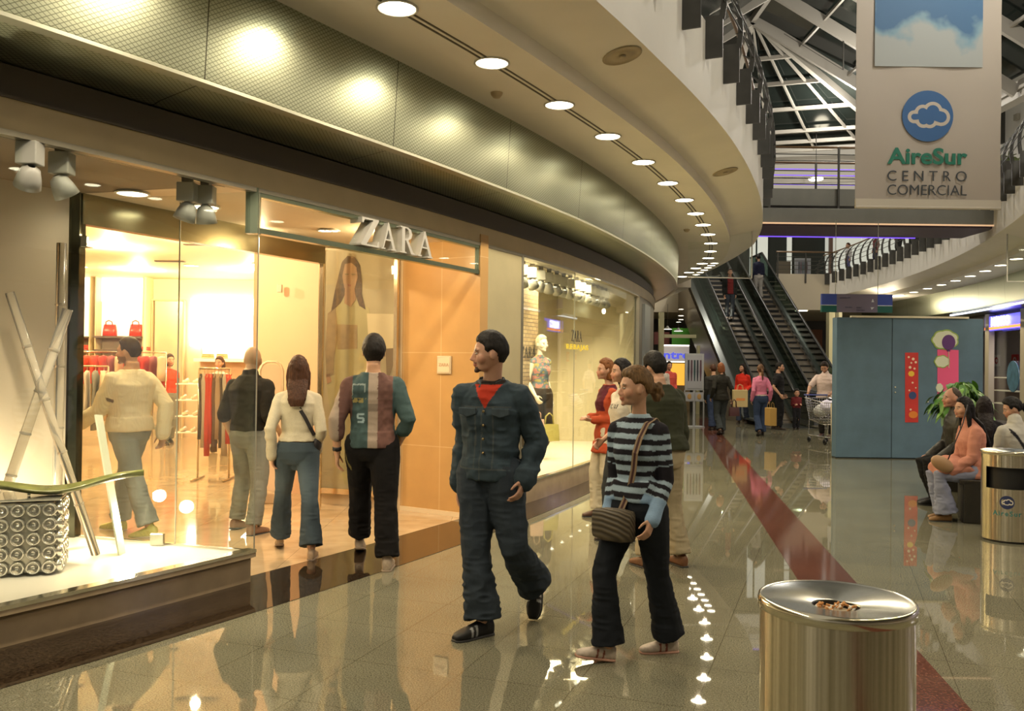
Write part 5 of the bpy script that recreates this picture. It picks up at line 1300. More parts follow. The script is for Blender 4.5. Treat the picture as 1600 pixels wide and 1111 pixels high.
# ================================================================ blue kiosk
K0=atz(1306,716,0); K1x=K0.x+2.62; KY=K0.y
e=empty('hoarding',(K0.x,KY,0),0,'tall blue-grey panelled hoarding decorated with paper cut-outs','hoarding')
M_K=mat('kiosk_blue',(.09,.16,.225),.55,var=.12,varscale=3,bump=(30,.1))
KH=2.52
def kx(px,py): p=aty(px,py,KY-.01); return p.x-K0.x,p.z
mb=MB(); xm=kx(1394,600)[0]; mb.box((0,0,.02),(xm-.006,.22,KH)); mb.obj('left_panel',M_K,e,bevel=.004)
mb=MB(); mb.box((xm+.006,0,.02),(2.62,.22,KH)); mb.obj('right_panel',M_K,e,bevel=.004)
mb=MB(); mb.box((xm-.006,.01,.02),(xm+.006,.21,KH-.01)); mb.obj('joint',mat('joint_dark',(.02,.03,.03),.6),e)
mb=MB(); mb.box((0,.02,0),(2.62,.20,.02)); mb.obj('base',mat('joint_dark'),e)
mb=MB(); mb.box((.25,-.03,KH),(2.35,.05,KH+.035)); mb.obj('top_light_bar',mat('pale_bar',(.65,.60,.45),.4),e)
def kflat(name,pts,m,y=-.006,y0=0): mb=MB(); flat(mb,[kx(*p) for p in pts][::-1],y,y0); mb.obj(name,m,e)
M_PRED=mat('paper_red',(.52,.035,.03),.7,var=.1); M_PPK=mat('paper_pink',(.75,.10,.25),.7); M_PUR=mat('paper_purple',(.10,.03,.16),.6); M_PW=mat('paper_white2',(.62,.66,.52),.8); M_PG=mat('paper_green',(.28,.40,.10),.8); M_PO=mat('paper_orange',(.70,.22,.03),.7); M_PY=mat('paper_yellow',(.75,.50,.05),.7)
kflat('red_strip',[(1414.5,551),(1435,551),(1435,660),(1414.5,660)],M_PRED)
kflat('pink_strip',[(1465,546),(1498,547),(1498,633),(1465,633)],M_PPK)
def circ(cx,cy,rx,ry,n=20): return [(cx+rx*math.cos(2*PI*k/n),cy-ry*math.sin(2*PI*k/n)) for k in range(n)]
def cloudpx(cx,cy,w,h,n=60): return [(cx+(w/2)*(1+.10*abs(math.sin(3.5*t)))*math.cos(t),cy-(h/2)*(1+.10*abs(math.sin(3.5*t)))*math.sin(t)) for t in frange(0,2*PI,n+1)[:-1]]
kflat('cloud_edge',cloudpx(1477,531,40,30),M_PG,-.010); kflat('cloud',cloudpx(1477,531,36,26),M_PW,-.013)
kflat('balloon',circ(1482,535,10.5,12),M_PUR,-.018); kflat('balloon_knot',[(1479,549),(1485,549),(1482,545)],M_PUR,-.018); kflat('balloon_string',[(1481.6,549),(1482.4,549),(1482.9,575),(1482.1,575)],mat('string_pale',(.6,.5,.4),.7),-.018)
kflat('cloud_edge',cloudpx(1472,565,23,19),M_PG,-.010); kflat('cloud',cloudpx(1472,565,20,16),M_PW,-.013)
kflat('cloud',cloudpx(1468,606,10,13),M_PW,-.013)
for i,(x,y,r) in enumerate(((1420,558,1.6),(1427,561,2.2),(1424,567,1.4),(1431,566,1.8),(1422,574,2.2),(1429,576,1.6),(1426,598,1.5),(1421,610,1.4),(1431,606,1.2),(1423,640,1.6))):
    kflat('bubble',circ(x,y,r,r,12),mat('paper_pale',(.75,.62,.45),.7),-.010,-.006)
kflat('flower',cloudpx(1424,584,9,8,30),M_PY,-.010,-.006); kflat('sea_shell',circ(1427,648,7,5.5),M_PO,-.010,-.006); kflat('pebble',circ(1426,618,6,6),mat('paper_navy',(.03,.06,.18),.7),-.010,-.006)
for x,y in((1399,605),(1399,613),(1450,628)):
    p=kx(x,y); mb=MB(); mb.ell((p[0],-.008,p[1]),(.014,.012,.014),10,6); mb.obj('bolt',mat('bolt_pale',(.7,.65,.5),.3,.5),e,smooth=True)
# direction sign hanging over it
SY=17.0
a=aty(1283,487.5,SY); b=aty(1393.5,460.5,SY)
e=empty('direction_sign',((a.x+b.x)/2,SY,a.z),0,'hanging direction sign with blue and green ends and arrows','sign'); w=b.x-a.x; h=b.z-a.z
mb=MB(); mb.box((-w*.29,-.03,0),(w*.29,.03,h)); mb.obj('centre_panel',mat('sign_mauve',(.20,.17,.24),.4),e)
for s_ in(-1,1):
    x0=-w/2 if s_<0 else w/2-w*.21
    mb=MB(); mb.box((x0,-.035,h*.40),(x0+w*.21,.035,h)); mb.obj('blue_end',mat('sign_blue',(.05,.09,.42),.4),e)
    mb=MB(); mb.box((x0,-.035,0),(x0+w*.21,.035,h*.37)); mb.obj('green_end',mat('sign_green',(.01,.12,.10),.4),e)
    mb=MB(); mb.box((x0,-.036,h*.36),(x0+w*.21,-.03,h*.40)); mb.obj('wave_line',mat('sign_white',(.7,.72,.75),.4),e)
    mb=MB(); mb.tube([(s_*w*.3,0,h),(s_*w*.3,0,4.47-a.z)],.006,6); mb.obj('hanging_wire',M_STEEL,e)
for (x,z,ar) in((w*.22,h*.66,(0,1)),(w*.22,h*.25,(1,.4))):
    d=Vector((ar[0],ar[1])).normalized(); n2=Vector((-d.y,d.x)); c=Vector((x,z)); s5=.032
    mb=MB(); flat(mb,[tuple(c+d*s5),tuple(c-d*s5+n2*s5*.8),tuple(c-d*s5-n2*s5*.8)],.031,.036) if False else mb.prism([tuple(c+d*s5),tuple(c-d*s5+n2*s5*.8),tuple(c-d*s5-n2*s5*.8)],.031,.037,M=ROTX); mb.obj('arrow',mat('sign_white'),e)
for (x,z,wd,hh) in((-w*.17,h*.80,.20,.025),(-w*.12,h*.28,.14,.03),(w*.03,h*.27,.10,.025),(w*.05,h*.12,.16,.025)):
    tm=text_mb('servicios ocio' if wd>.18 else ('tiendas' if wd>.12 else 'planta 1'),.05,.003); xs=[v[0] for v in tm.v]; xf(tm,Matrix.Translation((x,-.034,z))@ROTX@Matrix.Diagonal((wd/(max(xs)-min(xs)),.7,1,1))); tm.obj('lettering',mat('sign_ink',(.03,.04,.10),.5),e)
# ================================================================ bench, planter
e=empty('bench',(5.02,9.15,0),math.radians(-20),'long black bench with a boxy end by the litter bin','bench')
mb=MB(); mb.box((-.30,0,.0),(.30,.45,.44)); mb.obj('end_block',mat('bench_black',(.016,.015,.012),.45),e,bevel=.01)
mb=MB(); mb.box((-.34,.0,.40),(.34,3.2,.455)); mb.obj('seat',mat('bench_seat',(.022,.018,.014),.4),e,bevel=.008)
mb=MB(); mb.box((-.30,2.6,.0),(.30,3.1,.42)); mb.obj('end_block',mat('bench_black'),e,bevel=.01)
e=empty('bench',(5.62,9.25,0),math.radians(-16),'second black bench behind the steel litter bin','bench')
mb=MB(); mb.box((-.32,0,.40),(.32,2.6,.455)); mb.obj('seat',mat('bench_seat'),e,bevel=.008)
for y in(.1,2.1): mb=MB(); mb.box((-.28,y,0),(.28,y+.4,.40)); mb.obj('end_block',mat('bench_black'),e)
PP=Vector((6.05,11.9,0)); e=empty('potted_plant',PP,0,'leafy green potted plant in a dark planter behind the seated people','plant')
mb=MB(); mb.lathe([(.26,0),(.30,.55),(.28,.56),(.24,.50),(.001,.5)],24,close=False); mb.obj('planter',mat('planter_dark',(.04,.035,.03),.5),e,smooth='auto')
mb=MB()
rr=random.Random(11)
for k in range(9): mb.tube([(0,0,.5),(rr.uniform(-.1,.1),rr.uniform(-.1,.1),.85),(rr.uniform(-.25,.25),rr.uniform(-.2,.2),1.15)],.008,6)
mb.obj('stem',mat('stem_green',(.12,.16,.04),.6),e)
mb=MB(); 
for k in range(330):
    a=rr.random()*6.28; rad=rr.uniform(.02,.29); z=1.22+.32*math.cos(rad/.29*1.5)*rr.uniform(.4,1)-rr.random()*.28; c=Vector((rad*math.cos(a)*1.25,rad*math.sin(a),z)); 
    dirv=Vector((math.cos(a)+rr.uniform(-.5,.5),math.sin(a)+rr.uniform(-.5,.5),rr.uniform(-1.4,.35))).normalized(); L_=rr.uniform(.09,.15); wd=L_*.32; sd=dirv.cross(Vector((0,0,1))).normalized()
    vs=[]; 
    for i in range(6):
        u=i/5; ww=wd*math.sin(PI*(u*.92+.06)); q=c+dirv*(L_*u)+Vector((0,0,-.10*u*u)); vs+=[q-sd*ww,q+Vector((0,0,-ww*.25)),q+sd*ww]
    fs=[]
    for i in range(5):
        b=i*3; fs+=[(b,b+3,b+4,b+1),(b+1,b+4,b+5,b+2)]
    mb.add(vs,fs,0 if k%3 else 1)
mb.obj('foliage',[mat('leaf_mid',(.06,.17,.02),.4,var=.25,varscale=8),mat('leaf_light',(.14,.30,.05),.4)],e,smooth=True)
# planter on bridge end
e=empty('potted_plant',(9.9,17.4,5.2),0,'trailing plant in a trough on the upper floor beside the banner','plant')
mb=MB(); mb.box((-.5,-.2,0),(.7,.2,.5)); mb.obj('trough',mat('planter_dark'),e)
mb=MB()
for k in range(90):
    x=rr.uniform(-.5,.7); a=rr.random()*6.28; c=Vector((x,rr.uniform(-.15,.15),.55)); d=Vector((math.cos(a),math.sin(a)*.5,rr.uniform(.2,1.4))).normalized(); L_=rr.uniform(.3,.6); sd=d.cross(Vector((0,1,0))).normalized()*.02
    vs=[];fs=[]
    for i in range(5):
        u=i/4; q=c+d*(L_*u)+Vector((0,0,-.45*u*u)); w_=sd*(1-u*.8); vs+=[q-w_,q+w_]
    for i in range(4): fs.append((2*i,2*i+2,2*i+3,2*i+1))
    mb.add(vs,fs)
mb.obj('foliage',mat('leaf_dull',(.10,.13,.04),.5),e)
# ================================================================ right shops
def thR(px,z,off):
    lo,hi=-45,5
    for _ in range(50):
        m=(lo+hi)/2
        if proj(arcR(m,off,z))[0]>px: lo=m
        else: hi=m
    return (lo+hi)/2
sweepR=lambda nm,off,t0,t1,z0,z1,m,th=.06,**k: sweep_uv([(off,z0),(off+th,z0),(off+th,z1),(off,z1)],arcR,frange(t1,t0,8),nm,m,RR,closed=True,kind=None,**k)
ts0,ts1=thR(1539,2.9,2.2),thR(1598,2.9,2.2)
e=empty('shop_sign',(0,0,0),0,'glowing blue shop sign with white lettering and an orange stripe','sign')
sweepR('blue_face',2.2,ts0,ts1,2.72,3.12,mat('sign_blue_lit',(.05,.05,.6),.4,emit=(.10,.09,1.0),es=1.3),parent=e)
sweepR('orange_stripe',2.19,ts0,ts1,2.75,2.82,mat('sign_orange_lit',(.9,.3,.05),.4,emit=(1,.20,.03),es=1.6),parent=e)
tw0,tw1=thR(1548.5,2.9,2.17),thR(1577,2.9,2.17)
p=arcR(tw0,2.17,2.95); q=arcR(tw1,2.17,2.95); tm=text_mb('NAMCO',.3,.01,.018); xs=[v[0] for v in tm.v]; xf(tm,face_mat(p.lerp(q,.5),(q-p))@Matrix.Diagonal(((q-p).length/(max(xs)-min(xs)),1.05,1,1)))
tm.obj('lettering',mat('sign_white_lit',(1,1,1),.4,emit=(1,1,1),es=3),e)
o=sweepR('cyan_reflection_strip',1.62,thR(1484,3.2,1.62),thR(1640,3.2,1.62),3.215,3.265,mat('cyan_reflection_glow',(.6,.7,.8),.4,emit=(.55,.62,.85),es=.9)); tag(o,'pale bluish glowing strip standing in for a reflection under the right metal fascia','painted reflection')  # emissive strip stands in for a bluish reflection along the fascia
M_PILR=mat('pillar_beige',(.40,.36,.26),.4)
for px in(1546,1602):
    a=thR(px,1.5,2.25); p=arcR(a,2.25,0); mb=MB(); mb.box((p.x-.08,p.y-.1,0),(p.x+.08,p.y+.1,3.2)); struct(mb,'trim_right_pier',M_PILR)
sweep_uv([(2.4,.15),(2.42,.15),(2.42,2.72),(2.4,2.72)],arcR,frange(-50,-2,60),'window_4',M_GLASS,RR,closed=True)
e=empty('shop_shelving',(0,0,0),0,'glass shop counter shelves inside the right-hand shop','shelving')
for z in(.62,1.0,1.38): sweepR('shelf',2.9,thR(1548,1.5,2.9),thR(1660,1.5,2.9),z,z+.03,mat('shelf_white'),.35,parent=e)
sweepR('back_panel',3.3,thR(1548,1.5,3.3),thR(1660,1.5,3.3),.1,1.45,mat('dusky_panel',(.14,.10,.10),.5),.05,parent=e)
tt=thR(1583,1.45,2.36); p=arcR(tt,2.36,1.45); mb=MB(); mb.lathe([(.0005,-.01),(.42,-.01),(.42,.01),(.0005,.01)],40); q_=Vector((-math.cos(math.radians(tt)),-math.sin(math.radians(tt)),0)).to_track_quat('Z','Y').to_matrix().to_4x4(); q_.translation=p; xf(mb,q_)
tag(mb.obj('round_decal',mat('decal_blue',(.06,.14,.20),.3,var=.5,varscale=5),smooth='auto'),'large round blue decal on the right shop window','decal')
for px,c,lab in((1557.5,(.65,.05,.10),'small square notice with a red ring on the right shop wall'),(1586,(.60,.03,.03),'red square notice on the right shop wall')):
    a=thR(px,2.0,5.1); p=arcR(a,5.1,1.95 if px<1570 else 1.95); n_=Vector((-math.cos(math.radians(a)),-math.sin(math.radians(a)),0)); q_=n_.to_track_quat('Z','Y').to_matrix().to_4x4(); q_.translation=p
    e=empty('wall_notice',(0,0,0),0,lab,'notice'); mb=MB(); mb.box((-.22,-.2,-.01),(.22,.2,.01)); xf(mb,q_); mb.obj('sheet',mat('notice_%d'%px,c if px>1570 else (.75,.7,.72),.6),e)
    mb=MB(); mb.lathe([(.06,.012),(.12,.012)],20); xf(mb,q_); mb.obj('ring',mat('notice_red' if px<1570 else 'notice_pale',(.6,.04,.08) if px<1570 else (.8,.6,.6),.6),e)
for a in(-12,-9,-16,-22,-28): p=arcR(a,3.6,3.0); area(p,1.2,45,(.95,.85,1.0),name='shop_lamp')
mb=MB(); mb.box((0,-.03,-.06),(.06,.03,.06))
for px,py,lab in((1592,183,'upper'),(1573,140,'higher')):
    P=None; r=ray(px,py)
    for t_ in np.linspace(5,40,3000):
        Pq=Vector((0,0,CAMH))+r*t_
        if math.hypot(Pq.x-C2.x,Pq.y-C2.y)>RR+4.19: P=Pq; break
    if P: tag(MB().box((P.x-.12,P.y-.1,P.z-.1),(P.x-.02,P.y+.1,P.z+.1)).obj('wall_light',mat('wall_light_body',(.35,.33,.28),.5),bevel=.01),'small box-shaped wall light on the %s right white wall'%lab,'wall light')
def hall(loc,pw,col=(1,.93,.82)):  # point lamps without fittings, added as fill for the hall and far floor
    l=bpy.data.lights.new('hall_fill_lamp','POINT'); l.energy=pw; l.color=col; l.shadow_soft_size=.09; o=link(bpy.data.objects.new('hall_fill_lamp',l)); o.location=loc; return o
# ================================================================ escalators
YB0=25.5; RISE=5.15; SL=math.tan(math.radians(30)); YT=YB0+RISE/SL
M_BAL=mat('escalator_glass_panel',(.10,.13,.12),.12,.2,spec=.6); M_TRUSS=mat('escalator_cladding',(.20,.165,.12),.4,.3); M_STEP=mat('escalator_step',(.07,.07,.065),.4,.6,); M_RISER=mat('escalator_riser',(.03,.03,.03),.5,.5); M_RUB=mat('handrail_rubber',(.006,.006,.006),.35); M_DECK=mat('escalator_deck',(.12,.13,.12),.3,.8)
def zs(y): return min(RISE,max(0,(y-YB0)*SL))
def esc(xl,label):
    wd=1.02; e=empty('escalator',(xl+wd/2,YB0,0),0,label,'escalator'); x0,x1=-wd/2,wd/2
    path=[(-2.0,0),(0,0)]+[(t,t*SL) for t in frange(.3,RISE/SL-.3,14)]+[(RISE/SL,RISE),(RISE/SL+1.6,RISE)]
    for x in(x0,x1):
        # solid balustrade panel
        mb=MB(); n=len(path); vs=[];fs=[]
        top=[(-1.9,.3)]+[]; 
        for y,z in path: vs+=[(x-.02,y,z+.16),(x+.02,y,z+.16),(x+.02,y,z+.90),(x-.02,y,z+.90)]
        for i in range(n-1):
            b=i*4
            for k in range(4): fs.append((b+k,b+(k+1)%4,b+4+(k+1)%4,b+4+k))
        fs+=[(0,1,2,3),tuple(range(4*n-4,4*n))]
        mb.add(vs,fs); mb.obj('balustrade_panel',M_GLASS if False else glassmat('escalator_glass',(.30,.36,.33),1.5),e)
        mb=MB(); hp=[(x,path[0][0]-.10,.25),(x,path[0][0]-.22,.45),(x,path[0][0]-.24,.65),(x,path[0][0]-.12,.86)]+[(x,y,z+.93) for y,z in path]; mb.tube(hp,.042,8); mb.obj('handrail',M_RUB,e,smooth=True)
        mb=MB()
        for i in range(n-1): mb.beam((x,path[i][0],path[i][1]+.13),(x,path[i+1][0],path[i+1][1]+.13),.20,.10)
        mb.obj('deck',M_DECK,e)
    # truss cladding both sides and below
    if xl<8:
        mb=MB()
        for i in range(n-1): mb.beam((x0-.25,path[i][0],path[i][1]+.15),(x0-.25,path[i+1][0],path[i+1][1]+.15),.40,.05)
        mb.obj('outer_deck',M_DECK,e)
    mb=MB(); pr=[(-2.0,-.02),(2.3,-.02),(RISE/SL+.8,RISE-1.25),(RISE/SL+1.6,RISE-1.25),(RISE/SL+1.6,RISE-.12),(RISE/SL,RISE-.12),(0,-.0)]
    xc=x0-(.45 if xl<8 else .12)
    mb.add([(xc,y,z) for y,z in pr]+[(x1+.12,y,z) for y,z in pr],[tuple(range(7)),tuple(range(13,6,-1))]+[(i,(i+1)%7,7+(i+1)%7,7+i) for i in range(7)]); mb.obj('cladding',M_TRUSS,e)
    n=26
    for i in range(n):
        z=.2*(i+.5); y=z/SL
        if z>RISE-.05: break
        mb=MB(); mb.box((x0+.08,y-.02,z-.02),(x1-.08,y+.36,z),0); mb.box((x0+.08,y-.02,z-.22),(x1-.08,y+.0,z-.02),1); mb.obj('step',[M_STEP,M_RISER],e)
    for y0,z in((-2.0,.0),(RISE/SL,RISE)):
        mb=MB(); mb.box((x0+.08,y0,z-.02),(x1-.08,y0+2.0 if z==0 else y0+1.6,z+.008)); mb.obj('landing_plate',M_DECK,e)
    return e
esc(7.13,'left escalator rising to the upper floor, carrying a man in dark red')
esc(8.68,'right escalator rising to the upper floor, beside the far balcony')
# far upper floor slab
M_SLAB=mat('far_slab_paint',(.62,.55,.42),.6)
mb=MB(); mb.box((9.85,33.2,3.8),(22,42,5.15)); mb.box((-2,YT+1.2,3.8),(9.85,42,5.13)); mb.box((2.6,26.5,3.99),(5.35,YT+1.2,5.15)); struct(mb,'ceiling_far',M_SLAB)
e=empty('balustrade',(11,33.2,5.15),0,'straight dark railing along the far upper floor edge','railing')
for x in(9.95,11.0,12.0):
    mb=MB(); mb.box((x-11-.025,-.06,-.35),(x-11+.025,-.02,.82)); mb.obj('post',M_DGREY,e)
for z in(.16,.32,.48,.64): mb=MB(); mb.tube([(-1.1,-.04,z),(1.2,-.04,z)],.012,6); mb.obj('rail',M_RAIL,e)
mb=MB(); mb.tube([(-1.1,-.04,.82),(1.2,-.04,.82)],.03,8); mb.obj('handrail',mat('wood_handrail'),e,smooth=True)
# upper far shop: white panels and dark openings
YW=38.5
mb=MB(); mb.box((4,YW+.3,5.15),(24,YW+.5,9.2)); struct(mb,'wall_far_upper',mat('far_dark_wall',(.012,.016,.012),.6))
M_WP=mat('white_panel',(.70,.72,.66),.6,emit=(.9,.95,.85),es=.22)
for i,(a,b) in enumerate(((1172,1181),(1184,1200),(1230,1237.5),(1290,1295),(1300,1345),(1346,1420))):
    p=aty(a,420,YW); q=aty(b,360,YW); mb=MB(); mb.box((p.x,YW,5.15),(q.x,YW+.1,8.4)); tag(mb.obj('wall_panel',M_WP),'white upright panel of the far upper shopfront'+['',', narrow strip nearest the escalator',', slim one between two dark openings',', slim one beside the brown post',', wide one behind the curved railing',', farthest right'][i],'panel')
p=aty(1297.5,400,YW-.1); mb=MB(); mb.box((p.x-.07,YW-.2,5.15),(p.x+.07,YW-.05,8.4)); tag(mb.obj('post',mat('brown_post',(.16,.10,.08),.5)),'brown upright post between the white panels upstairs','post')
# displays upstairs: grey stand and a poster stand
def stand_with_picture(loc,w,h,z0,label,name='poster_stand',em=.15,feet=True):
    e=empty(name,loc,0,label,'poster stand'); mb=MB(); mb.box((-w/2,-.03,z0),(w/2,.03,z0+h)); mb.obj('frame',mat('stand_grey',(.30,.32,.34),.4,.3),e)
    mb=MB(); mb.box((-w/2+.05,-.04,z0+.05),(w/2-.05,-.03,z0+h-.05)); mb.obj('picture',mat('picture_pale',(.24,.25,.28),.5),e)
    for k in range(5):
        x=-.16+.08*k; mb=MB(); mb.loft([((x,-.045,z0+h*.25),(1,0,0),(0,1,0),.012,.003),((x,-.045,z0+h*.5),(1,0,0),(0,1,0),.028,.003),((x,-.045,z0+h*.82),(1,0,0),(0,1,0),.022,.003)],8); mb.obj('printed_brush',mat('brush_print_%d'%(k%3),[(.015,.018,.03),(.05,.02,.035),(.008,.035,.04)][k%3],.5),e)
    if feet: mb=MB(); mb.box((-w/2,-.2,0),(w/2,.2,.03)); mb.box((-.03,-.02,0),(.03,.02,z0)); mb.obj('foot',mat('stand_grey'),e)
    return e
p=aty(1254,420,36.5); stand_with_picture((p.x,36.5,5.15),.66,.85,.15,'tall upstairs advertising stand with brush-like stripes behind the railing')
p=aty(1226,420,36.2); mb=MB(); mb.box((p.x-.25,36.2,5.15),(p.x+.25,36.5,5.98)); tag(mb.obj('panel_box',mat('brown_grey_box',(.10,.085,.06),.6)),'brown-grey upright box behind the far upstairs railing','box')
e=stand_with_picture((aty(1084,660,23.5).x,23.5,0),.50,.98,.98,'ground-floor advertising stand with brush-like stripes and two round pictures')
for s_ in(-1,1):
    mb=MB(); mb.box((s_*.13-.11,-.04,.70),(s_*.13+.11,-.02,.93)); mb.obj('small_panel',mat('picture_pale'),e)
    mb=MB(); mb.ell((s_*.13,-.045,.815),(.055,.006,.075),14,8); mb.obj('round_picture',mat('ochre_print',(.30,.18,.06),.5),e)
mb=MB(); mb.box((-.27,-.03,.68),(.27,.03,.70)); mb.box((-.27,-.03,.02),(-.24,.03,.98)); mb.box((.24,-.03,.02),(.27,.03,.98)); mb.obj('rack',mat('stand_grey'),e)
# far ground floor
mb=MB(); mb.box((-2,41,0),(24,41.3,3.9)); struct(mb,'wall_far',mat('far_wall_dark',(.035,.033,.025),.5,var=.4,varscale=1.))
def fbox(px0,py0,px1,py1,Y,d,name,m,label,cat,group=None,z0=None):
    a=aty(px0,py1,Y);b=aty(px1,py0,Y); mb=MB(); mb.box((a.x,Y,a.z if z0 is None else z0),(b.x,Y+d,b.z)); return tag(mb.obj(name,m),label,cat,group)
M_COLM=mat('cream_column',(.62,.58,.34),.4)
e=empty('shop_portal',(5.0,30,0),0,'cream column and cross beam framing the shop beyond the escalators','portal')
for nm,b_ in(('column',(1029,488,1038,650)),('cross_beam',(1038,523,1088,527.5)),('column',(1089,540,1094,640))):
    a=aty(b_[0],b_[3],30);b=aty(b_[2],b_[1],30); mb=MB(); mb.box((a.x-5,0,0 if nm=='column' else a.z),(b.x-5,.2,b.z)); mb.obj(nm,M_COLM,e)
fbox(1294,488,1305,700,30.5,.3,'column',M_COLM,'tall cream column behind the kiosk, left of the pair','column',z0=0); fbox(1309,488,1316,700,30.9,.3,'column',M_COLM,'tall cream column behind the kiosk, right of the pair','column',z0=0)
fbox(1050,513,1078,538,33.5,.1,'green_panel',mat('panel_green',(.09,.42,.04),.5),'bright green panel over the far bright counter','panel')
fbox(1022,519,1046,538,33.9,.1,'red_panel',mat('panel_rust',(.14,.03,.02),.5),'dark rust-red panel left of the green one','panel')
e=empty('lettered_panel',(7,33,0),0,'backlit pale panel with blue letters beyond the column','panel')
a=aty(1036,566,33);b=aty(1077,539,33); mb=MB(); mb.box((a.x-7,0,a.z),(b.x-7,.1,b.z)); mb.obj('face',mat('panel_pale_lit',(.6,.52,.48),.5,emit=(1,.88,.78),es=.16),e)
mb=MB(); mb.box((a.x-7,-.01,b.z-.05),(b.x-7,0,b.z)); mb.box((a.x-7,-.01,a.z),(b.x-7,0,a.z+.04)); mb.obj('bright_line',mat('line_lit',(1,1,1),.5,emit=(1,.95,.85),es=1.6),e)
a2=aty(1036,563,33);b2=aty(1079,549,33); tm=text_mb('ntro',.4,.01,.012); xs=[v[0] for v in tm.v]; xf(tm,Matrix.Translation(((a2.x+b2.x)/2-7,-.02,(a2.z+b2.z)/2+.02))@ROTX@Matrix.Diagonal(((b2.x-a2.x)/(max(xs)-min(xs)),1,1,1))); tm.obj('lettering',mat('letter_blue',(.05,.06,.45),.5,emit=(.12,.14,.9),es=.5),e)
fbox(1049,568,1071,602,33,.5,'glowing_counter',mat('orange_lit',(.9,.45,.05),.5,emit=(1,.50,.06),es=.6),'glowing orange counter front in the far shop','counter')
fbox(1047,602,1078,650,33,.5,'shop_counter',mat('counter_base',(.45,.33,.18),.5),'dull counter base under the glowing orange front','counter',z0=0)
for px,py in((1043,514.5),(1060,517.5)):
    p=aty(px,py,31); e=empty('pendant_lamp',p,0,'wide white pendant lamp hanging in the far shop, %s one'%('left' if px<1050 else 'right'),'pendant lamp')
    mb=MB(); mb.lathe([(.16,0),(.05,.07),(.03,.12),(.001,.12)],16); mb.obj('shade',mat('spot_grey'),e,smooth=True); mb=MB(); mb.lathe([(.0005,0),(.155,0)],16); mb.obj('glow',mat('white_lamp',(1,1,1),.5,emit=(1,.95,.85),es=4),e); mb=MB(); mb.tube([(0,0,.12),(0,0,3.8-p.z)],.008,6); mb.obj('cord',M_BLACK,e)
for px,py in((1017,487),(1017,495),(1064,493),(1064,499),(1060,503),(1064,483)):
    p=atz(px,py,3.79) if py<492 else atz(px,py,3.3); 
    if p.y<60 and p.y>10: 
        e=empty('ceiling_light',p,0,'tiny far ceiling light beyond the left shop corner','ceiling light','tiny far ceiling lights'); mb=MB(); mb.lathe([(.0005,-.01),(.09,-.01)],12); mb.obj('diffuser',M_LAMP,e)
for px,py in((1249,477),(1255,482),(1294,486)):
    p=atz(px,py,3.78); p.y=max(33.6,min(p.y,40)); p=aty(px,py,p.y); p.z=3.79; e=empty('ceiling_light',p,0,'small ceiling light under the far upper floor beside the escalator','ceiling light','lights under the far floor'); mb=MB(); mb.lathe([(.0005,-.01),(.16,-.01)],12); mb.obj('diffuser',M_LAMP,e)
fbox(1243,515,1285,560,40.9,.1,'orange_dim_panel',mat('dim_orange',(.20,.07,.02),.5),'dim orange panel in the dark shopfront right of the escalators','panel')
hall((7.5,31,3.5),50,(1,.85,.6)); hall((12.3,29,3.6),45,(1,.85,.6)); hall((9.0,25,8.9),200); hall((8,33,8.3),200)
e=empty('ceiling_light',aty(1275,280,27),0,'round white lamp glowing behind the footbridge railing','ceiling light'); mb=MB(); mb.lathe([(.0005,-.02),(.20,-.02),(.22,.02),(.0005,.03)],24); mb.obj('diffuser',M_LAMP,e,smooth='auto'); mb=MB(); mb.tube([(0,0,.03),(0,0,1.9)],.01,6); mb.obj('stem',M_DGREY,e)
# ================================================================ shopping trolley and bags
TP_=Vector((6.72,18.9,0)); e=empty('shopping_trolley',TP_,math.radians(8),'wire shopping trolley pushed by the man in the pink shirt','shopping trolley')
M_CH=mat('trolley_chrome',(.55,.56,.55),.2,1.)
mb=MB()
B0=[(-.20,-.28,.42),(.20,-.28,.42),(.22,.30,.50),(-.22,.30,.50)]; B1=[(-.25,-.42,.88),(.25,-.42,.88),(.28,.38,.96),(-.28,.38,.96)]
def ringp(f): return [Vector(B0[i]).lerp(Vector(B1[i]),f) for i in range(4)]
for f in frange(0,1,9):
    r_=ringp(f); mb.tube(r_+[r_[0]],.005 if 0<f<1 else .010,6)
for i in range(4):
    for k in range(10):
        a=Vector(B0[i]).lerp(Vector(B0[(i+1)%4]),k/10); b=Vector(B1[i]).lerp(Vector(B1[(i+1)%4]),k/10); mb.tube([a,b],.004,5)
for k in range(9): mb.tube([Vector(B0[0]).lerp(Vector(B0[1]),k/8),Vector(B0[3]).lerp(Vector(B0[2]),k/8)],.004,5)
mb.obj('basket',M_CH,e)
mb=MB()
for s_ in(-1,1): mb.tube([(s_*.24,.42,1.0),(s_*.22,.30,.5),(s_*.22,.32,.16),(s_*.18,-.38,.16)],.012,8)
mb.tube([(-.2,-.36,.16),(.2,-.36,.16)],.010,8); mb.obj('chassis',M_CH,e)
mb=MB(); mb.tube([(-.27,.44,1.02),(.27,.44,1.02)],.018,10); mb.obj('handle',mat('trolley_blue',(.04,.06,.25),.4),e,smooth=True)
for x in(-.2,.2):
    for y in(-.36,.34):
        mb=MB(); M_=Matrix.Translation((x,y,.06))@Matrix.Rotation(PI/2,4,'Y'); mb.lathe([(.02,-.015),(.058,-.015),(.06,0),(.058,.015),(.02,.015)],18); xf(mb,M_); mb.obj('wheel',M_RUB,e,smooth=True)
def lump(loc,r,m,label,name='plastic_bag',cat='bag',seed=1,parent=None):
    mb=MB(); mb.ell((0,0,r[2]),r,24,16); v=np.array(mb.v); nn=vnoise(v*9+seed,seed); v=v*(1+.35*nn[:,None]); mb.v=[tuple(x) for x in v]; o=mb.obj(name,m,smooth=True,loc=loc); return tag(o,label,cat)
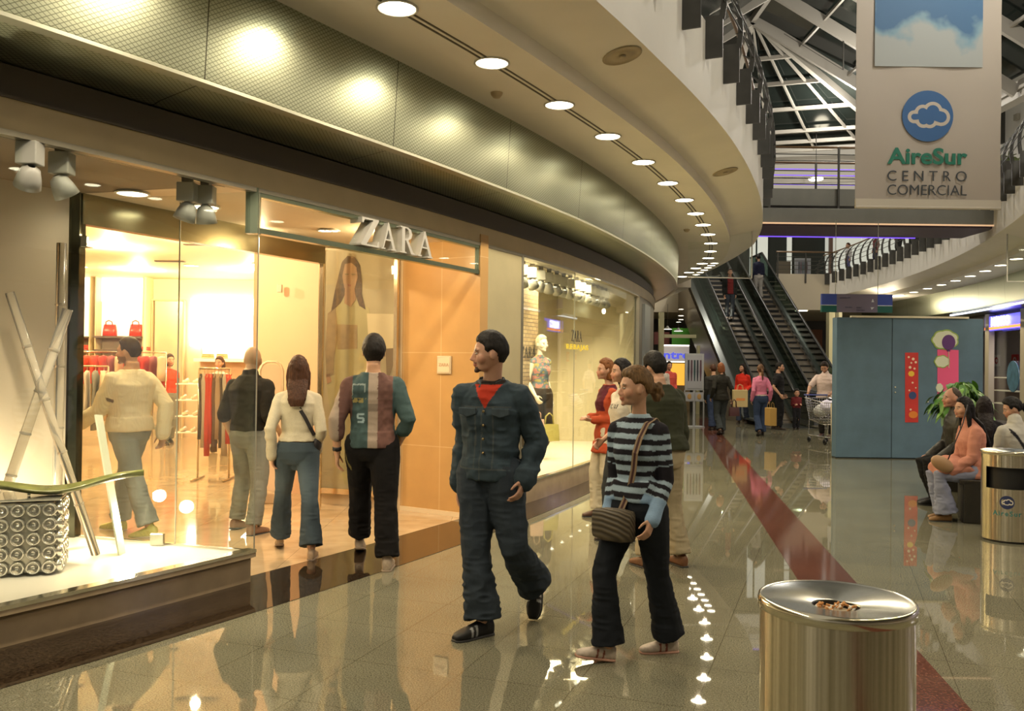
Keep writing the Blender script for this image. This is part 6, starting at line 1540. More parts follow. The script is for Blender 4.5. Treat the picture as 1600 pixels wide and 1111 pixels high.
lump(TP_+Vector((.10,-.05,.62)),(.22,.22,.16),mat('plastic_lilac',(.60,.58,.75),.3),'pale lilac plastic shopping bag heaped in the trolley',seed=2)
lump(TP_+Vector((-.08,.06,.55)),(.14,.18,.13),mat('plastic_white',(.65,.66,.66),.3),'white plastic shopping bag low in the trolley',seed=5)
mb=MB(); mb.loft([((0,0,0),(1,0,0),(0,1,0),.17,.17),((.01,0,.4),(1,0,0),(0,1,0),.19,.18),((-.01,0,.9),(1,0,0),(0,1,0),.18,.17),((0,0,.96),(1,0,0),(0,1,0),.10,.1)],20); v=np.array(mb.v); v+=vnoise(v*14)[:,None]*.03; mb.v=[tuple(x) for x in v]
o=mb.obj('paper_sack',mat('sack_beige',(.42,.36,.24),.7,var=.3,varscale=12),smooth=True,loc=(6.48,17.4,0)); tag(o,'tall crumpled beige sack standing beside the kiosk corner','sack')
# ================================================================ the crowd
def loc_(px,py): p=atz(px,py,0); return Vector((p.x,p.y,0))
def toloc(loc,head,s,px,py,z=0):
    p=atz(px,py,0); v=p-loc; a=-math.radians(head-90); return ((v.x*math.cos(a)-v.y*math.sin(a))/s,(v.x*math.sin(a)+v.y*math.cos(a))/s)
def W_(info,loc,head): return Matrix.Translation(loc)@Matrix.Rotation(math.radians(head-90),4,'Z')
BLK=(.010,.008,.007); BRN=(.045,.024,.012)
def jeans(c,fade=.25,seam=True):
    c=np.array(c)
    def f(q,z,x,y):
        o=np.tile(c,(len(z),1)); k=1+fade*(vnoise(q*np.array((14,14,5)),8)*1.6)
        o=o*k[:,None]
        return np.clip(o,0,1)
    return f
# ---- young man in denim (main figure)
h=-112; L0=Vector((-.12,5.38,0)); s=1.80/1.75
def denim_top(z,x,y,arm,wh):
    n=len(z); c=np.tile(np.array((.030,.048,.062)),(n,1)); c*= (1+.5*vnoise(np.c_[x,y,z]*30,2))[:,None]
    t=arm<0
    seamc=np.array((.065,.075,.075))
    for m in ((t&(y>0)&(np.abs(z-1.325)<.004)),(t&(y>0)&(np.abs(np.abs(x)-.055)<.0035)&(z<1.32)&(z>.97)),(t&(np.abs(z-.965)<.004)),(t&(y>0)&(np.abs(x-.018)<.003)&(z<1.36))): c[m]=seamc
    v=t&(y>.02)&(z>1.315)&(np.abs(x-.0)<(z-1.315)*.62)
    c[v]=(.42,.035,.015)
    c[v&(z>1.452)]=(.02,.015,.012)
    c[(arm>1.86)]*=.8
    return c
f1=toloc(L0,h,s,742,996); f2=toloc(L0,h,s,836,966)
i1=person('young man with short black hair in dark denim jacket and jeans, looking left',L0,h,H=1.80,hyaw=-64,hpitch=-3,syaw=4,pyaw=-4,lean=(-.01,.03),
  feet=[(f2[0],f2[1]-.02,.135,6,-62),(f1[0],f1[1],0,-30,0)],hands=[(-.055,.055,-.475),(.035,-.04,-.54)],poles=[(-.55,-1,0),(.1,-1,0)],build=.92,
  hair=dict(s='short',c=BLK,t=.011,low=-40,line=[30,27,18,-8,4,-6,-36,-40]),goatee=True,skin=(.46,.26,.175),top=dict(c=denim_top,n='denim_jacket',inf=.026,z0=.895,hem=.010,wr=.018,cuff=.040,m='denim_cloth',b=(500,.4)),
  bot=dict(c=jeans((.030,.040,.052)),n='jeans',inf=.014,w=1.2,flare=.026,wr=.018),shoe=dict(c=(.008,.008,.008),sc=(.02,.02,.02),f=lambda co,M,k:(lambda q: np.where(((np.abs(q[:,1]-.012)<.008)|(np.abs(q[:,1]-.045)<.008))[:,None]&(np.abs(q[:,0])>.02)[:,None],np.array((.35,.36,.36)),np.array((.008,.008,.008))))((np.c_[co,np.ones(len(co))]@np.array(M.inverted()).T)[:,:3]/k)),vox=.0065,pel=(0,0,.915))
def collar_flaps(i,m,root,zc=1.465,w=.085,drop=.075,spread=.11):
    sp,cr,cf=i['spine'],i['chr'],i['chf']; s=i['s']
    mb=MB(); n=14; vs=[];fs=[]
    for k in range(n+1):
        a=math.radians(-62+ (360-2*28-0)*0 + 304*k/n - 90 +  0) # around the neck from front-right round the back to front-left
        a=math.radians(118+ -0 + 0) if False else math.radians(90+26+ (308)*k/n)
        d=cr*math.cos(a)+cf*math.sin(a); front=max(0,math.sin(a))
        up_=sp(zc+.030-front*.03)+d*(.070*s); lo=sp(zc-drop*(.55+.8*front))+d*((.105+.018*front)*s)
        vs+=[up_,lo,lo+d*.006,up_+d*.008]
    for k in range(n):
        b=k*4
        for x,y in((0,1),(1,2),(2,3),(3,0)): fs.append((b+x,b+y,b+4+y,b+4+x))
    fs+=[(0,1,2,3),(4*n,4*n+3,4*n+2,4*n+1)]
    mb.add(vs,fs); o=mb.obj('collar',m,root,smooth=True); sb=o.modifiers.new('s','SUBSURF'); sb.levels=1; sb.render_levels=1; return o
M_DEN=mat('denim_plain',(.034,.052,.066),.9,bump=(500,.4),var=.2,varscale=30)
collar_flaps(i1,M_DEN,i1['root'])
def on_torso(i,x,z,y=.155,lift=0): return i['spine'](z)+i['chr']*(x*i['s'])+i['chf']*((y+lift)*i['s'])
for x in(-.10,.10):
    mb=MB(); c=on_torso(i1,x,1.30,.128); cr=i1['chr'];cf=i1['chf']
    a=[(-.055,.018),(.055,.018),(.055,-.018),(0,-.036),(-.055,-.018)]
    M=Matrix(((cr.x,0,cf.x,c.x),(cr.y,0,cf.y,c.y),(cr.z,1,cf.z,c.z),(0,0,0,1))); mb.prism(a,0,.014,M=M); mb.obj('pocket_flap',M_DEN,i1['root'],bevel=.004)
for z in(1.30,1.22,1.14,1.06,.98):
    mb=MB(); c=on_torso(i1,.0,z,.140 if z>1.1 else .138); mb.ell(c,(.009,.009,.009),10,6); mb.obj('button',mat('brass_button',(.35,.27,.14),.3,1.),i1['root'],smooth=True)
# ---- woman in the striped jumper
h=-140; s=1.60/1.75; L0=Vector((.70,4.83,0))
LB=np.array((.30,.40,.48)); NV=np.array((.012,.011,.016))
def stripes(z,x,y,arm,wh):
    ph=np.where(arm<0,z/.062,arm*.29/.060+.25); k=np.mod(ph,1)<.50
    c=np.where(k[:,None],NV,LB); c[(arm<0)&(z>1.455)]=LB; c[arm>1.52]=np.array((.22,.34,.50)); c[(arm<0)&(z<.985)]=LB*.9
    return c
f1=toloc(L0,h,s,932,1034); f2=toloc(L0,h,s,1032,1019)
i2=person('woman in blue and navy striped jumper with hair in a messy bun, walking left',L0,h,H=1.60,sex='f',hyaw=-44,hpitch=-2,syaw=14,pyaw=4,lean=(0,.02),
  feet=[(f2[0],f2[1],0,-32,0),(f1[0],f1[1],.02,-28,10)],hands=[(-.01,.12,-.50),(.01,.07,-.53)],poles=[(-.2,-1,0),(.2,-1,0)],build=.97,
  hair=dict(s='bun',c=(.115,.065,.026),t=.014,low=-26,line=[30,28,22,4,8,2,-26,-26]),skin=(.50,.29,.19),top=dict(c=stripes,n='striped_jumper',z0=.965,inf=.009,wr=.006,cuff=.043,hem=.006,b=(300,.4)),
  bot=dict(c=jeans((.014,.017,.022),.2),n='jeans',flare=.034,w=1.0,z1=.99,wr=.010),shoe=dict(c=(.50,.42,.36),sc=(.45,.25,.18),sn='pink',f=lambda co,M,k:(lambda q: np.where((np.abs(np.abs(q[:,1]+.01)-.022)<.007)[:,None]&(q[:,2]<.07)[:,None],np.array((.22,.06,.04)),np.array((.52,.44,.37))))((np.c_[co,np.ones(len(co))]@np.array(M.inverted()).T)[:,:3]/k)),vox=.0062,pel=(0,0,.915))
M2=W_(i2,L0,h)
def strap(pts,w,th,cols,parent,name='strap'):
    """flat woven band following pts (Vector, outward normal)"""
    mb=MB(); n=len(pts)
    for j,(o0,o1,mi) in enumerate(cols):
        vs=[];fs=[]
        for i in range(n):
            p,nn=pts[i]; d=(pts[min(i+1,n-1)][0]-pts[max(i-1,0)][0]).normalized(); sd=d.cross(nn).normalized()
            for a in(o0,o1): vs+=[p+sd*(a*w),p+sd*(a*w)+nn*th]
        for i in range(n-1):
            b=i*4
            for x,y in((0,1),(1,3),(3,2),(2,0)): fs.append((b+x,b+y,b+4+y,b+4+x))
        fs+=[(0,1,3,2),(4*n-4,4*n-2,4*n-1,4*n-3)]; mb.add(vs,fs,mi)
    return mb
sp,cr,cf=i2['spine'],i2['chr'],i2['chf']
def t2p(x,y,z): return M2@(sp(z)+cr*(x*s)+cf*(y*s))
nf=(M2.to_3x3()@cf); nr=(M2.to_3x3()@cr); up_=Vector((0,0,1))
ptsf=[(t2p(-.115,-.07,1.40),-nf),(t2p(-.105,-.01,1.452),up_),(t2p(-.090,.06,1.425),(nf+up_).normalized()),(t2p(-.075,.118,1.35),nf),(t2p(-.06,.150,1.26),nf),(t2p(-.04,.132,1.16),nf),(t2p(-.01,.120,1.05),nf),(t2p(.02,.132,.97),nf),(t2p(.035,.150,.92),nf)]
pl=M2@Vector((0,0,0)); 
e=empty('shoulder_bag',t2p(.06,.175,.80),0,'small brown ribbed shoulder bag hanging in front of the striped woman','bag'); Ti=Matrix.Translation(-Vector(e.location))
mb=strap(ptsf,.034,.004,[(-.5,-.2,0),(-.2,.2,1),(.2,.5,0)],e); o=mb.obj('strap',[mat('strap_beige',(.24,.17,.10),.8),mat('strap_maroon',(.045,.012,.012),.8)],e); o.matrix_parent_inverse=Ti
bagc=t2p(.07,.178,.835)-Vector(e.location); bm2=MB(); X=nr; Yv=nf; Z=Vector((0,0,1))
def mat_rib():
    m,nt,b=nodes('ribbed_brown'); L=nt.links.new; tc=N(nt,'ShaderNodeTexCoord'); w=N(nt,'ShaderNodeTexWave'); w.inputs['Scale'].default_value=22; w.bands_direction='DIAGONAL'; L(tc.outputs['Object'],w.inputs[0]); r=N(nt,'ShaderNodeValToRGB'); r.color_ramp.elements[0].color=(.035,.026,.015,1); r.color_ramp.elements[1].color=(.10,.078,.045,1); L(w.outputs['Fac'],r.inputs[0]); L(r.outputs[0],b.inputs['Base Color']); bp=N(nt,'ShaderNodeBump'); bp.inputs['Distance'].default_value=.004; L(w.outputs['Fac'],bp.inputs['Height']); L(bp.outputs[0],b.inputs['Normal']); b.inputs['Roughness'].default_value=.6; return m
bm2.loft([(bagc+X*x_,Yv,Z,a_,b_) for x_,a_,b_ in((-.125,.012,.05),(-.115,.034,.080),(-.05,.044,.090),(.05,.044,.088),(.115,.034,.074),(.125,.012,.05))],20,e=3.2); bm2.obj('bag_body',mat_rib(),e,smooth=True)
# ---- man in the patchwork top (back view)
h=96; s=1.81/1.75; L0=loc_(584,880); L0=Vector((-1.10,7.02,0))
TE_=np.array((.050,.085,.085)); MR_=np.array((.150,.075,.060)); GY=np.array((.34,.27,.21)) 
def patch(z,x,y,arm,wh):
    n=len(z); c=np.where((x<-.005)[:,None],TE_,MR_); c=c*(1+.7*vnoise(np.c_[x,y,z]*9,4)+.5*vnoise(np.c_[x,y,z]*40,5))[:,None]
    b=y<.03
    c[b&(arm<0)&(x>-.030)&(x<.040)]=GY; c[b&(arm<0)&(x>-.030)&(x<.040)&(z>1.18)&(z<1.24)]=GY*.62
    X=x+.085; Z=z-1.13   # printed figure five
    five=b&(arm<0)&(((np.abs(Z-.03)<.006)&(np.abs(X)<.025))|((np.abs(Z)<.006)&(np.abs(X)<.025))|((np.abs(Z+.03)<.006)&(np.abs(X)<.025))|((np.abs(X+.022)<.006)&(Z>0)&(Z<.03))|((np.abs(X-.022)<.006)&(Z<0)&(Z>-.03)))
    c[five]=(.30,.40,.42)
    fr=b&(arm<0)&(((np.abs(z-1.385)<.004)&(x>-.15)&(x<-.05))|((np.abs(x+.055)<.004)&(z>1.33)&(z<1.385))|((np.abs(x+.15)<.004)&(z>1.30)&(z<1.385))); c[fr]=(.25,.30,.28)
    dots=b&(arm<0)&(np.abs(z-1.265)<.018)&(x<-.045)&(x>-.15)&(vnoise(np.c_[x,y,z]*70,7)>.08); c[dots]=(.30,.25,.09)
    c[(arm>=0)&(wh==0)]=MR_*.75; c[(arm>=0)&(wh==1)]=TE_*1.1
    st=(arm>=0)&(wh==0)&(x<-.250); c[st]=GY
    return c
i3=person('tall man seen from behind in patchwork teal and maroon top and black tracksuit trousers',L0,h,H=1.81,hyaw=4,hpitch=-2,build=.98,
  feet=[toloc(L0,h,s,562,864)+(.03,0,-14),toloc(L0,h,s,606,888)+(0,-4,0)],hands=[(-.09,-.02,-.52),(.02,.10,-.46)],poles=[(-.6,-.8,0),(.7,-.9,0)],
  hair=dict(s='short',c=(.012,.009,.007),t=.018,low=-46),skin=(.50,.28,.16),top=dict(c=patch,n='patchwork_top',z0=.905,hem=.010,sl=1.42,inf=.018,wr=.008,cuff=.036,b=(250,.3)),
  bot=dict(c=lambda q,z,x,y: np.where((np.abs(np.abs(x)-.0)>.158)[:,None]&(np.abs(y)<.012)[:,None]&(z>.55)[:,None],np.array((.25,.22,.08)),np.array((.010,.009,.009))),n='tracksuit_trousers',inf=.018,w=1.16,len=1.94,flare=.012,wr=.012),shoe=dict(c=(.42,.33,.24),sc=(.30,.22,.15),sn='tan'),vox=.0075)
a=i3['arms'][0]; w_=a[2]; d=(a[2]-a[1]).normalized(); mb=MB(); mb.tube([w_-d*.055,w_-d*.05,w_-d*.025,w_-d*.02],[.030,.036,.036,.030],16); tag(mb.obj('wristwatch',mat('bin_black'),i3['root'],smooth=True))
# ---- woman in cream jumper (back view)
h=100; s=1.645/1.75; L0=loc_(462,866)
i4=person('woman with long brown hair seen from behind, cream jumper and flared blue jeans',L0,h,H=1.645,sex='f',hyaw=6,
  feet=[toloc(L0,h,s,437,856)+(.02,8,-14),toloc(L0,h,s,488,872)+(0,-6,0)],hands=[(-.06,-.03,-.50),(.01,.10,-.47)],poles=[(-.4,-1,0),(.4,-1,0)],
  hair=dict(s='long',c=(.055,.022,.010),len=.13,t=.014,locks=1),skin=(.52,.30,.2),top=dict(c=(.56,.50,.36),n='cream_jumper',z0=1.005,inf=.014,wr=.007,cuff=.042,b=(120,.6)),
  bot=dict(c=lambda q,z,x,y: np.array((.050,.068,.082))*(1+.9*np.exp(-((z-.62)/.16)**2)*.8+.5*vnoise(q*7,3))[:,None],n='flared_jeans',flare=.040,z1=1.0,wr=.009),shoe=dict(c=(.40,.28,.18),sc=(.2,.14,.1),sn='brown'),vox=.0075)
M4=W_(i4,L0,h); sp,cr,cf=i4['spine'],i4['chr'],i4['chf']
def t4(x,y,z): return M4@(sp(z)+cr*(x*s)+cf*(y*s))
nb_=-(M4.to_3x3()@cf)
e=empty('shoulder_bag',t4(.17,0,1.0),0,'dark crossbody strap and small bag on the woman in the cream jumper','bag'); Ti=Matrix.Translation(-Vector(e.location))
mb=strap([(t4(-.06,-.03,1.455),up_),(t4(-.03,-.10,1.40),nb_),(t4(.02,-.128,1.30),nb_),(t4(.07,-.122,1.22),nb_),(t4(.115,-.105,1.13),nb_),(t4(.15,-.07,1.06),nb_)],.030,.005,[(-.5,.5,0)],e); o=mb.obj('strap',mat('strap_dark',(.015,.012,.014),.6),e); o.matrix_parent_inverse=Ti
mb=MB(); mb.ell((0,0,-.02),(.04,.07,.075),14,10); mb.obj('bag_body',mat('strap_dark'),e,smooth=True)
# ---- man in the cream cardigan inside
h=166; s=1.82/1.75; L0=loc_(200,836)
i5=person('stocky man in ribbed cream sweater and faded jeans walking into the shop behind glass',L0,h,H=1.80,hyaw=22,hpitch=-2,build=1.14,syaw=-12,
  feet=[toloc(L0,h,s,226,840)+(.0,5,-6),toloc(L0,h,s,178,828)+(0,0,0)],hands=[(-.05,.34,-.38),(.04,-.16,-.48)],poles=[(-.2,-1,-.4),(.3,-1,0)],
  hair=dict(s='short',c=(.035,.022,.014),t=.010,low=-36),beard=True,skin=(.50,.30,.19),top=dict(c=lambda z,x,y,arm,wh: np.where(((arm>.5)&(arm<.6)&(wh==0)&(y<0))[:,None],np.array((.12,.08,.06)),np.array((.78,.70,.50))),n='ribbed_sweater',z0=.93,inf=.022,wr=.008,hem=.012,rib=1,cuff=.040),
  bot=dict(c=jeans((.26,.29,.28),.35),n='jeans',w=1.10,flare=.020),shoe=dict(c=(.48,.46,.12),sc=(.5,.42,.3),sn='cream'),vox=.008)
# ---- bald man in black polo
h=70; s=1.74/1.75; L0=loc_(388,832)
i6=person('bald man seen from behind in black polo shirt and grey jeans inside the entrance glass',L0,h,H=1.74,hyaw=18,feet=[toloc(L0,h,s,374,826)+(.0,0,-8),toloc(L0,h,s,402,835)+(0,-6,0)],
  hands=[(-.04,.04,-.50),(.03,.16,-.42)],poles=[(-.3,-1,0),(.3,-1,0)],hair=dict(s='bald',c=(.3,.2,.13)),skin=(.52,.34,.22),build=1.05,top=dict(c=(.018,.016,.013),n='polo_shirt',sl=1.05,z0=.96,inf=.02,collar=.01),
  bot=dict(c=jeans((.20,.20,.17),.3),n='jeans',w=1.1),shoe=dict(c=(.22,.12,.07)),vox=.008)
# ---- woman in red top inside
def simple(label,px,py,head,H,sex,hair,topc,botc,hyaw=0,syaw=0,vox=.010,feet=None,hands=None,skin=SKIN,sl=2.,z0=.95,shoec=(.03,.02,.015),flare=.02,group=None,loc=None,n='top',pel=None,lean=(0,0),hem=0,step=.12,poles=None,build=1.,hpitch=0,inf=.016,**k):
    L=loc if loc is not None else loc_(px,py)
    feet=feet or [(-.09,-step,.03 if step>.1 else 0,0,-16 if step>.1 else 0),(.09,step,0,0,0)]
    t=dict(c=topc,n=n,z0=z0,sl=sl,inf=inf); 
    if hem: t['hem']=hem
    return person(label,L,head,H=H,sex=sex,hair=hair,top=t,bot=dict(c=botc,n='trousers',flare=flare),shoe=dict(c=shoec),hyaw=hyaw,syaw=syaw,vox=vox,feet=feet,hands=hands,skin=skin,pel=pel,lean=lean,poles=poles,build=build,hpitch=hpitch,group=group,**k)
simple('woman in sleeveless red top and grey trousers walking inside the shop',262,694,-48,1.72,'f',dict(s='bob',c=(.04,.022,.015)),(.62,.07,.03),(.22,.22,.19),sl=.35,z0=1.0,syaw=5)
simple('woman in pale blue t-shirt standing behind the belt stand',345,700,-80,1.68,'f',dict(s='bob',c=(.06,.03,.018)),(.50,.62,.58),(.10,.10,.10),sl=.6,hyaw=-20,loc=aty(343,600,16.2)*1-Vector((0,0,aty(343,600,16.2).z)))
# ---- people by the second window
simple('man in dark green jumper and khaki trousers behind the striped woman, facing away',1022,882,118,1.715,'m',dict(s='short',c=(.008,.007,.006),t=.016),(.030,.034,.018),(.34,.29,.19),loc=Vector((1.23,7.15,0)),feet=[(-.19,.02,0,0,0),(.12,-.05,0,-6,0)],shoec=(.16,.07,.03),n='green_jumper',z0=.93,hem=.02,inf=.026,vox=.008,lean=(0,.14),hyaw=10,build=1.08,hpitch=-12)
simple('person with long black hair in white printed t-shirt, half hidden by the striped woman',968,850,-160,1.66,'f',dict(s='long',c=(.008,.006,.006),len=.10),lambda z,x,y,arm,wh: np.where(((y>.04)&(np.abs(z-1.30)<.022)&(np.abs(x)<.09)&(np.mod(x*42,1)>.42)&(arm<0))[:,None],np.array((.03,.03,.03)),np.array((.60,.56,.46))),(.03,.035,.04),loc=Vector((1.03,8.1,0)),sl=.75,n='white_tshirt',vox=.009,hyaw=-10,hands=[(-.05,.12,-.42),(.05,.12,-.42)],z0=1.0)
def coat(z,x,y,arm,wh):
    c=np.tile(np.array((.42,.07,.025)),(len(z),1)); c[(np.abs(x)<.12)&(z>1.12)&(arm<0)&(z<1.47)]=(.09,.012,.022); return c
simple('woman with short ginger hair in orange-red coat beside the second shop window',946,800,-165,1.67,'f',dict(s='bob',c=(.17,.065,.02)),coat,(.60,.54,.40),loc=Vector((1.02,9.35,0)),z0=.72,n='long_coat',hands=[(.12,.17,-.30),(-.10,.19,-.27)],poles=[(-.3,-.6,-1),(.3,-.6,-1)],hem=.03,vox=.009,shoec=(.1,.05,.03))
# ---- far walkers
simple('woman with ginger hair seen from behind in black jacket and jeans by the red stripe',1126,679,98,1.70,'f',dict(s='bob',c=(.20,.07,.025)),(.018,.018,.014),(.045,.055,.06),z0=.84,n='black_jacket',hands=[(-.1,.0,-.46),(.14,.0,-.5)],step=.16,hem=.015)
simple('person in dark jacket and blue jeans walking just ahead of the ginger woman',1114,672,95,1.66,'m',dict(s='short',c=(.05,.02,.01)),(.02,.02,.018),(.03,.045,.09),step=.1)
simple('woman with long dark hair in bright red blouse facing the camera',1160,662,-118,1.70,'f',dict(s='long',c=(.012,.006,.005),len=.18),(.62,.03,.015),(.04,.05,.08),hyaw=-35,n='red_blouse',z0=.98,hands=[(.0,.16,-.38),(.02,.12,-.42)])
simple('woman with ponytail in pink cardigan and blue jeans walking away',1188,681,92,1.67,'f',dict(s='pony',c=(.11,.055,.025),len=.26),lambda z,x,y,arm,wh: np.where(((z<1.02)&(arm<0))[:,None],np.array((.60,.52,.45)),np.array((.62,.20,.32))),(.035,.055,.11),n='pink_cardigan',z0=.985,step=.17,hands=[(-.06,.02,-.5),(.08,.02,-.48)],flare=.03)
simple('man in black t-shirt and black trousers standing side-on near the escalator foot',0,0,-20,1.74,'m',dict(s='short',c=BLK,t=.014),(.012,.012,.014),(.012,.012,.014),hyaw=-10,sl=.7,n='black_tshirt',hands=[(-.02,.1,-.46),(.05,.05,-.46)],step=.06,build=1.05,loc=Vector((6.92,22.9,0)))
simple('small boy in maroon top standing at the foot of the escalator',0,0,-90,1.02,'m',dict(s='short',c=BLK,t=.012),(.16,.025,.03),(.02,.02,.025),n='maroon_top',vox=.011,hands=[(.05,.2,-.25),(-.05,.2,-.25)],step=.03,loc=Vector((7.45,23.1,0)))
pk=person('man with dark beard in pale pink shirt leaning over the shopping trolley',loc_(1290,683)+Vector((0,.0,0)),-128,H=1.76,hair=dict(s='short',c=(.02,.013,.01),t=.016),beard=True,hyaw=5,hpitch=-34,lean=(0,.12),top=dict(c=(.66,.54,.50),n='pink_shirt',z0=.92,sl=.8,inf=.022,hem=.015,collar=.012,wr=.012),bot=dict(c=(.02,.018,.016),n='trousers'),shoe=dict(c=(.05,.02,.015)),hands=[(-.08,.38,-.30),(.08,.38,-.30)],poles=[(-1,-.5,-.4),(1,-.5,-.4)],vox=.009,build=1.08)
# carried bags
def paperbag(loc,w,h,d,m,label,rz=0,stripe=None,name='shopping_bag'):
    e=empty(name,loc,rz,label,'bag'); mb=MB(); mb.box((-w/2,-d/2,0),(w/2,d/2,h)); mb.obj('bag_body',m,e,bevel=.006)
    for s_ in(-1,1):
        mb=MB(); mb.tube([(-w*.2,s_*d*.4,h),(-w*.15,s_*d*.35,h+.10),(0,s_*d*.3,h+.13),(w*.15,s_*d*.35,h+.10),(w*.2,s_*d*.4,h)],.004,6); mb.obj('handle',m,e)
    if stripe:
        mb=MB(); mb.box((-w*.3,-d/2-.004,h*.38),(w*.3,-d/2-.001,h*.52)); mb.obj('print',mat('bag_print_orange',(.65,.25,.08),.6),e)
M_KR=mat('kraft_paper',(.50,.40,.20),.7); M_OC=mat('ochre_paper',(.42,.26,.07),.7)
def at_y(px,py,Y,z=None): p=aty(px,py,Y); return p
p=at_y(1156,636,20.6); paperbag(p,.34,.40,.12,M_KR,'large cream paper bag with orange print carried by the woman in red',stripe=1)
p=at_y(1204,665,19.9); paperbag(p,.16,.40,.26,M_OC,'tall ochre paper bag carried by the woman in pink',rz=.2)
p=at_y(1147,650,20.3); tote(p,.26,.20,.10,mat('dark_leather_red',(.05,.012,.015),.4),'dark red handbag carried by the ginger-haired woman in black',rz=.3,handle=.18)
# people far left and upstairs
simple('person in grey hood far behind the green jumper man',1040,700,80,1.72,'m',dict(s='short',c=(.30,.27,.22),t=.02),(.35,.32,.28),(.03,.03,.04),loc=Vector((4.1,24.3,0)),vox=.012)
simple('person with black hair and red top far behind the green jumper man',1046,700,-80,1.74,'m',dict(s='short',c=BLK),(.55,.08,.06),(.03,.03,.04),loc=Vector((4.55,25.6,0)),vox=.012)
def esc_loc(xl,y): return Vector((xl,y,math.ceil(max(0,(y-YB0)*SL)/.2-.5)*.2+.1))
simple('man in dark red shirt and open dark jacket riding down the left escalator',0,0,-92,1.76,'m',dict(s='short',c=(.02,.014,.01)),lambda z,x,y,arm,wh: np.where(((np.abs(x)<.10)&(arm<0)&(y>0))[:,None],np.array((.16,.02,.018)),np.array((.015,.016,.015))),(.05,.06,.07),loc=Vector((7.62,31.0,3.3)),z0=.86,hem=.02,vox=.012,step=.0)
simple('person in navy top and pale trousers stepping off the right escalator at the top',0,0,92,1.70,'f',dict(s='short',c=BLK),(.012,.014,.035),(.45,.42,.38),loc=Vector((9.1,32.7,4.1)),vox=.012,step=.0)
simple('man in blue-grey shirt leaning on the right upper balustrade',0,0,175,1.76,'m',dict(s='short',c=(.04,.03,.02)),(.10,.11,.16),(.02,.02,.02),loc=Vector((12.7,29.0,5.15)),vox=.012,step=.0)
simple('person in orange top by the right upper balustrade',0,0,170,1.68,'f',dict(s='bob',c=(.05,.03,.02)),(.52,.17,.07),(.03,.03,.04),loc=Vector((12.3,26.2,5.15)),vox=.012,step=.0)
simple('child with brown hair and white top behind the far end of the curved railing',0,0,200,1.05,'m',dict(s='short',c=(.07,.03,.015)),(.5,.5,.5),(.1,.1,.2),loc=Vector((12.35,32.5,5.15)),vox=.013,step=.0)
simple('child with brown hair peering through the curved railing upstairs',0,0,190,1.10,'m',dict(s='short',c=(.09,.035,.02)),(.12,.03,.03),(.05,.05,.08),loc=Vector((12.45,30.3,5.15)),vox=.013,step=.0)
# ---- seated people
def seated(label,loc,head,H,sex,hair,topc,botc,fy=.42,**k):
    return person(label,loc,head,H=H,sex=sex,pel=(0,0,.545),feet=k.pop('feet',[(-.09,fy,0,0,0),(.09,fy-.06,0,0,0)]),hair=hair,top=topc,bot=botc,**k)
pc=(.50,.22,.155)
i7=seated('seated woman with long black hair in salmon pink trench coat and pale jeans',Vector((4.95,9.42,0)),176,1.68,'f',dict(s='long',c=(.006,.005,.006),len=.42,locks=1),dict(c=pc,n='pink_coat',z0=.86,inf=.022,hem=.03,collar=.02,cuff=.040,wr=.010),
  dict(c=(.23,.25,.34),n='pale_jeans',flare=.045,w=1.05),shoe=dict(c=(.22,.12,.045)),hands=[(-.0,.26,-.40),(-.02,.24,-.42)],hyaw=6,lean=(0,.14),vox=.008,fy=.40)
# coat skirt and belt
mb=MB(); mb.loft([((-.0,.02,.54),(1,0,0),(0,1,0),.18,.15),((0,.14,.575),(1,0,0),(0,.4,.9),.20,.125),((0,.27,.57),(1,0,0),(0,.2,.95),.20,.125),((0,.38,.545),(1,0,0),(0,.2,.95),.19,.115),((0,.43,.52),(1,0,0),(0,.2,.95),.15,.08)],20); mb.loft([((0,-.03,.62),(1,0,0),(0,1,0),.17,.13),((0,.0,.50),(1,0,0),(0,1,0),.19,.16),((0,.03,.40),(1,0,0),(0,1,0),.17,.14)],20)
solid(mb,'coat_skirt',.009,mat_attr('cloth'),smooth=3,wr=lambda co: vnoise(co*14,3)*.014,colf=const(pc),parent=i7['root'])
mb=MB(); mb.beam((-.19,.0,.66),(-.205,.02,.20),.05,.008,up=(1,0,0)); mb.obj('coat_belt',mat('salmon_belt',pc,.85),i7['root'])
e=empty('shoulder_bag',(4.50,9.22,.62),0,'small tan bag held on the lap of the woman in the salmon coat','bag'); mb=MB(); mb.ell((0,0,0),(.13,.05,.075),18,10,M=Matrix.Rotation(.5,3,'Y')); mb.obj('bag_body',mat('tan_leather2',(.36,.22,.11),.5),e,smooth=True)
mb=MB(); mb.tube([(.05,-.02,.05),(.12,-.04,.25),(.2,-.02,.42),(.27,.02,.62)],.006,6); mb.obj('strap',mat('strap_dark'),e,smooth=True)
seated('bald seated man with glasses in dark leather jacket beyond the woman in salmon',Vector((5.36,10.5,0)),174,1.78,'m',dict(s='short',c=(.06,.045,.035),t=.004,line=[88,88,80,30,10,0,-38,-38]),dict(c=(.022,.020,.016),n='leather_jacket',inf=.026,z0=.88,collar=.02,m='leather_cloth',r=.4),dict(c=(.012,.012,.012),n='trousers'),shoe=dict(c=(.01,.01,.01)),hands=[(.02,.25,-.42),(-.02,.25,-.42)],skin=(.42,.22,.15),hyaw=2,vox=.009,lean=(0,.12),fy=.38)
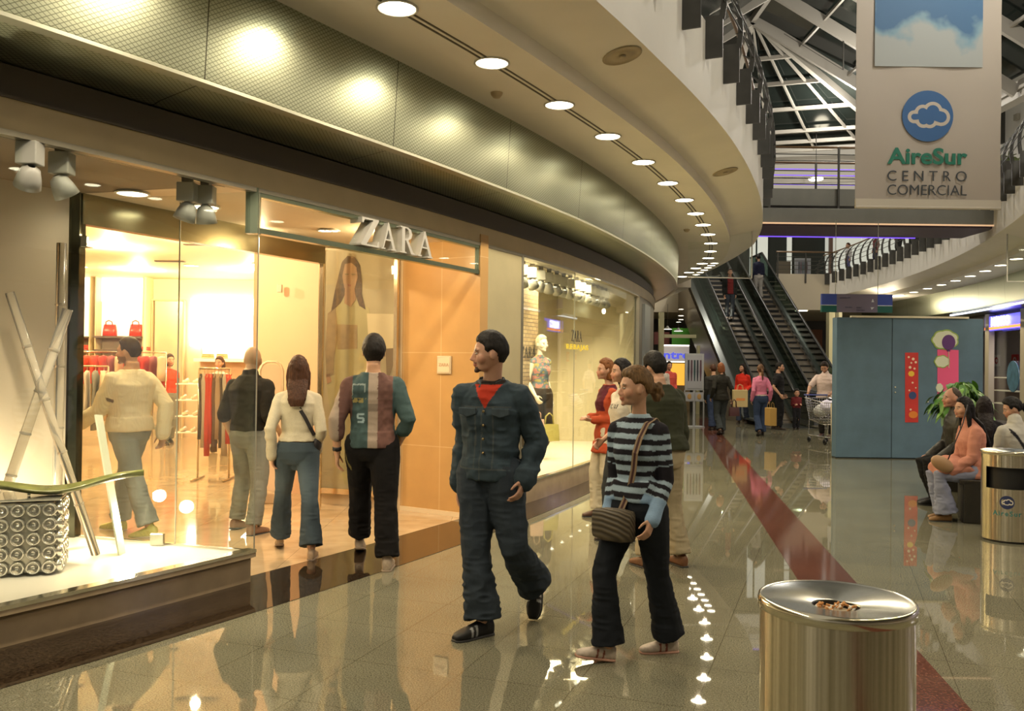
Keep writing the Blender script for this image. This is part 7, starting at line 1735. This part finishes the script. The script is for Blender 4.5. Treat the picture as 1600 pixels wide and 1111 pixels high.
seated('seated woman with pinned-up black hair in pale grey hooded top behind the litter bin',Vector((5.50,9.62,0)),98,1.66,'f',dict(s='bun',c=(.008,.007,.007),t=.018,low=-30),dict(c=lambda z,x,y,arm,wh: np.where(((np.abs(x+ (z-1.2)*.7)<.022)&(y<.0)&(arm<0))[:,None],np.array((.015,.015,.02)),np.array((.46,.45,.40))),n='hooded_top',inf=.028,collar=.03,z0=.88),dict(c=(.02,.02,.03),n='trousers'),shoe=dict(c=(.02,.02,.02)),vox=.008,hyaw=66,hpitch=-18,lean=(0,.06),hands=[(.0,.28,-.38),(0,.28,-.38)])
seated('seated person with long wavy dark hair, back turned, left of the hooded top',Vector((5.66,10.55,0)),70,1.64,'f',dict(s='long',c=(.012,.008,.008),len=.22,locks=1),dict(c=(.012,.010,.012),n='dark_top',inf=.02,z0=.88),dict(c=(.02,.02,.03),n='trousers'),shoe=dict(c=(.02,.02,.02)),vox=.009,lean=(0,.10),hands=[(.0,.28,-.38),(0,.28,-.38)])
# ---- mannequins of the second window
MN=(.72,.66,.52)
def mannequin(label,loc,head,topc,botc,hands,hyaw=0,z0=.98,sl=.05,face=0):
    i=person(label,loc,head,H=1.78,sex='f',skin=MN,hair=dict(s='short',c=(.62,.55,.40),t=.012),top=dict(c=topc,n='blouse',z0=z0,sl=sl,inf=.008),bot=dict(c=botc,n='skirt',len=1.1,inf=.02,w=1.15),hands=hands,hyaw=hyaw,vox=.008,name='mannequin')
    i['root']['category']='mannequin'; return i
def patt(z,x,y,arm,wh):
    n=vnoise(np.c_[x,y,z]*26,3); c=np.tile(np.array((.14,.18,.20)),(len(z),1)); c[n>.12]=(.45,.20,.16); c[n<-.15]=(.36,.30,.10); return c
def pattg(z,x,y,arm,wh):
    n=vnoise(np.c_[x,y,z]*24,4); c=np.tile(np.array((.25,.42,.20)),(len(z),1)); c[n>.08]=(.60,.62,.45); c[n<-.2]=(.05,.12,.06); return c
pm=arcL(solve_theta(843,1,W-.8),W-.8,.245); m1=mannequin('pale mannequin with cropped blond hair, patterned top and bags in the second window',pm,-50,patt,(.05,.035,.025),[(-.05,.02,-.53),(.05,.14,-.48)])
pm2=arcL(solve_theta(818,1,W-1.05),W-1.05,.245); m2=mannequin('pale mannequin in green patterned top at the left edge of the second window',pm2,-30,pattg,(.06,.04,.02),[(-.05,.02,-.53),(.05,.04,-.53)],sl=1.2)
def px_bag(px,py,ref,dx=0): p=aty(px,py,ref); return p
yb=pm.y-.12
p=aty(858,689,yb); tote(p,.30,.24,.10,mat('yellow_bag',(.42,.36,.10),.4),'square mustard yellow handbag held by the blond mannequin',rz=.3,handle=.16)
p=aty(840,688,yb-.05); tote(p,.20,.30,.10,mat('pink_bag',(.55,.36,.28),.5,var=.1),'soft pale pink handbag held by the blond mannequin',rz=.2,handle=.12)
# ================================================================ light
w=bpy.data.worlds.new('warm_fill'); S.world=w; w.use_nodes=True; bg=w.node_tree.nodes['Background']; bg.inputs[0].default_value=(.80,.71,.55,1); bg.inputs[1].default_value=.34  # uniform warm ambient added as fill all round, not a dark sky
for x,y,pw in((2.2,-3,200),(5.0,3,190),(6.5,9.5,170),(7.5,15.5,160),(8.5,21,190)): hall((x,y,8.3),pw)
S.view_settings.exposure=0.68
c=S.cycles
c.max_bounces=8; c.transparent_max_bounces=12; c.diffuse_bounces=4; c.glossy_bounces=4; c.transmission_bounces=6
c.caustics_reflective=False; c.caustics_refractive=False; c.sample_clamp_indirect=4.0; c.use_denoising=True
